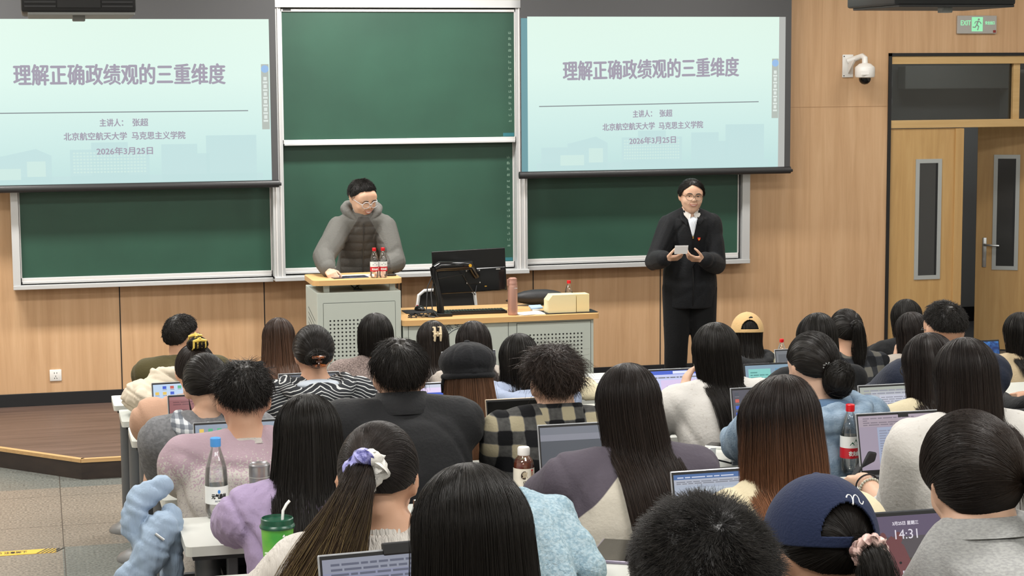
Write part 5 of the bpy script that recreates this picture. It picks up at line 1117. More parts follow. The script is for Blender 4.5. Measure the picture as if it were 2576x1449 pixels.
def ball_cap(c, m, gap=True, scale=1.09, emblem=None, rzz=0.0):
    H = c.H; A = H.A*scale; phi = np.linspace(-180, 180, 241)[:-1]; nt = 64; V = []; F = []
    tmax = lambda p: 101-15*(1-math.cos(math.radians(p)))/2
    for p in phi:
        for j in range(nt):
            t = tmax(p)*j/(nt-1); d = ddir(math.radians(p+rzz), math.radians(t))[None] ; seam = 1-0.004*math.exp(-((((p+30) % 60)-30)/2.2)**2); V.append((H.C+((d*A*seam)@c.R.T)[0]))
    n = len(phi)
    for i in range(n):
        p = phi[i]+0.75
        for j in range(nt-1):
            t = tmax(p)*(j+0.5)/(nt-1)
            if gap and abs(p) < 33 and 91 > t > 93-33*math.sqrt(max(0, 1-(p/33)**2)): continue
            i2 = (i+1) % n; F.append((i*nt+j, i*nt+j+1, i2*nt+j+1, i2*nt+j))
    q = MB(); q.add(V, F); o = q.build('baseball_cap', m, c.root, smooth=True, ang=80); md = o.modifiers.new('thickness', 'SOLIDIFY'); md.thickness = 0.003; md.offset = 1
    b = MB(); top = H.C+((np.array([[0, 0, 1.0]])*A)@c.R.T)[0]; b.ell(top, (0.009, 0.009, 0.005)); b.build('button', m, o, smooth=True)
    br = MB(); Vb = []; Fb = []; na, nr = 17, 6
    for k in range(2):
        for i in range(na):
            a = math.radians(-62+124*i/(na-1))
            for j in range(nr):
                e = ddir(math.radians(180)+a, math.radians(84))*A; e = e+np.array((0, 1, -0.12))*0.07*math.cos(a*1.15)*j/(nr-1); e[2] -= 0.012*(math.sin(a)**2)*j/(nr-1)+0.003*k; Vb.append(H.C+c.R @ e)
    for k in range(2):
        for i in range(na-1):
            for j in range(nr-1): a_ = k*na*nr+i*nr+j; Fb.append((a_, a_+nr, a_+nr+1, a_+1))
    for i in range(na-1): a_ = i*nr+nr-1; Fb.append((a_, a_+nr, a_+nr+na*nr, a_+na*nr))
    br.add(Vb, Fb); br.build('brim', m, o, smooth=True)
    return o
def beret(c, m):
    H = c.H; q = MB(); v = Vol(); ctr = H.C+c.R @ np.array((0, -0.012, 0.034)); v.ell(ctr, (0.112, 0.118, 0.074), 28, 18, R=c.R); v.ell(ctr-c.R @ np.array((0, 0.0, 0.04)), (0.098, 0.11, 0.05), 28, 18, R=c.R)
    me = v.fuse(0.006, 3); V = getv(me); D = (V-ctr) @ c.R; ph = np.arctan2(D[:, 0], D[:, 1]); V += normals(me)*(-0.0035*np.exp(-((np.mod(ph+PI/8, PI/4)-PI/8)/0.05)**2)*np.clip(D[:, 2]*30+0.6, 0, 1)+0.002*fbm(V, 30, 1))[:, None]; setv(me, V)
    o = place_mesh(me, 'newsboy_cap', m, c.root); b = MB(); pts = []
    for i in range(48): a = 2*PI*i/48; pts.append(H.C+c.R @ np.array((0.093*math.cos(a), -0.004+0.108*math.sin(a), -0.022)))
    b.tube(pts, 0.012, 10, closed=True); b.build('cap_band', m, o, smooth=True); e = MB(); e.ell(ctr+c.R @ np.array((0, 0, 0.074)), (0.012, 0.012, 0.006)); e.build('button', m, o, smooth=True)
    t = MB(); t.tube([H.C+c.R @ np.array((-0.098, -0.02, -0.02)), H.C+c.R @ np.array((-0.104, -0.01, -0.05)), H.C+c.R @ np.array((-0.098, 0.02, -0.08))], [0.007, 0.006, 0.005]); t.build('strap', m, o)
    return o
def glasses(c, m, r=0.021, rim=0.0016, dy=0.094, dzz=0.008, tm=True):
    g = MB(); hs = getattr(c, 'hs', 1.0); f = lambda p: c.h+c.R @ (np.array(p, float)*hs)
    for s in (-1, 1): g.tube([f((s*0.031+r*1.12*math.cos(a), dy-abs(s*0.031+r*math.cos(a))*0.12, dzz+r*0.92*math.sin(a))) for a in np.linspace(0, 2*PI, 25)[:-1]], rim, 6, closed=True)
    g.tube([f((-0.010, dy, dzz+0.004)), f((0, dy+0.003, dzz+0.008)), f((0.010, dy, dzz+0.004))], rim, 6)
    for s in (-1, 1): g.tube([f((s*0.055, dy-0.008, dzz+0.004)), f((s*0.074, 0.05, dzz+0.008)), f((s*0.081, -0.01, dzz+0.008)), f((s*0.079, -0.035, dzz-0.015))], rim, 6)
    return g.build('glasses', m, c.root, smooth=True)
M_STEELRIM = mat('metal_rim', '6b665e', 0.3, 0.8); M_BLKRIM = mat('black_rim', '141414', 0.35); M_CLEARRIM = mat('clear_rim', 'c9ccd0', 0.25)
M_CLIPBEIGE = mat('clip_cream', 'd9c6a4', 0.35); M_CLIPYEL = mat('clip_yellow', 'e5c65f', 0.35); M_CLIPTORT = mat('clip_tortoise', '3b1d10', 0.2, noise=('8a4a1f', 60, (1, 1, 1), 0.5, 0.6)); M_ELASTIC = mat('hair_tie_black', '1b191a', 0.7)
# ------------------------------------------------------------------ the audience
def raised(s, w, hint=None, hand=None, se=0.86): return dict(w=w, hint=hint or (s*0.8, 0.35, -1.0), hand=hand or {}, se=se)
# row one
def f(c): c.H.short('hair', c.root, HC_BLACK, 2200, 0.03, 0.2, 0.2, 0.015); collar(c, C_OLIVE, fall=0.02, h=0.035); glasses(c, M_STEELRIM)
seated('man in olive jacket with glasses, turned sideways towards the lectern', 457, 792, 10.1, 0, yaw=-48, pitch=4, sw=0.185, top=C_OLIVE, topname='jacket', off=0.026, bx=-0.06, hair=f, fold=0.008)
def f(c): c.H.hang('hair', c.root, HC_BROWN, 0.36, 420, back=0.02, amp=0.05, flare=0.25)
seated('woman with long loose brown hair sitting before the lectern louvres', 700, 800, 10.1, 0, top=C_BLACK, hair=f)
def f(c): c.H.hang('hair', c.root, HC_SOFT, 0.34, 420, back=0.03); p = c.H.pt(ddir(0.05, math.radians(78)), 1.12); claw_clip(c, p+(0, -0.006, -0.01), M_CLIPBEIGE, 0.04, 0.03, rx=PI/2, ry=PI/2, gap=0.016)
seated('woman with black hair held by a large cream claw clip', 1088, 808, 10.1, 0, top=C_PLAIDB, hair=f, hs=0.98)
def f(c):
    c.H.hang('hair', c.root, HC_BLACK, 0.26, 420, span=120, back=0.03, ragged=0.5, tuck=0.1); o = ball_cap(c, cloth('tan_cotton', 'c8a674', 0.8))
    e = MB(); p = c.H.pt(ddir(0.12, math.radians(52)), 1.105); e.ell(p, (0.012, 0.005, 0.008)); e.ell(p+np.array((-0.008, -0.001, -0.002)), (0.006, 0.004, 0.006)); 
    for x in (-0.012, 0, 0.011): e.ell(p+np.array((x, 0.0, -0.018)), (0.0035, 0.003, 0.004))
    e.build('embroidery', mat('dark_thread', '2a211b', 0.8), o, smooth=True); hood(c, C_BLACK2, s=0.8, drop=0.03)
seated('woman in a tan baseball cap with long black hair and khaki jacket', 1880, 785, 10.1, 0, top=C_KHAKI, topname='jacket', off=0.024, hair=f, hat=0.012, yaw=-12)
def f(c): c.H.hang('hair', c.root, HC_BLACK, 0.12, 420, back=0.01, curlin=0.12, ragged=0.08)
seated('person with black bobbed hair in front of the closed door leaf', 2280, 753, 10.1, 0, top=C_BLACK, hair=f)
# row two
def f(c): c.H.hang('hair', c.root, HC_BLACK, 0.115, 520, back=0.0, curlin=0.25, ragged=0.06, amp=0.015, tuck=-0.03)
seated('woman with sleek black bob and brown tweed jacket', 943, 787, 9.05, 1, top=C_TWEED, topname='jacket', off=0.028, sw=0.175, hair=f, pitch=4)
def f(c): c.H.hang('hair', c.root, HC_DKBR, 0.36, 420, back=0.03, flare=0.18)
seated('woman with smooth dark brown hair in front of the desk emblem', 1190, 808, 9.05, 1, top=C_STONE, hair=f)
def f(c):
    c.H.hang('hair', c.root, HC_DKBR, 0.30, 420, back=0.02, flare=0.2, ragged=0.3); collar(c, C_STONE, fall=0.028, h=0.04)
seated('woman in stone trench coat resting her cheek on her raised hand', 2297, 785, 9.05, 1, bx=0.05, top=C_STONE, topname='trench_coat', off=0.024, hair=f, roll=-8, voxb=0.0075, yaw=8,
       L=raised(-1, (-0.125, 0.12, 0.93), (-1, 0.2, -1), dict(d=(0.25, 0.0, 1), n=(1, 0.2, -0.2), curl=0.9, thumb=0.4), 0.9), skin=M_SKIN2)
def f(c):
    T = (0.0, -1, 0.18); c.H.tied('hair', c.root, HC_BLACK, T, 420); p = c.H.pt(nrm(T), 1.1); c.H.tail('ponytail', c.root, HC_BLACK, [p, p+(0.01, -0.03, 0.0), p+(0.015, -0.03, -0.12), p+(0.02, -0.01, -0.25), p+(0.015, 0.01, -0.36)], [0.016, 0.026, 0.036, 0.03, 0.012], 220); scrunchie(c, p, 0.014, M_ELASTIC, th=0.007)
seated('woman with a black ponytail and dark plaid jacket', 2128, 778, 9.05, 1, bx=-0.05, top=C_PLAIDB, topname='jacket', off=0.024, hair=f, pitch=8)
def f(c): c.H.hang('hair', c.root, HC_BLACK, 0.2, 420, back=0.0, ragged=0.3, flare=0.0, curlin=0.05)
seated('woman with shoulder-length black hair and beige jacket at the frame edge by the open door', 2566, 785, 9.05, 1, top=C_BEIGE, topname='jacket', off=0.026, hair=f, bx=0.0, pitch=4)
# row three
def f(c):
    T = (0.15, -0.55, 0.85); c.H.tied('hair', c.root, HC_SOFT, T, 460); p = c.H.pt(nrm(T), 1.05); c.H.bun('hair_bun', c.root, HC_SOFT, p+(0.0, -0.005, 0.006), (0.04, 0.035, 0.03), 160); claw_clip(c, p+(0.0, -0.01, 0.03), M_CLIPYEL, 0.03, 0.05, rx=0.3, rz=0.3, gap=0.026)
    collar(c, C_PEACH, fall=0.035, h=0.04, r=0.078)
seated('woman in peach wool coat with a yellow claw clip in her hair', 490, 866, 8.0, 2, top=C_PEACH, topname='coat', off=0.036, fold=0.012, sw=0.18, hair=f, bx=-0.06, yaw=-8, wide=0.34, skin=M_SKIN2)
def f(c):
    T = (0.0, -1, -0.42); c.H.tied('hair', c.root, HC_BLACK, T, 560, lift=0.07); p = c.H.pt(nrm(T), 1.1); c.H.bun('hair_bun', c.root, HC_BLACK, p+(0, -0.012, 0.01), (0.045, 0.032, 0.036), 180); claw_clip(c, p+(0, -0.045, 0.0), M_CLIPTORT, 0.028, 0.05, rx=PI/2)
    hood(c, C_STRIPE, C_HOODIN, 1.12, 0.12); n = MB(); n.tube([c.h+np.array((0.056*math.cos(a), -0.037+0.058*math.sin(a), -0.118)) for a in np.linspace(0, 2*PI, 30)[:-1]], 0.0012, 5, closed=True); n.build('necklace', M_PORT, c.root)
seated('woman in black and white striped hoodie with a tortoiseshell clip', 787, 822, 8.0, 2, top=C_STRIPE, topname='hoodie', off=0.028, sw=0.18, hair=f, vol=1.04, fold=0.008, pitch=8)
def f(c): c.H.hang('hair', c.root, HC_BLACK, 0.2, 520, back=0.02, ragged=0.5, amp=0.06, wave=0.006, curlin=0.05); hood(c, C_LBLUE, None, 1.1, 0.09)
seated('woman with messy black hair and pale blue hooded top', 1305, 840, 8.0, 2, top=C_LBLUE, topname='hoodie', off=0.032, sw=0.19, hair=f, bx=0.05, fold=0.009)
def f(c): c.H.hang('hair', c.root, HC_BLACK, 0.3, 480, back=0.02, part=0.01, amp=0.04)
seated('woman with parted long black hair in front of the ponytailed woman', 2055, 790, 8.0, 2, top=C_BLACK, hair=f, vol=1.04)
# row four
def f(c):
    T = (0.35, -0.9, -0.35); c.H.tied('hair', c.root, HC_BLACK, T, 520); p = c.H.pt(nrm(T), 1.05); c.H.tail('low_tail', c.root, HC_BLACK, [p, p+(0.03, -0.02, -0.03), p+(0.05, 0.0, -0.12)], [0.02, 0.028, 0.02], 120); hood(c, C_CHECK, None, 0.95, 0.07)
    q = MB(); s = c.h+c.R @ np.array((-0.075, 0.045, -0.02)); [q.tube([s, s+(0.004+i*0.002, -0.004, -0.05), s+(0.02-i*0.003, -0.01, -0.11)], [0.001, 0.001, 0.0006]) for i in range(4)]; q.build('loose_lock', M_BLACK, c.root)
seated('woman in grey sweatshirt with checked hood, cheek resting on her fist', 520, 890, 6.95, 3, top=C_GREY, topname='sweatshirt', off=0.028, sw=0.18, hair=f, roll=-10, yaw=-6, pitch=18, voxb=0.007, bx=0.07,
       L=raised(-1, (-0.07, 0.165, 0.92), (-1.0, 0.25, -0.9), dict(d=(0.15, 0.15, 1), n=(0.9, -0.3, 0), curl=1.35, thumb=1.0), 0.9), skin=M_SKIN2, fold=0.008)
def f(c): c.H.hang('hair', c.root, HC_BERET, 0.46, 760, back=0.03, flare=0.28, ragged=0.2, amp=0.035, curlin=-0.02); beret(c, cloth('black_wool', '1b1c1f', 0.9))
seated('woman in a black newsboy cap with long brown hair', 1175, 853, 6.95, 3, top=C_BLACK, hair=f, hat=0.02, pitch=10, vol=1.02)
def f(c): c.H.hang('hair', c.root, HC_BLACK, 0.36, 1000, back=0.03, ragged=0.35, amp=0.03, flare=0.12, sway=0.035, taper=0.3)
seated('woman with long straight black hair and white sweater, one hand near her face', 1800, 815, 6.95, 3, top=C_WHITE, topname='sweater', off=0.026, hair=f, voxb=0.0075, vol=1.06, pitch=8, skin=M_SKIN2,
       L=raised(-1, (-0.135, 0.15, 0.98), (-0.9, 0.5, -1), dict(d=(0.35, 0.15, 1), n=(1, 0, -0.3), curl=0.7), 0.86), fold=0.007, sw=0.172, bx=0.02)
def f(c): c.H.short('hair', c.root, HC_BLACK, 2800, 0.03, 0.2, 0.3, 0.012, hl=[(0, 104), (40, 102), (62, 96), (76, 84), (95, 76), (115, 70), (140, 58), (180, 50)]); glasses(c, M_BLKRIM)
seated('man with cropped black hair and navy jacket beside the blue laptop screen', 2375, 760, 6.95, 3, top=C_NAVY, topname='jacket', off=0.034, sw=0.19, hair=f, pitch=6)
def f(c): c.H.short('hair', c.root, HC_BLACK, 500, 0.035)
seated('person in black at the frame edge, only a shoulder showing', 2700, 850, 6.95, 3, top=C_BLACK, off=0.03, sw=0.19, hair=f, bx=-0.02)
# row five
def f(c): c.H.short('hair', c.root, HC_BLACK, 3600, 0.055, 0.38, 0.22, 0.06, swirl=0.8, hl=[(0, 121), (35, 119), (58, 112), (72, 98), (85, 84), (100, 80), (120, 72), (145, 58), (180, 48)]); collar(c, C_PINK, 'ribbed_neckline', r=0.066, h=0.022, flare=0.02, dzz=-0.012, thick=0.01)
seated('boy with tousled black hair and printed dusty pink sweater', 610, 897, 5.9, 4, top=C_PINK, topname='sweater', off=0.028, sw=0.18, hair=f, pitch=12, fold=0.012, voxb=0.011, voxc=0.010, wide=0.36, bx=-0.02, hat=0.02)
def f(c): c.H.short('hair', c.root, HC_BLACK, 3600, 0.07, 0.2, 0.04, 0.025, swirl=0.4); collar(c, C_BLACK2, fall=0.03, h=0.05, r=0.072)
seated('boy with mop of black hair and black collared jacket', 1003, 848, 5.9, 4, top=C_BLACK2, topname='jacket', off=0.034, sw=0.19, hair=f, pitch=14, fold=0.007, voxb=0.011, voxc=0.011, vol=1.0, hat=0.012, neck=0.078, yaw=-4, skin=M_SKIN2)
def f(c): c.H.short('hair', c.root, two_tone('261c17', '352820'), 3800, 0.07, 0.5, 0.22, 0.065, swirl=1.1); collar(c, C_PLAID, fall=0.03, h=0.045, r=0.072)
seated('boy with curly dark hair and grey plaid shirt leaning on his hand', 1395, 857, 5.9, 4, top=C_PLAID, topname='shirt', off=0.034, sw=0.18, hair=f, pitch=10, fold=0.009, voxb=0.0075, voxc=0.011, hat=0.02, neck=0.095, skin=M_SKIN2, roll=-4,
       L=raised(-1, (-0.085, 0.085, 0.965), (-1, 0.3, -0.7), dict(d=(0.45, 0.35, 0.7), n=(0.5, 0.1, 0.6), curl=0.9), 0.62))
def f(c):
    T = (0.35, -0.85, -0.62); c.H.tied('hair', c.root, HC_BLACK, T, 560); p = c.H.pt(nrm(T), 1.12); c.H.bun('hair_bun', c.root, HC_BLACK, p+(0.005, -0.012, -0.01), (0.052, 0.045, 0.062), 260, axis=(0.2, 1, 0.1)); scrunchie(c, p+(-0.03, -0.0, 0.03), 0.016, M_PORT, th=0.003); hood(c, C_DENIM, cloth('dark_denim', '4d6784'), 1.15, 0.11)
seated('woman with low black bun and washed denim jacket', 2045, 836, 5.9, 4, top=C_DENIM, topname='denim_jacket', off=0.034, sw=0.18, hair=f, bx=-0.04, yaw=6, pitch=14, fold=0.009, voxc=0.011, voxb=0.011, skin=M_SKIN2)
def f(c): c.H.hang('hair', c.root, HC_DKBR, 0.34, 560, back=0.02, flare=0.15, ragged=0.3); glasses(c, M_BLKRIM)
seated('woman with dark hair, glasses and cream top, mostly hidden by the woman in white', 2338, 838, 5.9, 4, bx=0.06, top=C_CREAM, hair=f, yaw=12)
# row six
def f(c): c.H.hang('hair', c.root, HC_BLACK, 0.46, 1400, back=0.03, flare=0.35, ragged=0.5, amp=0.035, sway=-0.01)
seated('woman with very long black hair and lilac cable-knit cardigan', 772, 993, 4.85, 5, top=C_LILAC, topname='cardigan', off=0.028, sw=0.165, hair=f, fold=0.011, voxc=0.008, wide=0.36, post=lambda V, N: 0.0022*np.sin(V[:, 0]*150+1.5*np.sin(V[:, 2]*60))*np.sin(V[:, 1]*90+V[:, 2]*70), pitch=16, trousers=cloth('stone_trousers', 'b9aea0'))
def rag(C, h, sw): x = np.abs(C[:, 0]-h[0]); z = C[:, 2]; zN = h[2]-NECK; lim = np.where(z > zN-0.25, 0.04+(zN-z)*0.95, 9.0); return np.maximum(np.maximum((x-lim)*0.7, x-sw-0.022), z-zN+0.012)
def f(c): c.H.hang('hair', c.root, HC_DKBR, 0.50, 1500, back=0.03, flare=0.25, ragged=0.3, amp=0.03, sway=0.045, taper=0.2)
seated('woman in cream raglan top with plum sleeves and long dark brown hair', 1580, 915, 4.85, 5, top=C_RAGLAN, topname='raglan_top', off=0.022, sw=0.178, hair=f, region=rag, fold=0.006, voxc=0.009, voxb=0.011, bx=-0.02, wide=0.3)
def f(c):
    c.H.hang('hair', c.root, HC_DKBR, 0.36, 1000, back=0.02, flare=0.2, ragged=0.25, amp=0.03)
    for r_, m_, t_ in ((0.034, M_ELASTIC, 0.0028), (0.031, mat('jade_beads', 'b9b8a8', 0.25), 0.0048)):
        q = MB(); e, w = c.el[-1], c.lw; a = nrm(w-e); u = nrm(np.cross(a, (0, 0, 1))); v = np.cross(a, u); ct = e+(w-e)*(0.93 if t_ < 0.004 else 0.84); n = 22
        if t_ < 0.004: q.tube([ct+r_*(math.cos(t)*u+math.sin(t)*v) for t in np.linspace(0, 2*PI, 26)[:-1]], t_, 6, closed=True)
        else:
            for i in range(n): q.ell(ct+r_*(math.cos(2*PI*i/n)*u+math.sin(2*PI*i/n)*v), (t_,)*3, 8, 6)
        q.build('hair_elastic' if t_ < 0.004 else 'bead_bracelet', m_, c.root, smooth=True)
LW = np.array((-0.18, 0.40, 0.825))
def f2(c): c.lw = LW; f(c)
seated('woman in white sweatshirt with long brown hair, one hand on her laptop', 2430, 850, 4.85, 5, top=C_WHITE, topname='sweatshirt', off=0.03, sw=0.172, hair=f2, voxb=0.0075, voxc=0.011, pitch=12, fold=0.008, skin=M_SKIN2, bx=0.02, ears=False,
       L=dict(w=LW, hint=(0.05, -0.45, -0.9), hand=dict(d=(0.15, 1, -0.1), n=(0, 0, -1), curl=0.4), se=0.3))
# row seven
def f(c):
    T = (-0.2, -1, -0.12); c.H.tied('hair', c.root, HC_GREY, T, 3000, amp=0.008); p = c.H.pt(nrm(T), 1.1)
    c.H.tail('ponytail', c.root, HC_STREAK, [p+(0, 0.02, 0), p+(-0.01, -0.05, -0.01), p+(-0.05, -0.07, -0.1), p+(-0.10, -0.07, -0.22), p+(-0.15, -0.05, -0.36), p+(-0.18, -0.02, -0.5)], [0.02, 0.032, 0.05, 0.075, 0.09, 0.08], 2200, 0.8)
    scrunchie(c, p+(0.004, -0.03, 0), 0.026, cloth('lilac_satin', '9b9bd0', 0.4, noise=('3f3f7a', 40, (1, 1, 1), 0.5, 0.6)), (0.1, 1, 0.1), cloth('white_satin', 'dcdad4', 0.4), 0.017)
    collar(c, C_RIB, 'lace_collar', r=0.064, h=0.035, flare=0.012, thick=0.004); g = glasses(c, M_STEELRIM)
    e = MB(); ep = c.h+c.R @ np.array((0.083, -0.012, -0.045)); e.box(ep[0]-0.006, ep[0]+0.006, ep[1]-0.006, ep[1]+0.006, ep[2]-0.008, ep[2]+0.008, bev=0.001); e.build('earring', mat('dark_silver', '6d6a66', 0.25, 0.8), c.root)
seated('woman in white ribbed top whose streaked ponytail hangs from a lilac scrunchie', 950, 1066, 3.85, 6, top=C_RIB, topname='ribbed_top', off=0.02, sw=0.165, hair=f, yaw=-18, pitch=22, neck=0.095, voxb=0.009, voxc=0.009, fold=0.006, skin=M_SKIN, bx=-0.03, wide=0.35)
def f(c): c.H.hang('hair', c.root, HC_OMBRE, 0.30, 2200, back=0.02, flare=0.2, ragged=0.25, amp=0.035, part=0.02, tuck=-0.02)
seated('woman with ombre hair fading to copper and cream top', 1960, 948, 3.85, 6, top=C_CREAM, topname='cream_top', off=0.026, sw=0.155, drop=0.035, hair=f, vol=1.02, voxc=0.011, fold=0.008)
# row eight and nine, nearest the camera
def f(c): c.H.hang('hair', c.root, HC_BLACK, 0.42, 5200, back=0.02, flare=0.2, ragged=0.2, amp=0.02)
seated('woman with centre-parted long black hair behind the laptop with a clamped webcam', 1185, 1178, 2.75, 7, top=C_BLACK, hair=f, vol=1.05, pitch=20)
M_CAPNAVY = cloth('navy_cotton_cap', '1d2743', 0.85, bump=(0.25, 220, (1, 1, 1)))
def f(c):
    T = (0.12, -1, -0.16); c.H.tied('hair', c.root, HC_BLACK, T, 1200); p = c.H.pt(nrm(T), 1.15); c.H.tail('ponytail', c.root, HC_BLACK, [p+(0, 0.03, 0), p+(0.005, -0.04, -0.01), p+(0.02, -0.06, -0.12), p+(0.02, -0.05, -0.3)], [0.02, 0.028, 0.04, 0.03], 500)
    scrunchie(c, p+(0.004, -0.028, -0.004), 0.022, cloth('rose_satin', 'd9b9b0', 0.3, noise=('8d6f6a', 60, (1, 1, 1), 0.5, 0.6)), (0.1, 1, 0.2), None, 0.009); o = ball_cap(c, M_CAPNAVY, scale=1.10)
    A = c.H.A*1.118; U = lambda u, v: c.H.C+c.R @ (ddir(math.radians(15)+u/(A[0]*math.sin(math.radians(57))), math.radians(57)-v/A[2])*A)
    st = np.array([(-0.019, 0.003), (-0.014, 0.009), (-0.008, 0.008), (-0.008, 0.0), (-0.011, -0.010), (-0.006, 0.001), (0.000, 0.0075), (0.006, 0.0085), (0.0075, 0.002), (0.005, -0.006), (0.009, -0.010), (0.018, -0.003)])
    st = [tuple(0.5*((2*st[i_])+(st[min(i_+1, 11)]-st[max(i_-1, 0)])*t_+(2*st[max(i_-1, 0)]-5*st[i_]+4*st[min(i_+1, 11)]-st[min(i_+2, 11)])*t_**2+(3*st[i_]-st[max(i_-1, 0)]-3*st[min(i_+1, 11)]+st[min(i_+2, 11)])*t_**3)) for i_ in range(11) for t_ in (0, .2, .4, .6, .8)]
    q = MB(); q.tube([U(*p_) for p_ in st], 0.0017, 6); q.build('embroidered_letter', mat('white_thread', 'e4e3e0', 0.6), o, smooth=True)
seated('woman in a navy baseball cap with an embroidered white n', 2062, 1196, 2.95, 7, top=C_BLACK, hair=f, bx=-0.13, sw=0.14, drop=0.04, lean=0.28, hat=0.012, pitch=16, yaw=6, roll=4)
def f(c):
    T = (0.62, -0.75, -0.42); collar(c, C_HEATH, 'ribbed_neckline', r=0.07, h=0.03, flare=0.02, dzz=-0.005, thick=0.01); c.H.HL = [(0, 152), (40, 148), (65, 132), (82, 112), (95, 98), (115, 80), (140, 62), (180, 50)]; c.H.tied('hair', c.root, HC_SOFT, T, 4500, amp=0.01); p = c.H.pt(nrm(T), 1.08); c.H.tail('ponytail', c.root, HC_SOFT, [p, p+(0.04, -0.02, 0.0), p+(0.06, -0.02, -0.06), p+(0.05, 0.0, -0.13), p+(0.07, 0.02, -0.17)], [0.018, 0.026, 0.034, 0.028, 0.01], 420, 1.3, 0.012); scrunchie(c, p+(0.012, -0.006, 0), 0.02, M_ELASTIC, (1, -0.5, 0), th=0.007)
seated('woman in heather grey sweatshirt with a low side ponytail, bent over her laptop', 2452, 1040, 3.0, 7, top=C_HEATH, topname='sweatshirt', off=0.028, hair=f, bx=0.12, lean=0.24, sw=0.11, drop=0.09, neck=0.08, wide=0.12, pitch=16, roll=-8, yaw=-4, voxc=0.010, voxb=0.010, vol=1.03, skin=M_SKIN2, fold=0.006)
def f(c): c.H.short('hair', c.root, two_tone('1a1817', '2a2724'), 26000, 0.021, 0.25, 0.55, 0.012, whorl=(0.06, -0.62, 0.78), swirl=0.7, fluff=1.0)
seated('person with fuzzy cropped black hair at the bottom frame edge', 1765, 1258, 2.0, 8, top=C_BLACK, hair=f, pitch=10, seat=False, vol=0.98)
# ------------------------------------------------------------------ the two lecturers on the stage
def face_y(x, z):
    HV = HEAD_FINE[0]; m = HV[:, 1] > 0; Q = HV[m]; i = np.argsort((Q[:, 0]-x)**2+(Q[:, 2]-z)**2)[:4]; return Q[i, 1].mean()
M_EYEW = mat('eye_white', 'd9d2cb', 0.3); M_IRIS = mat('dark_iris', '1d120d', 0.15); M_LIP = mat('lip', 'b06f62', 0.45); M_TEETH = mat('tooth_white', 'e9e4da', 0.3); M_BROW = mat('brow_hair', '191412', 0.8); M_MOUTHIN = mat('mouth_dark', '4a201c', 0.6); M_LID = mat('eyelid_line', '3a2620', 0.6)
def face(c, smile=1.0, open_=0.006, squint=0.6):
    W = lambda p: c.h+c.R @ ((np.array(p, float)+np.array((0, 0.0015, 0)))*c.hs)
    for s in (-1, 1):
        y = face_y(s*0.031, 0.012); e = MB(); e.ell(W((s*0.031, y-0.003, 0.012)), (0.0125, 0.006, 0.0065*squint), 14, 8, R=c.R); e.build('eye', M_EYEW, c.root, smooth=True)
        i = MB(); i.ell(W((s*0.031, y+0.0012, 0.012)), (0.0056, 0.0025, 0.0058*squint), 12, 8, R=c.R); i.build('iris', M_IRIS, c.root, smooth=True)
        l = MB(); l.tube([W((s*0.031+dx, face_y(s*0.031+dx, 0.012)+0.0012, 0.012+0.0068*squint-abs(dx)*0.22)) for dx in np.linspace(-0.015, 0.015, 7)], 0.0013, 6); l.build('eyelid', M_LID, c.root, smooth=True)
        b = MB(); b.tube([W((s*(0.014+t*0.034), face_y(s*(0.014+t*0.034), 0.03)+0.0008, 0.0285+0.007*math.sin(t*2.4)-0.003*t)) for t in np.linspace(0, 1, 8)], [0.0026, 0.0034, 0.0036, 0.0034, 0.003, 0.0026, 0.002, 0.001], 6); b.build('eyebrow', M_BROW, c.root, smooth=True)
    zm = -0.046; xs = np.linspace(-0.026, 0.026, 11); cv = lambda x: smile*0.007*(abs(x)/0.026)**1.8
    yv = lambda x, z: face_y(x, z)+0.0008
    u = MB(); u.tube([W((x, yv(x, zm), zm+cv(x)+open_*0.5*(1-(x/0.026)**2))) for x in xs], [0.0012]+[0.0026]*9+[0.0012], 6); u.tube([W((x, yv(x, zm-0.006), zm-0.003+cv(x)-open_*(1-(x/0.026)**2))) for x in xs], [0.0012]+[0.0034]*9+[0.0012], 6); u.build('lips', M_LIP, c.root, smooth=True)
    t = MB(); xs2 = np.linspace(-0.019, 0.019, 9); V = []; F = []
    for i, x in enumerate(xs2):
        for z in (zm+cv(x)+open_*0.42*(1-(x/0.026)**2), zm+cv(x)-0.001-open_*0.55*(1-(x/0.026)**2)): V += [W((x, yv(x, zm)+0.0004, z)), W((x, yv(x, zm)-0.003, z))]
    for i in range(8): a = i*4; F += [(a, a+4, a+6, a+2), (a+1, a+3, a+7, a+5), (a, a+1, a+5, a+4), (a+2, a+6, a+7, a+3)]
    t.add(V, F); t.build('teeth', M_TEETH, c.root)
    n = MB()
    for s in (-1, 1): n.tube([W((s*(0.019+k*0.016), face_y(s*(0.019+k*0.016), -0.02-k*0.03)+0.0003, -0.018-k*0.03)) for k in np.linspace(0, 1, 5)], [0.0006, 0.001, 0.0011, 0.001, 0.0005], 5)
    n.build('smile_line', mat('skin_fold', 'a87a62', 0.6), c.root)
def stand_legs(b, off):
    for s in (-1, 1):
        b.chain([(s*0.09, 0.0, 0.90), (s*0.10, 0.02, 0.49), (s*0.105, -0.01, 0.09)], [0.096+off, 0.072+off, 0.055+off*1.3])
        if off == 0: b.chain([(s*0.105, -0.01, 0.085), (s*0.105, -0.02, 0.045), (s*0.12, 0.16, 0.03)], [0.04, 0.042, 0.03])
    if off: b.ell((0, -0.005, 0.93), (0.165+off, 0.12+off, 0.1))
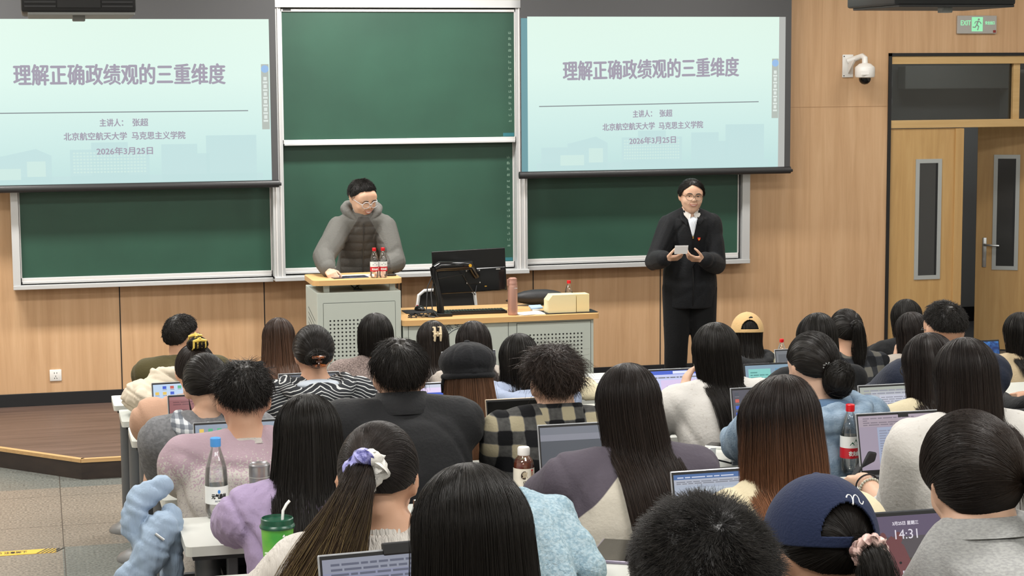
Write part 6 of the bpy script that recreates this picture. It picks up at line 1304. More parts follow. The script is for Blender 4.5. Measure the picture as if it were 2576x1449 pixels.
def lecturer(label, px, py, Y, lean, yaw, pitch, roll, sw, off, arms, top, topname, fold, post, region, hem, rzd, hs=1.05, vol=1.0, topoff=0.127, legs_m=None, ncut=1):
    global NECK; NECK = 0.112
    P = at(px, py, Y); root = thing('person', label, 'person', (P[0], Y+lean, SZ), math.radians(180+rzd)); c = Ctx(); c.root = root
    hz = P[2]-SZ-topoff*hs; c.h = np.array((0, lean, hz)); c.R = rot3(yaw, pitch, roll); c.zN = hz-NECK
    o = root; Mi = Matrix.Rotation(-math.radians(180+rzd), 3, 'Z'); loc = lambda w: np.array(Mi @ Vector(np.array(w)-np.array(root.location)))
    A = [(s, loc(w), hint, hand, se) for s, w, hint, hand, se in arms(loc)]
    c.body, c.top, c.sh, c.el = body_parts(root, c.h, c.R, sw, off, A, top, topname, stand_legs, M_SKIN2, 0.0052, 0.0062, fold, region, legs_m or M_TROUSER, 77, fine=True, hs=hs, hip=0.92, hem=hem, post=post, handscale=0.98, drop=0.03, ncut=ncut)
    for s in (-1, 1):
        q = Vol(); q.chain([(s*0.105, -0.03, 0.055), (s*0.11, 0.06, 0.045), (s*0.12, 0.17, 0.035)], [0.05, 0.048, 0.038]); place_mesh(q.fuse(0.009, 4), 'shoe', M_SHOE, root)
    c.H = Hair(c.h, c.R, vol*hs, 4, None, 1.0, 0.0012); c.loc = loc; c.hs = hs
    return c
def surf(me, x, z, back=False):
    V = getv(me); d = (V[:, 0]-x)**2+(V[:, 2]-z)**2; m = V[:, 1] > (V[:, 1].mean()-0.02); d = np.where(m, d, 9); i = np.argsort(d)[:6]; return V[i, 1].max()
# man in the grey quilted jacket
C_FLEECE = cloth('grey_fleece', '605f5b', 0.9, noise=('686763', 60, (1, 1, 1), 0.4, 0.6)); C_QUILT = mat('quilted_down', '4b4844', 0.55, spec=0.35)
lp = at(826, 674, 12.50)
G_HZ = [0]
def quilt(V, N):
    front = (V[:, 1] > 0.02+0.1*np.clip((V[:, 2]-0.95)/0.5, 0, 1)) & (np.abs(V[:, 0]) < 0.15-0.55*np.clip(V[:, 2]-1.25, 0, 1)) & (V[:, 2] < 1.46) & (N[:, 1] > 0.1)
    return np.where(front, 0.007*(np.abs(np.sin(V[:, 2]*PI/0.058))**0.6-0.4), 0)
def qreg(C, h, sw): return np.minimum(np.minimum((C[:, 1]-0.02-0.1*np.clip((C[:, 2]-0.95)/0.5, 0, 1)), 0.15-0.55*np.clip(C[:, 2]-1.25, 0, 1)-np.abs(C[:, 0])), 1.46-C[:, 2])
garms = lambda loc: [(1, (lp[0], 12.52, LT+0.045), (0.7, -0.7, -0.45), dict(d=(-0.25, 1, -0.25), n=(-0.35, 0, -1), curl=1.5, thumb=0.9), 0.95),
                     (-1, (at(962, 676, 12.52)[0], 12.53, LT+0.045), (-0.7, -0.7, -0.45), dict(d=(0.2, 1, -0.2), n=(0.35, 0, -1), curl=1.0, thumb=0.7), 0.95)]
c = lecturer('smiling man in grey quilted jacket and clear glasses leaning on the lectern', 917, 450, 12.88, 0.24, 26, 24, 4, 0.152, 0.03, garms, two_panel('fleece_and_down', '605f5b', '4b4844', 0.9, 0.6, (0.25, 90, (1, 1, 1))), 'quilted_jacket', 0.006, quilt, qreg, 0.78, -4, hs=1.08)
c.H.short('hair', c.root, HC_BLACK, 3600, 0.024, 0.1, 0.4, 0.01, whorl=(0, -0.5, 0.86), swirl=0.3, hl=[(0, 122), (40, 118), (60, 112), (76, 100), (88, 96), (98, 104), (106, 100), (114, 80), (130, 58), (150, 50), (180, 50)])
face(c, 1.1, 0.008, 0.55); glasses(c, M_CLEARRIM, r=0.024, rim=0.0022, dy=0.106, dzz=0.006)
h = c.h; v = Vol()   # hood standing round the neck
P = [(-0.05, 0.075, -0.03), (-0.10, 0.03, 0.015), (-0.115, -0.04, 0.04), (-0.09, -0.10, 0.06), (-0.03, -0.125, 0.065), (0.03, -0.125, 0.065), (0.09, -0.10, 0.06), (0.115, -0.04, 0.04), (0.10, 0.03, 0.015), (0.05, 0.075, -0.03)]
v.chain([(h[0]+p[0], h[1]-0.04+p[1], c.zN+p[2]) for p in P], [0.02, 0.03, 0.036, 0.036, 0.034, 0.034, 0.036, 0.036, 0.03, 0.02]); v.chain([(h[0]+x*1.0, h[1]-0.04+y, c.zN+z) for x, y, z in ((-0.11, 0.0, -0.0), (0, -0.1, 0.02), (0.11, 0.0, -0.0))], [0.03, 0.04, 0.03])
place_mesh(v.fuse(0.008, 6), 'hood', C_FLEECE, c.root)
q = MB(); q.lathe([(0.066, -0.005), (0.062, 0.035), (0.057, 0.035), (0.06, -0.005)], seg=30, cap=False); o = q.build('shirt_collar', C_WHITE, c.root, smooth=True); o.location = (h[0], h[1]-0.035, c.zN+0.01); o.rotation_euler = (-0.2, 0, 0)
z = MB(); zs_ = np.linspace(0.80, c.zN-0.06, 14); z.tube([(0.0, surf(c.top.data, 0.0, zz)+0.001, zz) for zz in zs_], 0.0045, 6); z.build('zipper', mat('zip_dark', '3a3836', 0.4), c.root, smooth=True)
# man in the black jacket holding a card
rp = at(1703, 640, 12.42); rl = at(1738, 641, 12.42)
rarms = lambda loc: [(1, (at(1672, 651, 12.46)[0], 12.46, at(1672, 651, 12.46)[2]), (0.45, -0.5, -0.8), dict(d=(-1, 0.3, 0.1), n=(0.0, -0.5, 0.85), curl=0.75, thumb=0.8), 0.93),
                     (-1, (at(1772, 653, 12.46)[0], 12.46, at(1772, 653, 12.46)[2]), (-0.45, -0.5, -0.8), dict(d=(1, 0.3, 0.1), n=(0.0, -0.5, 0.85), curl=0.75, thumb=0.8), 0.93)]
C_JBLACK = cloth('black_jacket_cloth', '0d0f13', 0.7)
c = lecturer('man in black jacket and dark trousers holding a white card', 1742, 449, 12.7, 0.05, 2, 3, -3, 0.145, 0.028, rarms, C_JBLACK, 'jacket', 0.006, None, None, 0.76, -10, hs=1.03, legs_m=cloth('black_trousers', '0b0c0e', 0.85), ncut=3)
h = c.h
c.H.short('hair', c.root, HC_BLACK, 3600, 0.05, 0.1, 0.05, 0.016, whorl=(0.16, 0.72, 0.68), swirl=0.15, hl=[(0, 124), (35, 120), (58, 110), (72, 98), (85, 94), (98, 102), (108, 99), (116, 84), (130, 68), (145, 60), (160, 51), (172, 43), (180, 41)])
face(c, 0.8, 0.005, 0.75); glasses(c, M_STEELRIM, r=0.0245, rim=0.0012, dy=0.104)
tm = c.top.data; zN = c.zN
def patch(name, m, pts, dy=0.004, th=0.005, rows=9, cols=5):   # cloth patch lying on the front of the jacket
    P2 = np.array(pts); zt_, zb = P2[:, 1].max(), P2[:, 1].min(); V = []; n = len(P2)
    for zz in np.linspace(zt_-1e-4, zb+1e-4, rows):
        xs = []
        for i in range(n):
            a, b = P2[i], P2[(i+1) % n]
            if (a[1]-zz)*(b[1]-zz) <= 0 and abs(a[1]-b[1]) > 1e-9: xs.append(a[0]+(b[0]-a[0])*(zz-a[1])/(b[1]-a[1]))
        for x in np.linspace(min(xs), max(xs), cols): V.append((x, surf(tm, x, zz)+dy, zz))
    F = [(i*cols+j, i*cols+j+1, (i+1)*cols+j+1, (i+1)*cols+j) for i in range(rows-1) for j in range(cols-1)]
    q = MB(); q.add(V, F); o = q.build(name, m, c.root, smooth=True, ang=80); md = o.modifiers.new('thickness', 'SOLIDIFY'); md.thickness = th+dy; md.offset = -1; return o
M_SHIRT = stripes('striped_shirt', 'c9d3df', 'eef1f4', 0.008, 0.5, 0)
patch('shirt_front', M_SHIRT, [(-0.042, zN-0.0), (-0.036, zN-0.03), (-0.025, zN-0.07), (-0.004, zN-0.165), (0.004, zN-0.165), (0.03, zN-0.07), (0.04, zN-0.03), (0.046, zN)], 0.006)
for s in (-1, 1):
    patch('jacket_collar', C_JBLACK, [(s*0.052, zN+0.02), (s*0.035, zN-0.035), (s*0.045, zN-0.085), (s*0.085, zN-0.05), (s*0.088, zN-0.01)], 0.012, 0.01)
    pts = [(s*0.056, h[1]-0.01, zN+0.03), (s*0.010, h[1]+0.05, zN-0.008), (s*0.024, h[1]+0.078, zN-0.058), (s*0.060, h[1]+0.045, zN-0.012)]
    q = MB(); q.add(pts+[(x, y-0.004, zz) for x, y, zz in pts], [(0, 1, 2, 3), (7, 6, 5, 4), (0, 4, 5, 1), (1, 5, 6, 2), (2, 6, 7, 3), (3, 7, 4, 0)]); q.build('shirt_collar', C_WHITE, c.root)
q = MB(); q.lathe([(0.061, -0.005), (0.057, 0.03), (0.053, 0.03), (0.057, -0.005)], seg=30, cap=False); o = q.build('shirt_neckband', C_WHITE, c.root, smooth=True); o.location = (h[0], h[1]-0.037, zN+0.01); o.rotation_euler = (-0.2, 0, 0)
q = MB(); V = []; F = []
aa = np.radians(np.linspace(150, 390, 21))
for a_ in aa:
    for r_, z_ in ((0.088, -0.025), (0.074, 0.024), (0.067, 0.024), (0.076, -0.025)): V.append((r_*math.cos(a_), r_*math.sin(a_), z_))
for i in range(20):
    for k in range(4): F.append((i*4+k, i*4+(k+1) % 4, i*4+4+(k+1) % 4, i*4+4+k))
F += [(0, 1, 2, 3), (83, 82, 81, 80)]
q.add(V, F); o = q.build('collar_stand', C_JBLACK, c.root, smooth=True); o.location = (h[0], h[1]-0.045, zN+0.0); o.rotation_euler = (-0.3, 0, 0)
zt = zN-0.165; q = MB(); q.tube([(0.0, surf(tm, 0.0, zz)+0.002, zz) for zz in np.linspace(0.78, zt, 10)], 0.003, 6); q.build('zipper', mat('zip_black', '0b0b0c', 0.35), c.root, smooth=True)
q = MB(); q.box(-0.004, 0.004, -0.003, 0.003, -0.016, 0.002, bev=0.001); o = q.build('zip_pull', mat('brass', 'b89a5a', 0.3, 0.8), c.root); o.location = (0.0, surf(tm, 0.0, zt)+0.008, zt)
bx_ = -0.045; bz = zN-0.185
patch('lapel_pin', mat('pin_red', 'c8281f', 0.35), [(bx_-0.010, bz+0.011), (bx_+0.010, bz+0.011), (bx_+0.010, bz-0.002), (bx_, bz-0.012), (bx_-0.010, bz-0.002)], 0.008)
patch('lapel_pin_gold', mat('pin_gold', 'e6bd3e', 0.35), [(bx_-0.006, bz+0.003), (bx_+0.006, bz+0.003), (bx_+0.005, bz-0.004), (bx_, bz-0.009), (bx_-0.005, bz-0.004)], 0.0095)
cp = at(1715, 628, 12.36); t = thing('note_card', 'small white card held in the hands of the man in black', 'card', (cp[0], 12.37, cp[2]), math.radians(-8))
q = MB(); q.box(-0.047, 0.047, -0.001, 0.001, -0.03, 0.032, R=Matrix.Rotation(0.5, 3, 'X')); o = q.build('card', mat('card_white', 'f0eff0', 0.6), t); MB().box(-0.045, 0.045, 0.0016, 0.003, -0.036, 0.026, R=Matrix.Rotation(0.5, 3, 'X')).build('second_card', mat('card_white', 'f0eff0', 0.6), t)
# ------------------------------------------------------------------ laptops
M_SILVER = mat('laptop_silver', 'a9acb0', 0.35, 0.5); M_SPACE = mat('laptop_dark', '2a2c30', 0.4, 0.3); M_KEY = mat('key_black', '17181a', 0.5)
def disp(name, col, st=1.0): return emat(name, col, st, 0.5)
D_DARK = disp('screen_off', '0c0d10', 0.3)
def rects(w, h, spec):   # spec in screen fractions: (x0,x1,y0,y1,mat)
    return [(-w/2+a*w, -w/2+b*w, c*h, d*h, m) for a, b, c, d, m in spec]
def doc_lines(x0, x1, y0, y1, n, m, seed=1, gap=0.45):
    r = random.Random(seed); out = []; dy = (y1-y0)/n
    for i in range(n):
        y = y1-(i+1)*dy; x = x0
        while x < x1-0.02:
            l = r.uniform(0.03, 0.12); e = min(x+l, x1 if r.random() > 0.1 else x1*0.7+x0*0.3); 
            if e > x: out.append((x, e, y, y+dy*gap, m))
            x = e+0.012
            if r.random() < 0.06: break
    return out
NL = [0]
def laptop(label, k, pxl, pyt, w=0.315, base=('b7bac0'), spec=None, shell=M_SILVER, bezel=M_KEY, dy=0.0, right=False, rz=0.0, tilt=14, hmax=0.245, hmin=0.16, notch=False, screenmat=None, cam_clip=False, topedge=None):
    NL[0] += 1; Yh = rowY(k)-0.075+dy; P = at(pxl, pyt, Yh+0.05); zt = P[2]-dz(k); ct = math.cos(math.radians(tilt)); H = min(max((zt-0.014)/ct, hmin), hmax)
    X = P[0]+(-w/2 if right else w/2); t = thing('laptop', label, 'laptop', (X, Yh, dz(k)), rz, 'open laptops on the desks')
    MB().box(-w/2, w/2, -0.225, 0.0, 0.001, 0.015, bev=0.004).build('base', shell, t)
    kb_ = MB()
    for j in range(5):
        for i in range(14): kb_.box(-w*0.43+i*w*0.0615, -w*0.43+w*0.055+i*w*0.0615, -0.118+j*0.019, -0.102+j*0.019, 0.0145, 0.0165)
    kb_.build('keyboard', M_KEY, t); MB().box(-0.05, 0.05, -0.205, -0.135, 0.0148, 0.0156, bev=0.0003).build('trackpad', M_SPACE if shell is M_SPACE else M_SILVER, t)
    Rm = Matrix.Rotation(-math.radians(tilt), 4, 'X')
    def on(q, name, m):
        o = q.build(name, m, t); o.location = (0, -0.004, 0.014); o.rotation_euler = (-math.radians(tilt), 0, 0); return o
    on(MB().box(-w/2, w/2, 0.0, 0.007, 0, H, bev=0.003), 'lid', shell)
    on(MB().box(-w/2+0.003, w/2-0.003, -0.0012, 0.0005, 0.004, H-0.003, bev=0.0004), 'bezel', bezel)
    bw = 0.007; sw_ = w-2*bw; sh_ = H-0.03; q = MB(); mats = [screenmat or disp('laptop_screen_%d' % NL[0], base)]; q.quad(-sw_/2, sw_/2, 0, sh_, -0.0016, 0)
    for i, (x0, x1, z0, z1, m) in enumerate(rects(sw_, sh_, spec or [])):
        if m not in mats: mats.append(m)
        q.quad(x0, x1, z0, z1, -0.0018-0.00008*(1+mats.index(m)), mats.index(m))
    for i, m in enumerate(list(mats)): pass
    o = on(q, 'display', mats); o.location = (0, -0.004-0.02*math.sin(math.radians(tilt))*-1, 0.014+0.02*math.cos(math.radians(tilt)))
    if notch: on(MB().box(-0.018, 0.018, -0.0026, -0.0012, H-0.019, H-0.004), 'camera_notch', M_KEY)
    if cam_clip: on(MB().box(-0.04, 0.16, -0.006, 0.012, H-0.012, H+0.012, bev=0.003), 'webcam_bar', M_KEY); on(MB().lathe([(0.004, -0.0075), (0.004, -0.005)], (0.055, 0, H), 12, axis='y'), 'webcam_lens', M_PORT)
    return t, on, sw_, sh_
S_ = lambda n, c, s=1.0: disp('pixels_'+n, c, s)
TXG = S_('text_grey', '6f737d'); TXD = S_('text_dark', '3d4350'); BLU = S_('blue', '2f57c9'); WHT = S_('white', 'c9cfe0'); PNKP = S_('pink_page', '9d6b6e'); YEL = S_('yellow', 'e3c25e'); GRN = S_('green', '4fae7e'); REDD = S_('red', 'c0564a'); TEA = S_('teal', '7fc7c0'); LILAC = S_('lilac', 'bfb9d8')
def icons(x0, x1, y0, y1, nx, ny, seed=1):
    r = random.Random(seed); out = []
    for i in range(nx):
        for j in range(ny):
            if r.random() < 0.25: continue
            x = x0+(x1-x0)*i/nx; y = y0+(y1-y0)*j/ny; m = r.choice([BLU, YEL, GRN, BLU, REDD, TXD]); out.append((x, x+(x1-x0)/nx*0.5, y+(y1-y0)/ny*0.3, y+(y1-y0)/ny*0.8, m)); out.append((x, x+(x1-x0)/nx*0.55, y+(y1-y0)/ny*0.12, y+(y1-y0)/ny*0.2, TXG))
    return out
laptop('laptop showing rows of desktop icons in front of the peach coat', 2, 381, 962, base='bcd3ec', spec=icons(0.03, 0.6, 0.05, 0.98, 5, 6), rz=0.05)
laptop('laptop with a reddish page on screen in front of the grey sweatshirt', 3, 421, 993, base='8f5a5c', spec=[(0.0, 1, 0.93, 1, PNKP)]+doc_lines(0.12, 0.55, 0.1, 0.75, 13, S_('red_text', '6d4146'), 2)+doc_lines(0.05, 0.8, 0.82, 0.92, 2, S_('red_text', '6d4146'), 5), rz=0.03)
laptop('laptop with greyish blue desktop before the boy in pink', 4, 485, 1062, 0.30, base='8d99a8', spec=icons(0.05, 0.7, 0.35, 0.95, 6, 3, 4), rz=0.02)
laptop('thin laptop with dark grey window before the striped hoodie', 2, 699, 940, 0.29, base='5d6470', spec=[(0, 1, 0.9, 1, S_('slate', '4a505b'))]+doc_lines(0.1, 0.6, 0.1, 0.85, 9, S_('slate_text', '7c828e'), 3))
laptop('laptop with bright purple and blue page before the newsboy cap', 3, 1050, 963, 0.30, base='e3d3f2', spec=[(0.0, 1, 0.62, 0.82, BLU), (0.0, 1.0, 0.93, 1, WHT)]+doc_lines(0.1, 0.7, 0.2, 0.55, 5, LILAC, 3))
laptop('laptop with pinkish page peeking past the boy in the black jacket', 4, 858, 1036, 0.31, base='c9a8ae', spec=doc_lines(0.1, 0.8, 0.2, 0.9, 8, TXG, 6))
laptop('laptop with glossy black screen before the boy in plaid', 4, 1220, 1005, 0.315, screenmat=mat('black_glass', '08090b', 0.06), shell=mat('laptop_gold', 'c2b29c', 0.35, 0.6))
laptop('laptop with a grey editing window before the raglan top', 5, 1351, 1069, 0.34, base='50545b', spec=[(0, 1, 0.88, 1, S_('ash', '72767f')), (0, 1, 0.78, 0.88, S_('ash2', '83858f')), (0.6, 0.65, 0, 0.85, S_('coal', '3a3c40')), (0.65, 1, 0, 0.8, S_('ash3', '777985'))]+doc_lines(0.68, 0.8, 0.1, 0.72, 6, TXD, 4), hmax=0.25)
laptop('laptop with a bright document and blue bar before the white sweater', 3, 1600, 931, 0.33, base='c3c9ee', spec=[(0, 1, 0.92, 1, BLU), (0.5, 0.72, 0.93, 0.99, S_('pale', 'dfe4fb')), (0.32, 1, 0, 0.8, S_('page_pink', 'd8c6ea'))]+doc_lines(0.4, 0.9, 0.1, 0.72, 7, S_('violet_text', '9a8cb8'), 7)+doc_lines(0.02, 0.95, 0.84, 0.9, 1, TXG, 3))
laptop('laptop with teal picture behind the woman with ombre hair', 2, 1867, 937, 0.33, base='7d98ab', spec=[(0.05, 0.42, 0.45, 0.86, TEA), (0.5, 0.95, 0.5, 0.85, S_('sea', '5f8fb0'))]+doc_lines(0.08, 0.38, 0.5, 0.8, 3, S_('teal_text', '4e8f8a'), 2), shell=M_SPACE)
laptop('small laptop with a grey screen beside the khaki jacket', 1, 1945, 891, 0.28, base='6f7378', spec=[(0.05, 0.95, 0.3, 0.85, S_('fog', '5d6166'))])
laptop('laptop with dark desktop and a column of icons behind the ombre hair', 4, 1836, 976, 0.33, base='474652', spec=icons(0.03, 0.32, 0.05, 0.98, 3, 7, 9))
laptop('laptop with a dense text document before the dark-haired woman in glasses', 4, 2156, 969, 0.33, base='b3b6bd', spec=[(0, 1, 0.9, 1, S_('tool', 'a3a89f')), (0.0, 0.14, 0, 0.9, S_('side', 'a6a99f')), (0.25, 0.95, 0, 0.82, S_('page', 'bfc1cf'))]+doc_lines(0.27, 0.9, 0.02, 0.8, 17, S_('doc_text', '8e909c'), 8)+doc_lines(0.05, 0.9, 0.84, 0.97, 2, S_('doc_text', '8e909c'), 9))
laptop('tablet-like laptop with a lilac page before the navy jacket', 3, 2214, 938, 0.29, base='9a97bd', spec=doc_lines(0.1, 0.7, 0.3, 0.85, 4, S_('lilac_text', '77749c'), 4), shell=M_SPACE)
laptop('laptop with black notched bezel and pink document before the white sweatshirt', 5, 2150, 1040, 0.33, base='9a8f9f', spec=[(0, 1, 0.93, 1, S_('mauve', 'a79aa6')), (0, 1, 0.8, 0.93, S_('mauve2', 'a2959f')), (0.2, 0.8, 0.02, 0.78, S_('bluepage', '9aa3bb'))]+doc_lines(0.22, 0.76, 0.05, 0.75, 15, S_('doc_text2', '85899c'), 10)+doc_lines(0.05, 0.9, 0.82, 0.98, 4, S_('mauve_text', '766c78'), 11)+[(0.94, 0.97, 0.95, 0.98, REDD)], notch=True, shell=M_SILVER)
laptop('laptop running a word processor before the copper-tipped hair', 6, 1683, 1184, 0.34, base='a4adbd', spec=[(0, 1, 0.92, 1, S_('word_blue', '4a6a9c')), (0, 1, 0.83, 0.92, S_('ribbon', 'a9aebb')), (0.12, 1, 0, 0.78, S_('wpage', 'b1bac6'))]+doc_lines(0.02, 0.95, 0.845, 0.9, 2, TXG, 12)+doc_lines(0.03, 0.5, 0.94, 0.98, 1, WHT, 4)+doc_lines(0.45, 0.8, 0.36, 0.40, 1, TXG, 5), rz=0.02, hmax=0.26)
laptop('laptop with a grey document and a clamped webcam bar', 7, 800, 1391, 0.33, base='8f93a2', spec=[(0, 1, 0.86, 1, S_('tabs', '8a8e9c')), (0, 1, 0.7, 0.86, S_('tabs2', '8589a0'))]+doc_lines(0.05, 0.95, 0.72, 0.98, 5, S_('tab_text', '5b5f70'), 13), cam_clip=True, rz=0.09, hmax=0.25)
laptop('laptop with blue water wallpaper behind the long brown hair', 1, 2510, 853, 0.31, base='1f4f96', spec=[], right=True, shell=M_SPACE, screenmat=None)
m_ = MATS['laptop_screen_18'] if 'laptop_screen_18' in MATS else None
if m_:
    N, L, b = nodes(m_); nz = N.new('ShaderNodeTexNoise'); nz.inputs['Scale'].default_value = 22; nz.inputs['Detail'].default_value = 5; nz.inputs['Distortion'].default_value = 1.5; tc = N.new('ShaderNodeTexCoord'); cr = N.new('ShaderNodeValToRGB')
    cr.color_ramp.elements[0].color = lin('0c2c63'); cr.color_ramp.elements[1].color = lin('3a7cc4'); cr.color_ramp.elements[0].position = 0.35; cr.color_ramp.elements[1].position = 0.7; L.new(tc.outputs['Object'], nz.inputs['Vector']); L.new(nz.outputs[0], cr.inputs[0]); L.new(cr.outputs[0], b.inputs['Emission Color'])
laptop('laptop with a dark blank screen at the frame edge beside the white sweatshirt', 5, 2516, 1030, 0.33, screenmat=mat('dark_screen_matte', '26282c', 0.3), shell=M_SPACE, dy=0.02)
laptop('laptop edge showing beside the smooth dark brown hair', 1, 1247, 879, 0.30, base='7f8796', right=True, spec=[(0, 1, 0.9, 1, S_('slate', '4a505b'))])
# lock screen with two bears
grass = S_('meadow', '47453c'); dusk = S_('dusk', '5d5268'); FUR = S_('bear_fur', '6b3f41'); FUR2 = S_('bear_dark', '4f2e31'); CLK = S_('clock_white', 'd9d3dd')
t, on, sw_, sh_ = laptop('laptop lock screen with clock and two bears before the grey sweatshirt', 7, 2072, 1297, 0.345, base='4c4a45', spec=[(0, 1, 0.78, 1, dusk), (0, 1, 0.55, 0.78, S_('dusk2', '524c50')), (0, 1, 0.3, 0.55, grass)], hmax=0.235, shell=M_SPACE, notch=False)
def poly(pts, m, name, y):
    q = MB(); q.prism([(-sw_/2+a*sw_, 0.02+b*sh_) for a, b in pts], -y-0.0003, -y); return on(q, name, m)
circ = lambda cx, cy, rx, ry, n=16: [(cx+rx*math.cos(2*PI*i/n), cy+ry*math.sin(2*PI*i/n)) for i in range(n)]
for cx_, s, t_ in ((0.40, 0.78, 1.32), (0.67, 0.62, 1.2)):
    poly([(cx_-0.13*s, 0.0), (cx_-0.12*s, 0.3*t_), (cx_-0.09*s, 0.52*t_), (cx_, 0.6*t_), (cx_+0.1*s, 0.52*t_), (cx_+0.16*s, 0.36*t_), (cx_+0.17*s, 0.2*t_), (cx_+0.1*s, 0.0)], FUR, 'wallpaper_bear', 0.0021)
    for dx in (-0.07, 0.06): poly(circ(cx_+dx*s, 0.58*t_, 0.032*s, 0.05*t_), FUR, 'wallpaper_bear_ear', 0.0022)
    poly(circ(cx_+0.12*s, 0.24*t_, 0.045*s, 0.06*t_), FUR2, 'wallpaper_bear_muzzle', 0.0024); poly(circ(cx_+0.06*s, 0.38*t_, 0.009, 0.014), M_KEY, 'wallpaper_bear_eye', 0.0026)
for b_, s_, zf in (('14:31', 0.027, 0.80), ('3月25日 星期三', 0.0085, 0.92), ('轻触解锁', 0.0075, 0.40)):
    o = text(b_, s_, (0, 0, 0), CLK, t, 'lock_screen_lettering', bold=0.0003 if s_ < 0.02 else 0.0, ext=0.0001); lz = 0.02+zf*sh_; a_ = math.radians(14)
    o.location = (0.0, -0.004-0.0032*math.cos(a_)+lz*math.sin(a_), 0.014+lz*math.cos(a_)); o.rotation_euler = (PI/2-a_, 0, 0)
# ------------------------------------------------------------------ things on the student desks
def dpt(px, py, k): return atz(px, py, dz(k))
# blue-capped mineral water with its label
p = dpt(549, 1306, 5); t = thing('water_bottle', 'blue-capped water bottle with white lettered label on the desk corner', 'bottle', (p[0], p[1]+0.03, dz(5)), 0.12); r = 0.034
MB().lathe([(0, 0.004), (r*0.7, 0.0), (r*0.9, 0.006), (r, 0.02), (r, 0.115), (r*0.99, 0.125), (r*0.93, 0.15), (r*0.75, 0.175), (r*0.52, 0.198), (r*0.42, 0.21), (r*0.4, 0.222)], seg=28, cap=False).build('bottle_body', M_PET, t, smooth=True)
MB().lathe([(0, 0.005), (r*0.72, 0.003), (r*0.96, 0.02), (r*0.96, 0.118), (r*0.9, 0.147), (0, 0.147)], seg=24, cap=False).build('water', M_WATER, t, smooth=True)
MB().lathe([(r*0.46, 0.214), (r*0.47, 0.216), (r*0.47, 0.238), (r*0.42, 0.24), (0, 0.24)], seg=22).build('cap', mat('sky_blue_cap', '4f9be0', 0.35), t, smooth=True)
MB().lathe([(r*1.015, 0.045), (r*1.015, 0.098)], seg=30, cap=False).build('label', M_LABW, t, smooth=True)
text('元气森林', 0.016, (0, -r*1.03, 0.068), M_KEY, t, 'label_lettering', bend=r*1.03, bold=0.0007, width=0.045); text('苏打气泡水', 0.006, (0, -r*1.03, 0.054), TXG, t, 'label_lettering', bend=r*1.03, width=0.025)
MB().ell((0, -r*1.03, 0.083), (0.004, 0.001, 0.006)).build('label_drop', mat('drop_blue', '3a86d8', 0.4), t)
# steel flask
p = dpt(655, 1294, 5); t = thing('vacuum_flask', 'brushed steel flask behind the long black hair', 'flask', (p[0], p[1], dz(5))); M_FLASK = mat('brushed_steel', '98979a', 0.32, 0.75)
MB().lathe([(0, 0), (0.029, 0), (0.031, 0.003), (0.031, 0.115)], seg=30).build('body', M_FLASK, t, smooth=True); MB().lathe([(0.0315, 0.117), (0.0315, 0.142), (0.0325, 0.144), (0.0325, 0.152), (0.029, 0.156), (0.026, 0.153), (0, 0.153)], seg=30).build('lid', M_FLASK, t, smooth=True)
MB().lathe([(0.0318, 0.1155), (0.0318, 0.118)], seg=30, cap=False).build('lid_ring', M_PORT, t, smooth=True)
# amber tea bottle
p = dpt(1322, 1248, 5); t = thing('tea_bottle', 'amber tea bottle with white cap and lettered cream label', 'bottle', (p[0], p[1]+0.02, dz(5)), 0.15); r = 0.0325
MB().lathe([(0, 0.003), (r*0.9, 0), (r, 0.008), (r, 0.09), (r*0.97, 0.1), (r*0.8, 0.115), (r*0.55, 0.124), (r*0.52, 0.13)], seg=28, cap=False).build('bottle_body', M_PET, t, smooth=True)
MB().lathe([(0, 0.004), (r*0.88, 0.003), (r*0.97, 0.01), (r*0.97, 0.092), (r*0.9, 0.106), (0, 0.106)], seg=24).build('tea', mat('amber_tea', '7c3c26', 0.15), t, smooth=True)
MB().lathe([(r*0.58, 0.127), (r*0.6, 0.129), (r*0.6, 0.148), (r*0.52, 0.152), (0, 0.152)], seg=22).build('cap', mat('white_cap', 'f1efec', 0.4), t, smooth=True)
MB().lathe([(r*1.015, 0.018), (r*1.015, 0.088)], seg=30, cap=False).build('label', mat('label_cream', 'ece5d6', 0.5), t, smooth=True)
def onr(x, z, rr): a = x/rr; return (math.sin(a)*rr, -math.cos(a)*rr, z)
q = MB(); ctr = onr(-0.010, 0.068, r*1.02); q.lathe([(0, -0.0006), (0.013, -0.0004), (0.013, 0.0006), (0, 0.0006)], ctr, 22, axis='y', cap=False); q.build('label_seal', mat('seal_brown', '3a2a20', 0.6), t); o = text('煮', 0.02, (ctr[0], ctr[1]-0.0016, ctr[2]), mat('seal_cream', 'cdbfa4', 0.6), t, 'label_lettering', bold=0.0006)
ctr = onr(0.014, 0.07, r*1.025); MB().box(ctr[0]-0.0045, ctr[0]+0.0045, ctr[1]-0.0003, ctr[1]+0.0005, 0.055, 0.085).build('label_tag', mat('tag_red', 'c02c30', 0.5), t); text('好\n自\n在', 0.0085, (ctr[0], ctr[1]-0.0014, 0.07), mat('seal_cream', 'cdbfa4', 0.6), t, 'label_lettering', line=0.8)
c1 = onr(-0.011, 0.04, r*1.03); text('红\n豆', 0.0105, (c1[0], c1[1]-0.001, 0.041), M_KEY, t, 'label_lettering', line=0.85); c1 = onr(0.0, 0.04, r*1.03); text('薏\n米\n水', 0.0105, (c1[0], c1[1]-0.001, 0.036), M_KEY, t, 'label_lettering', line=0.85)
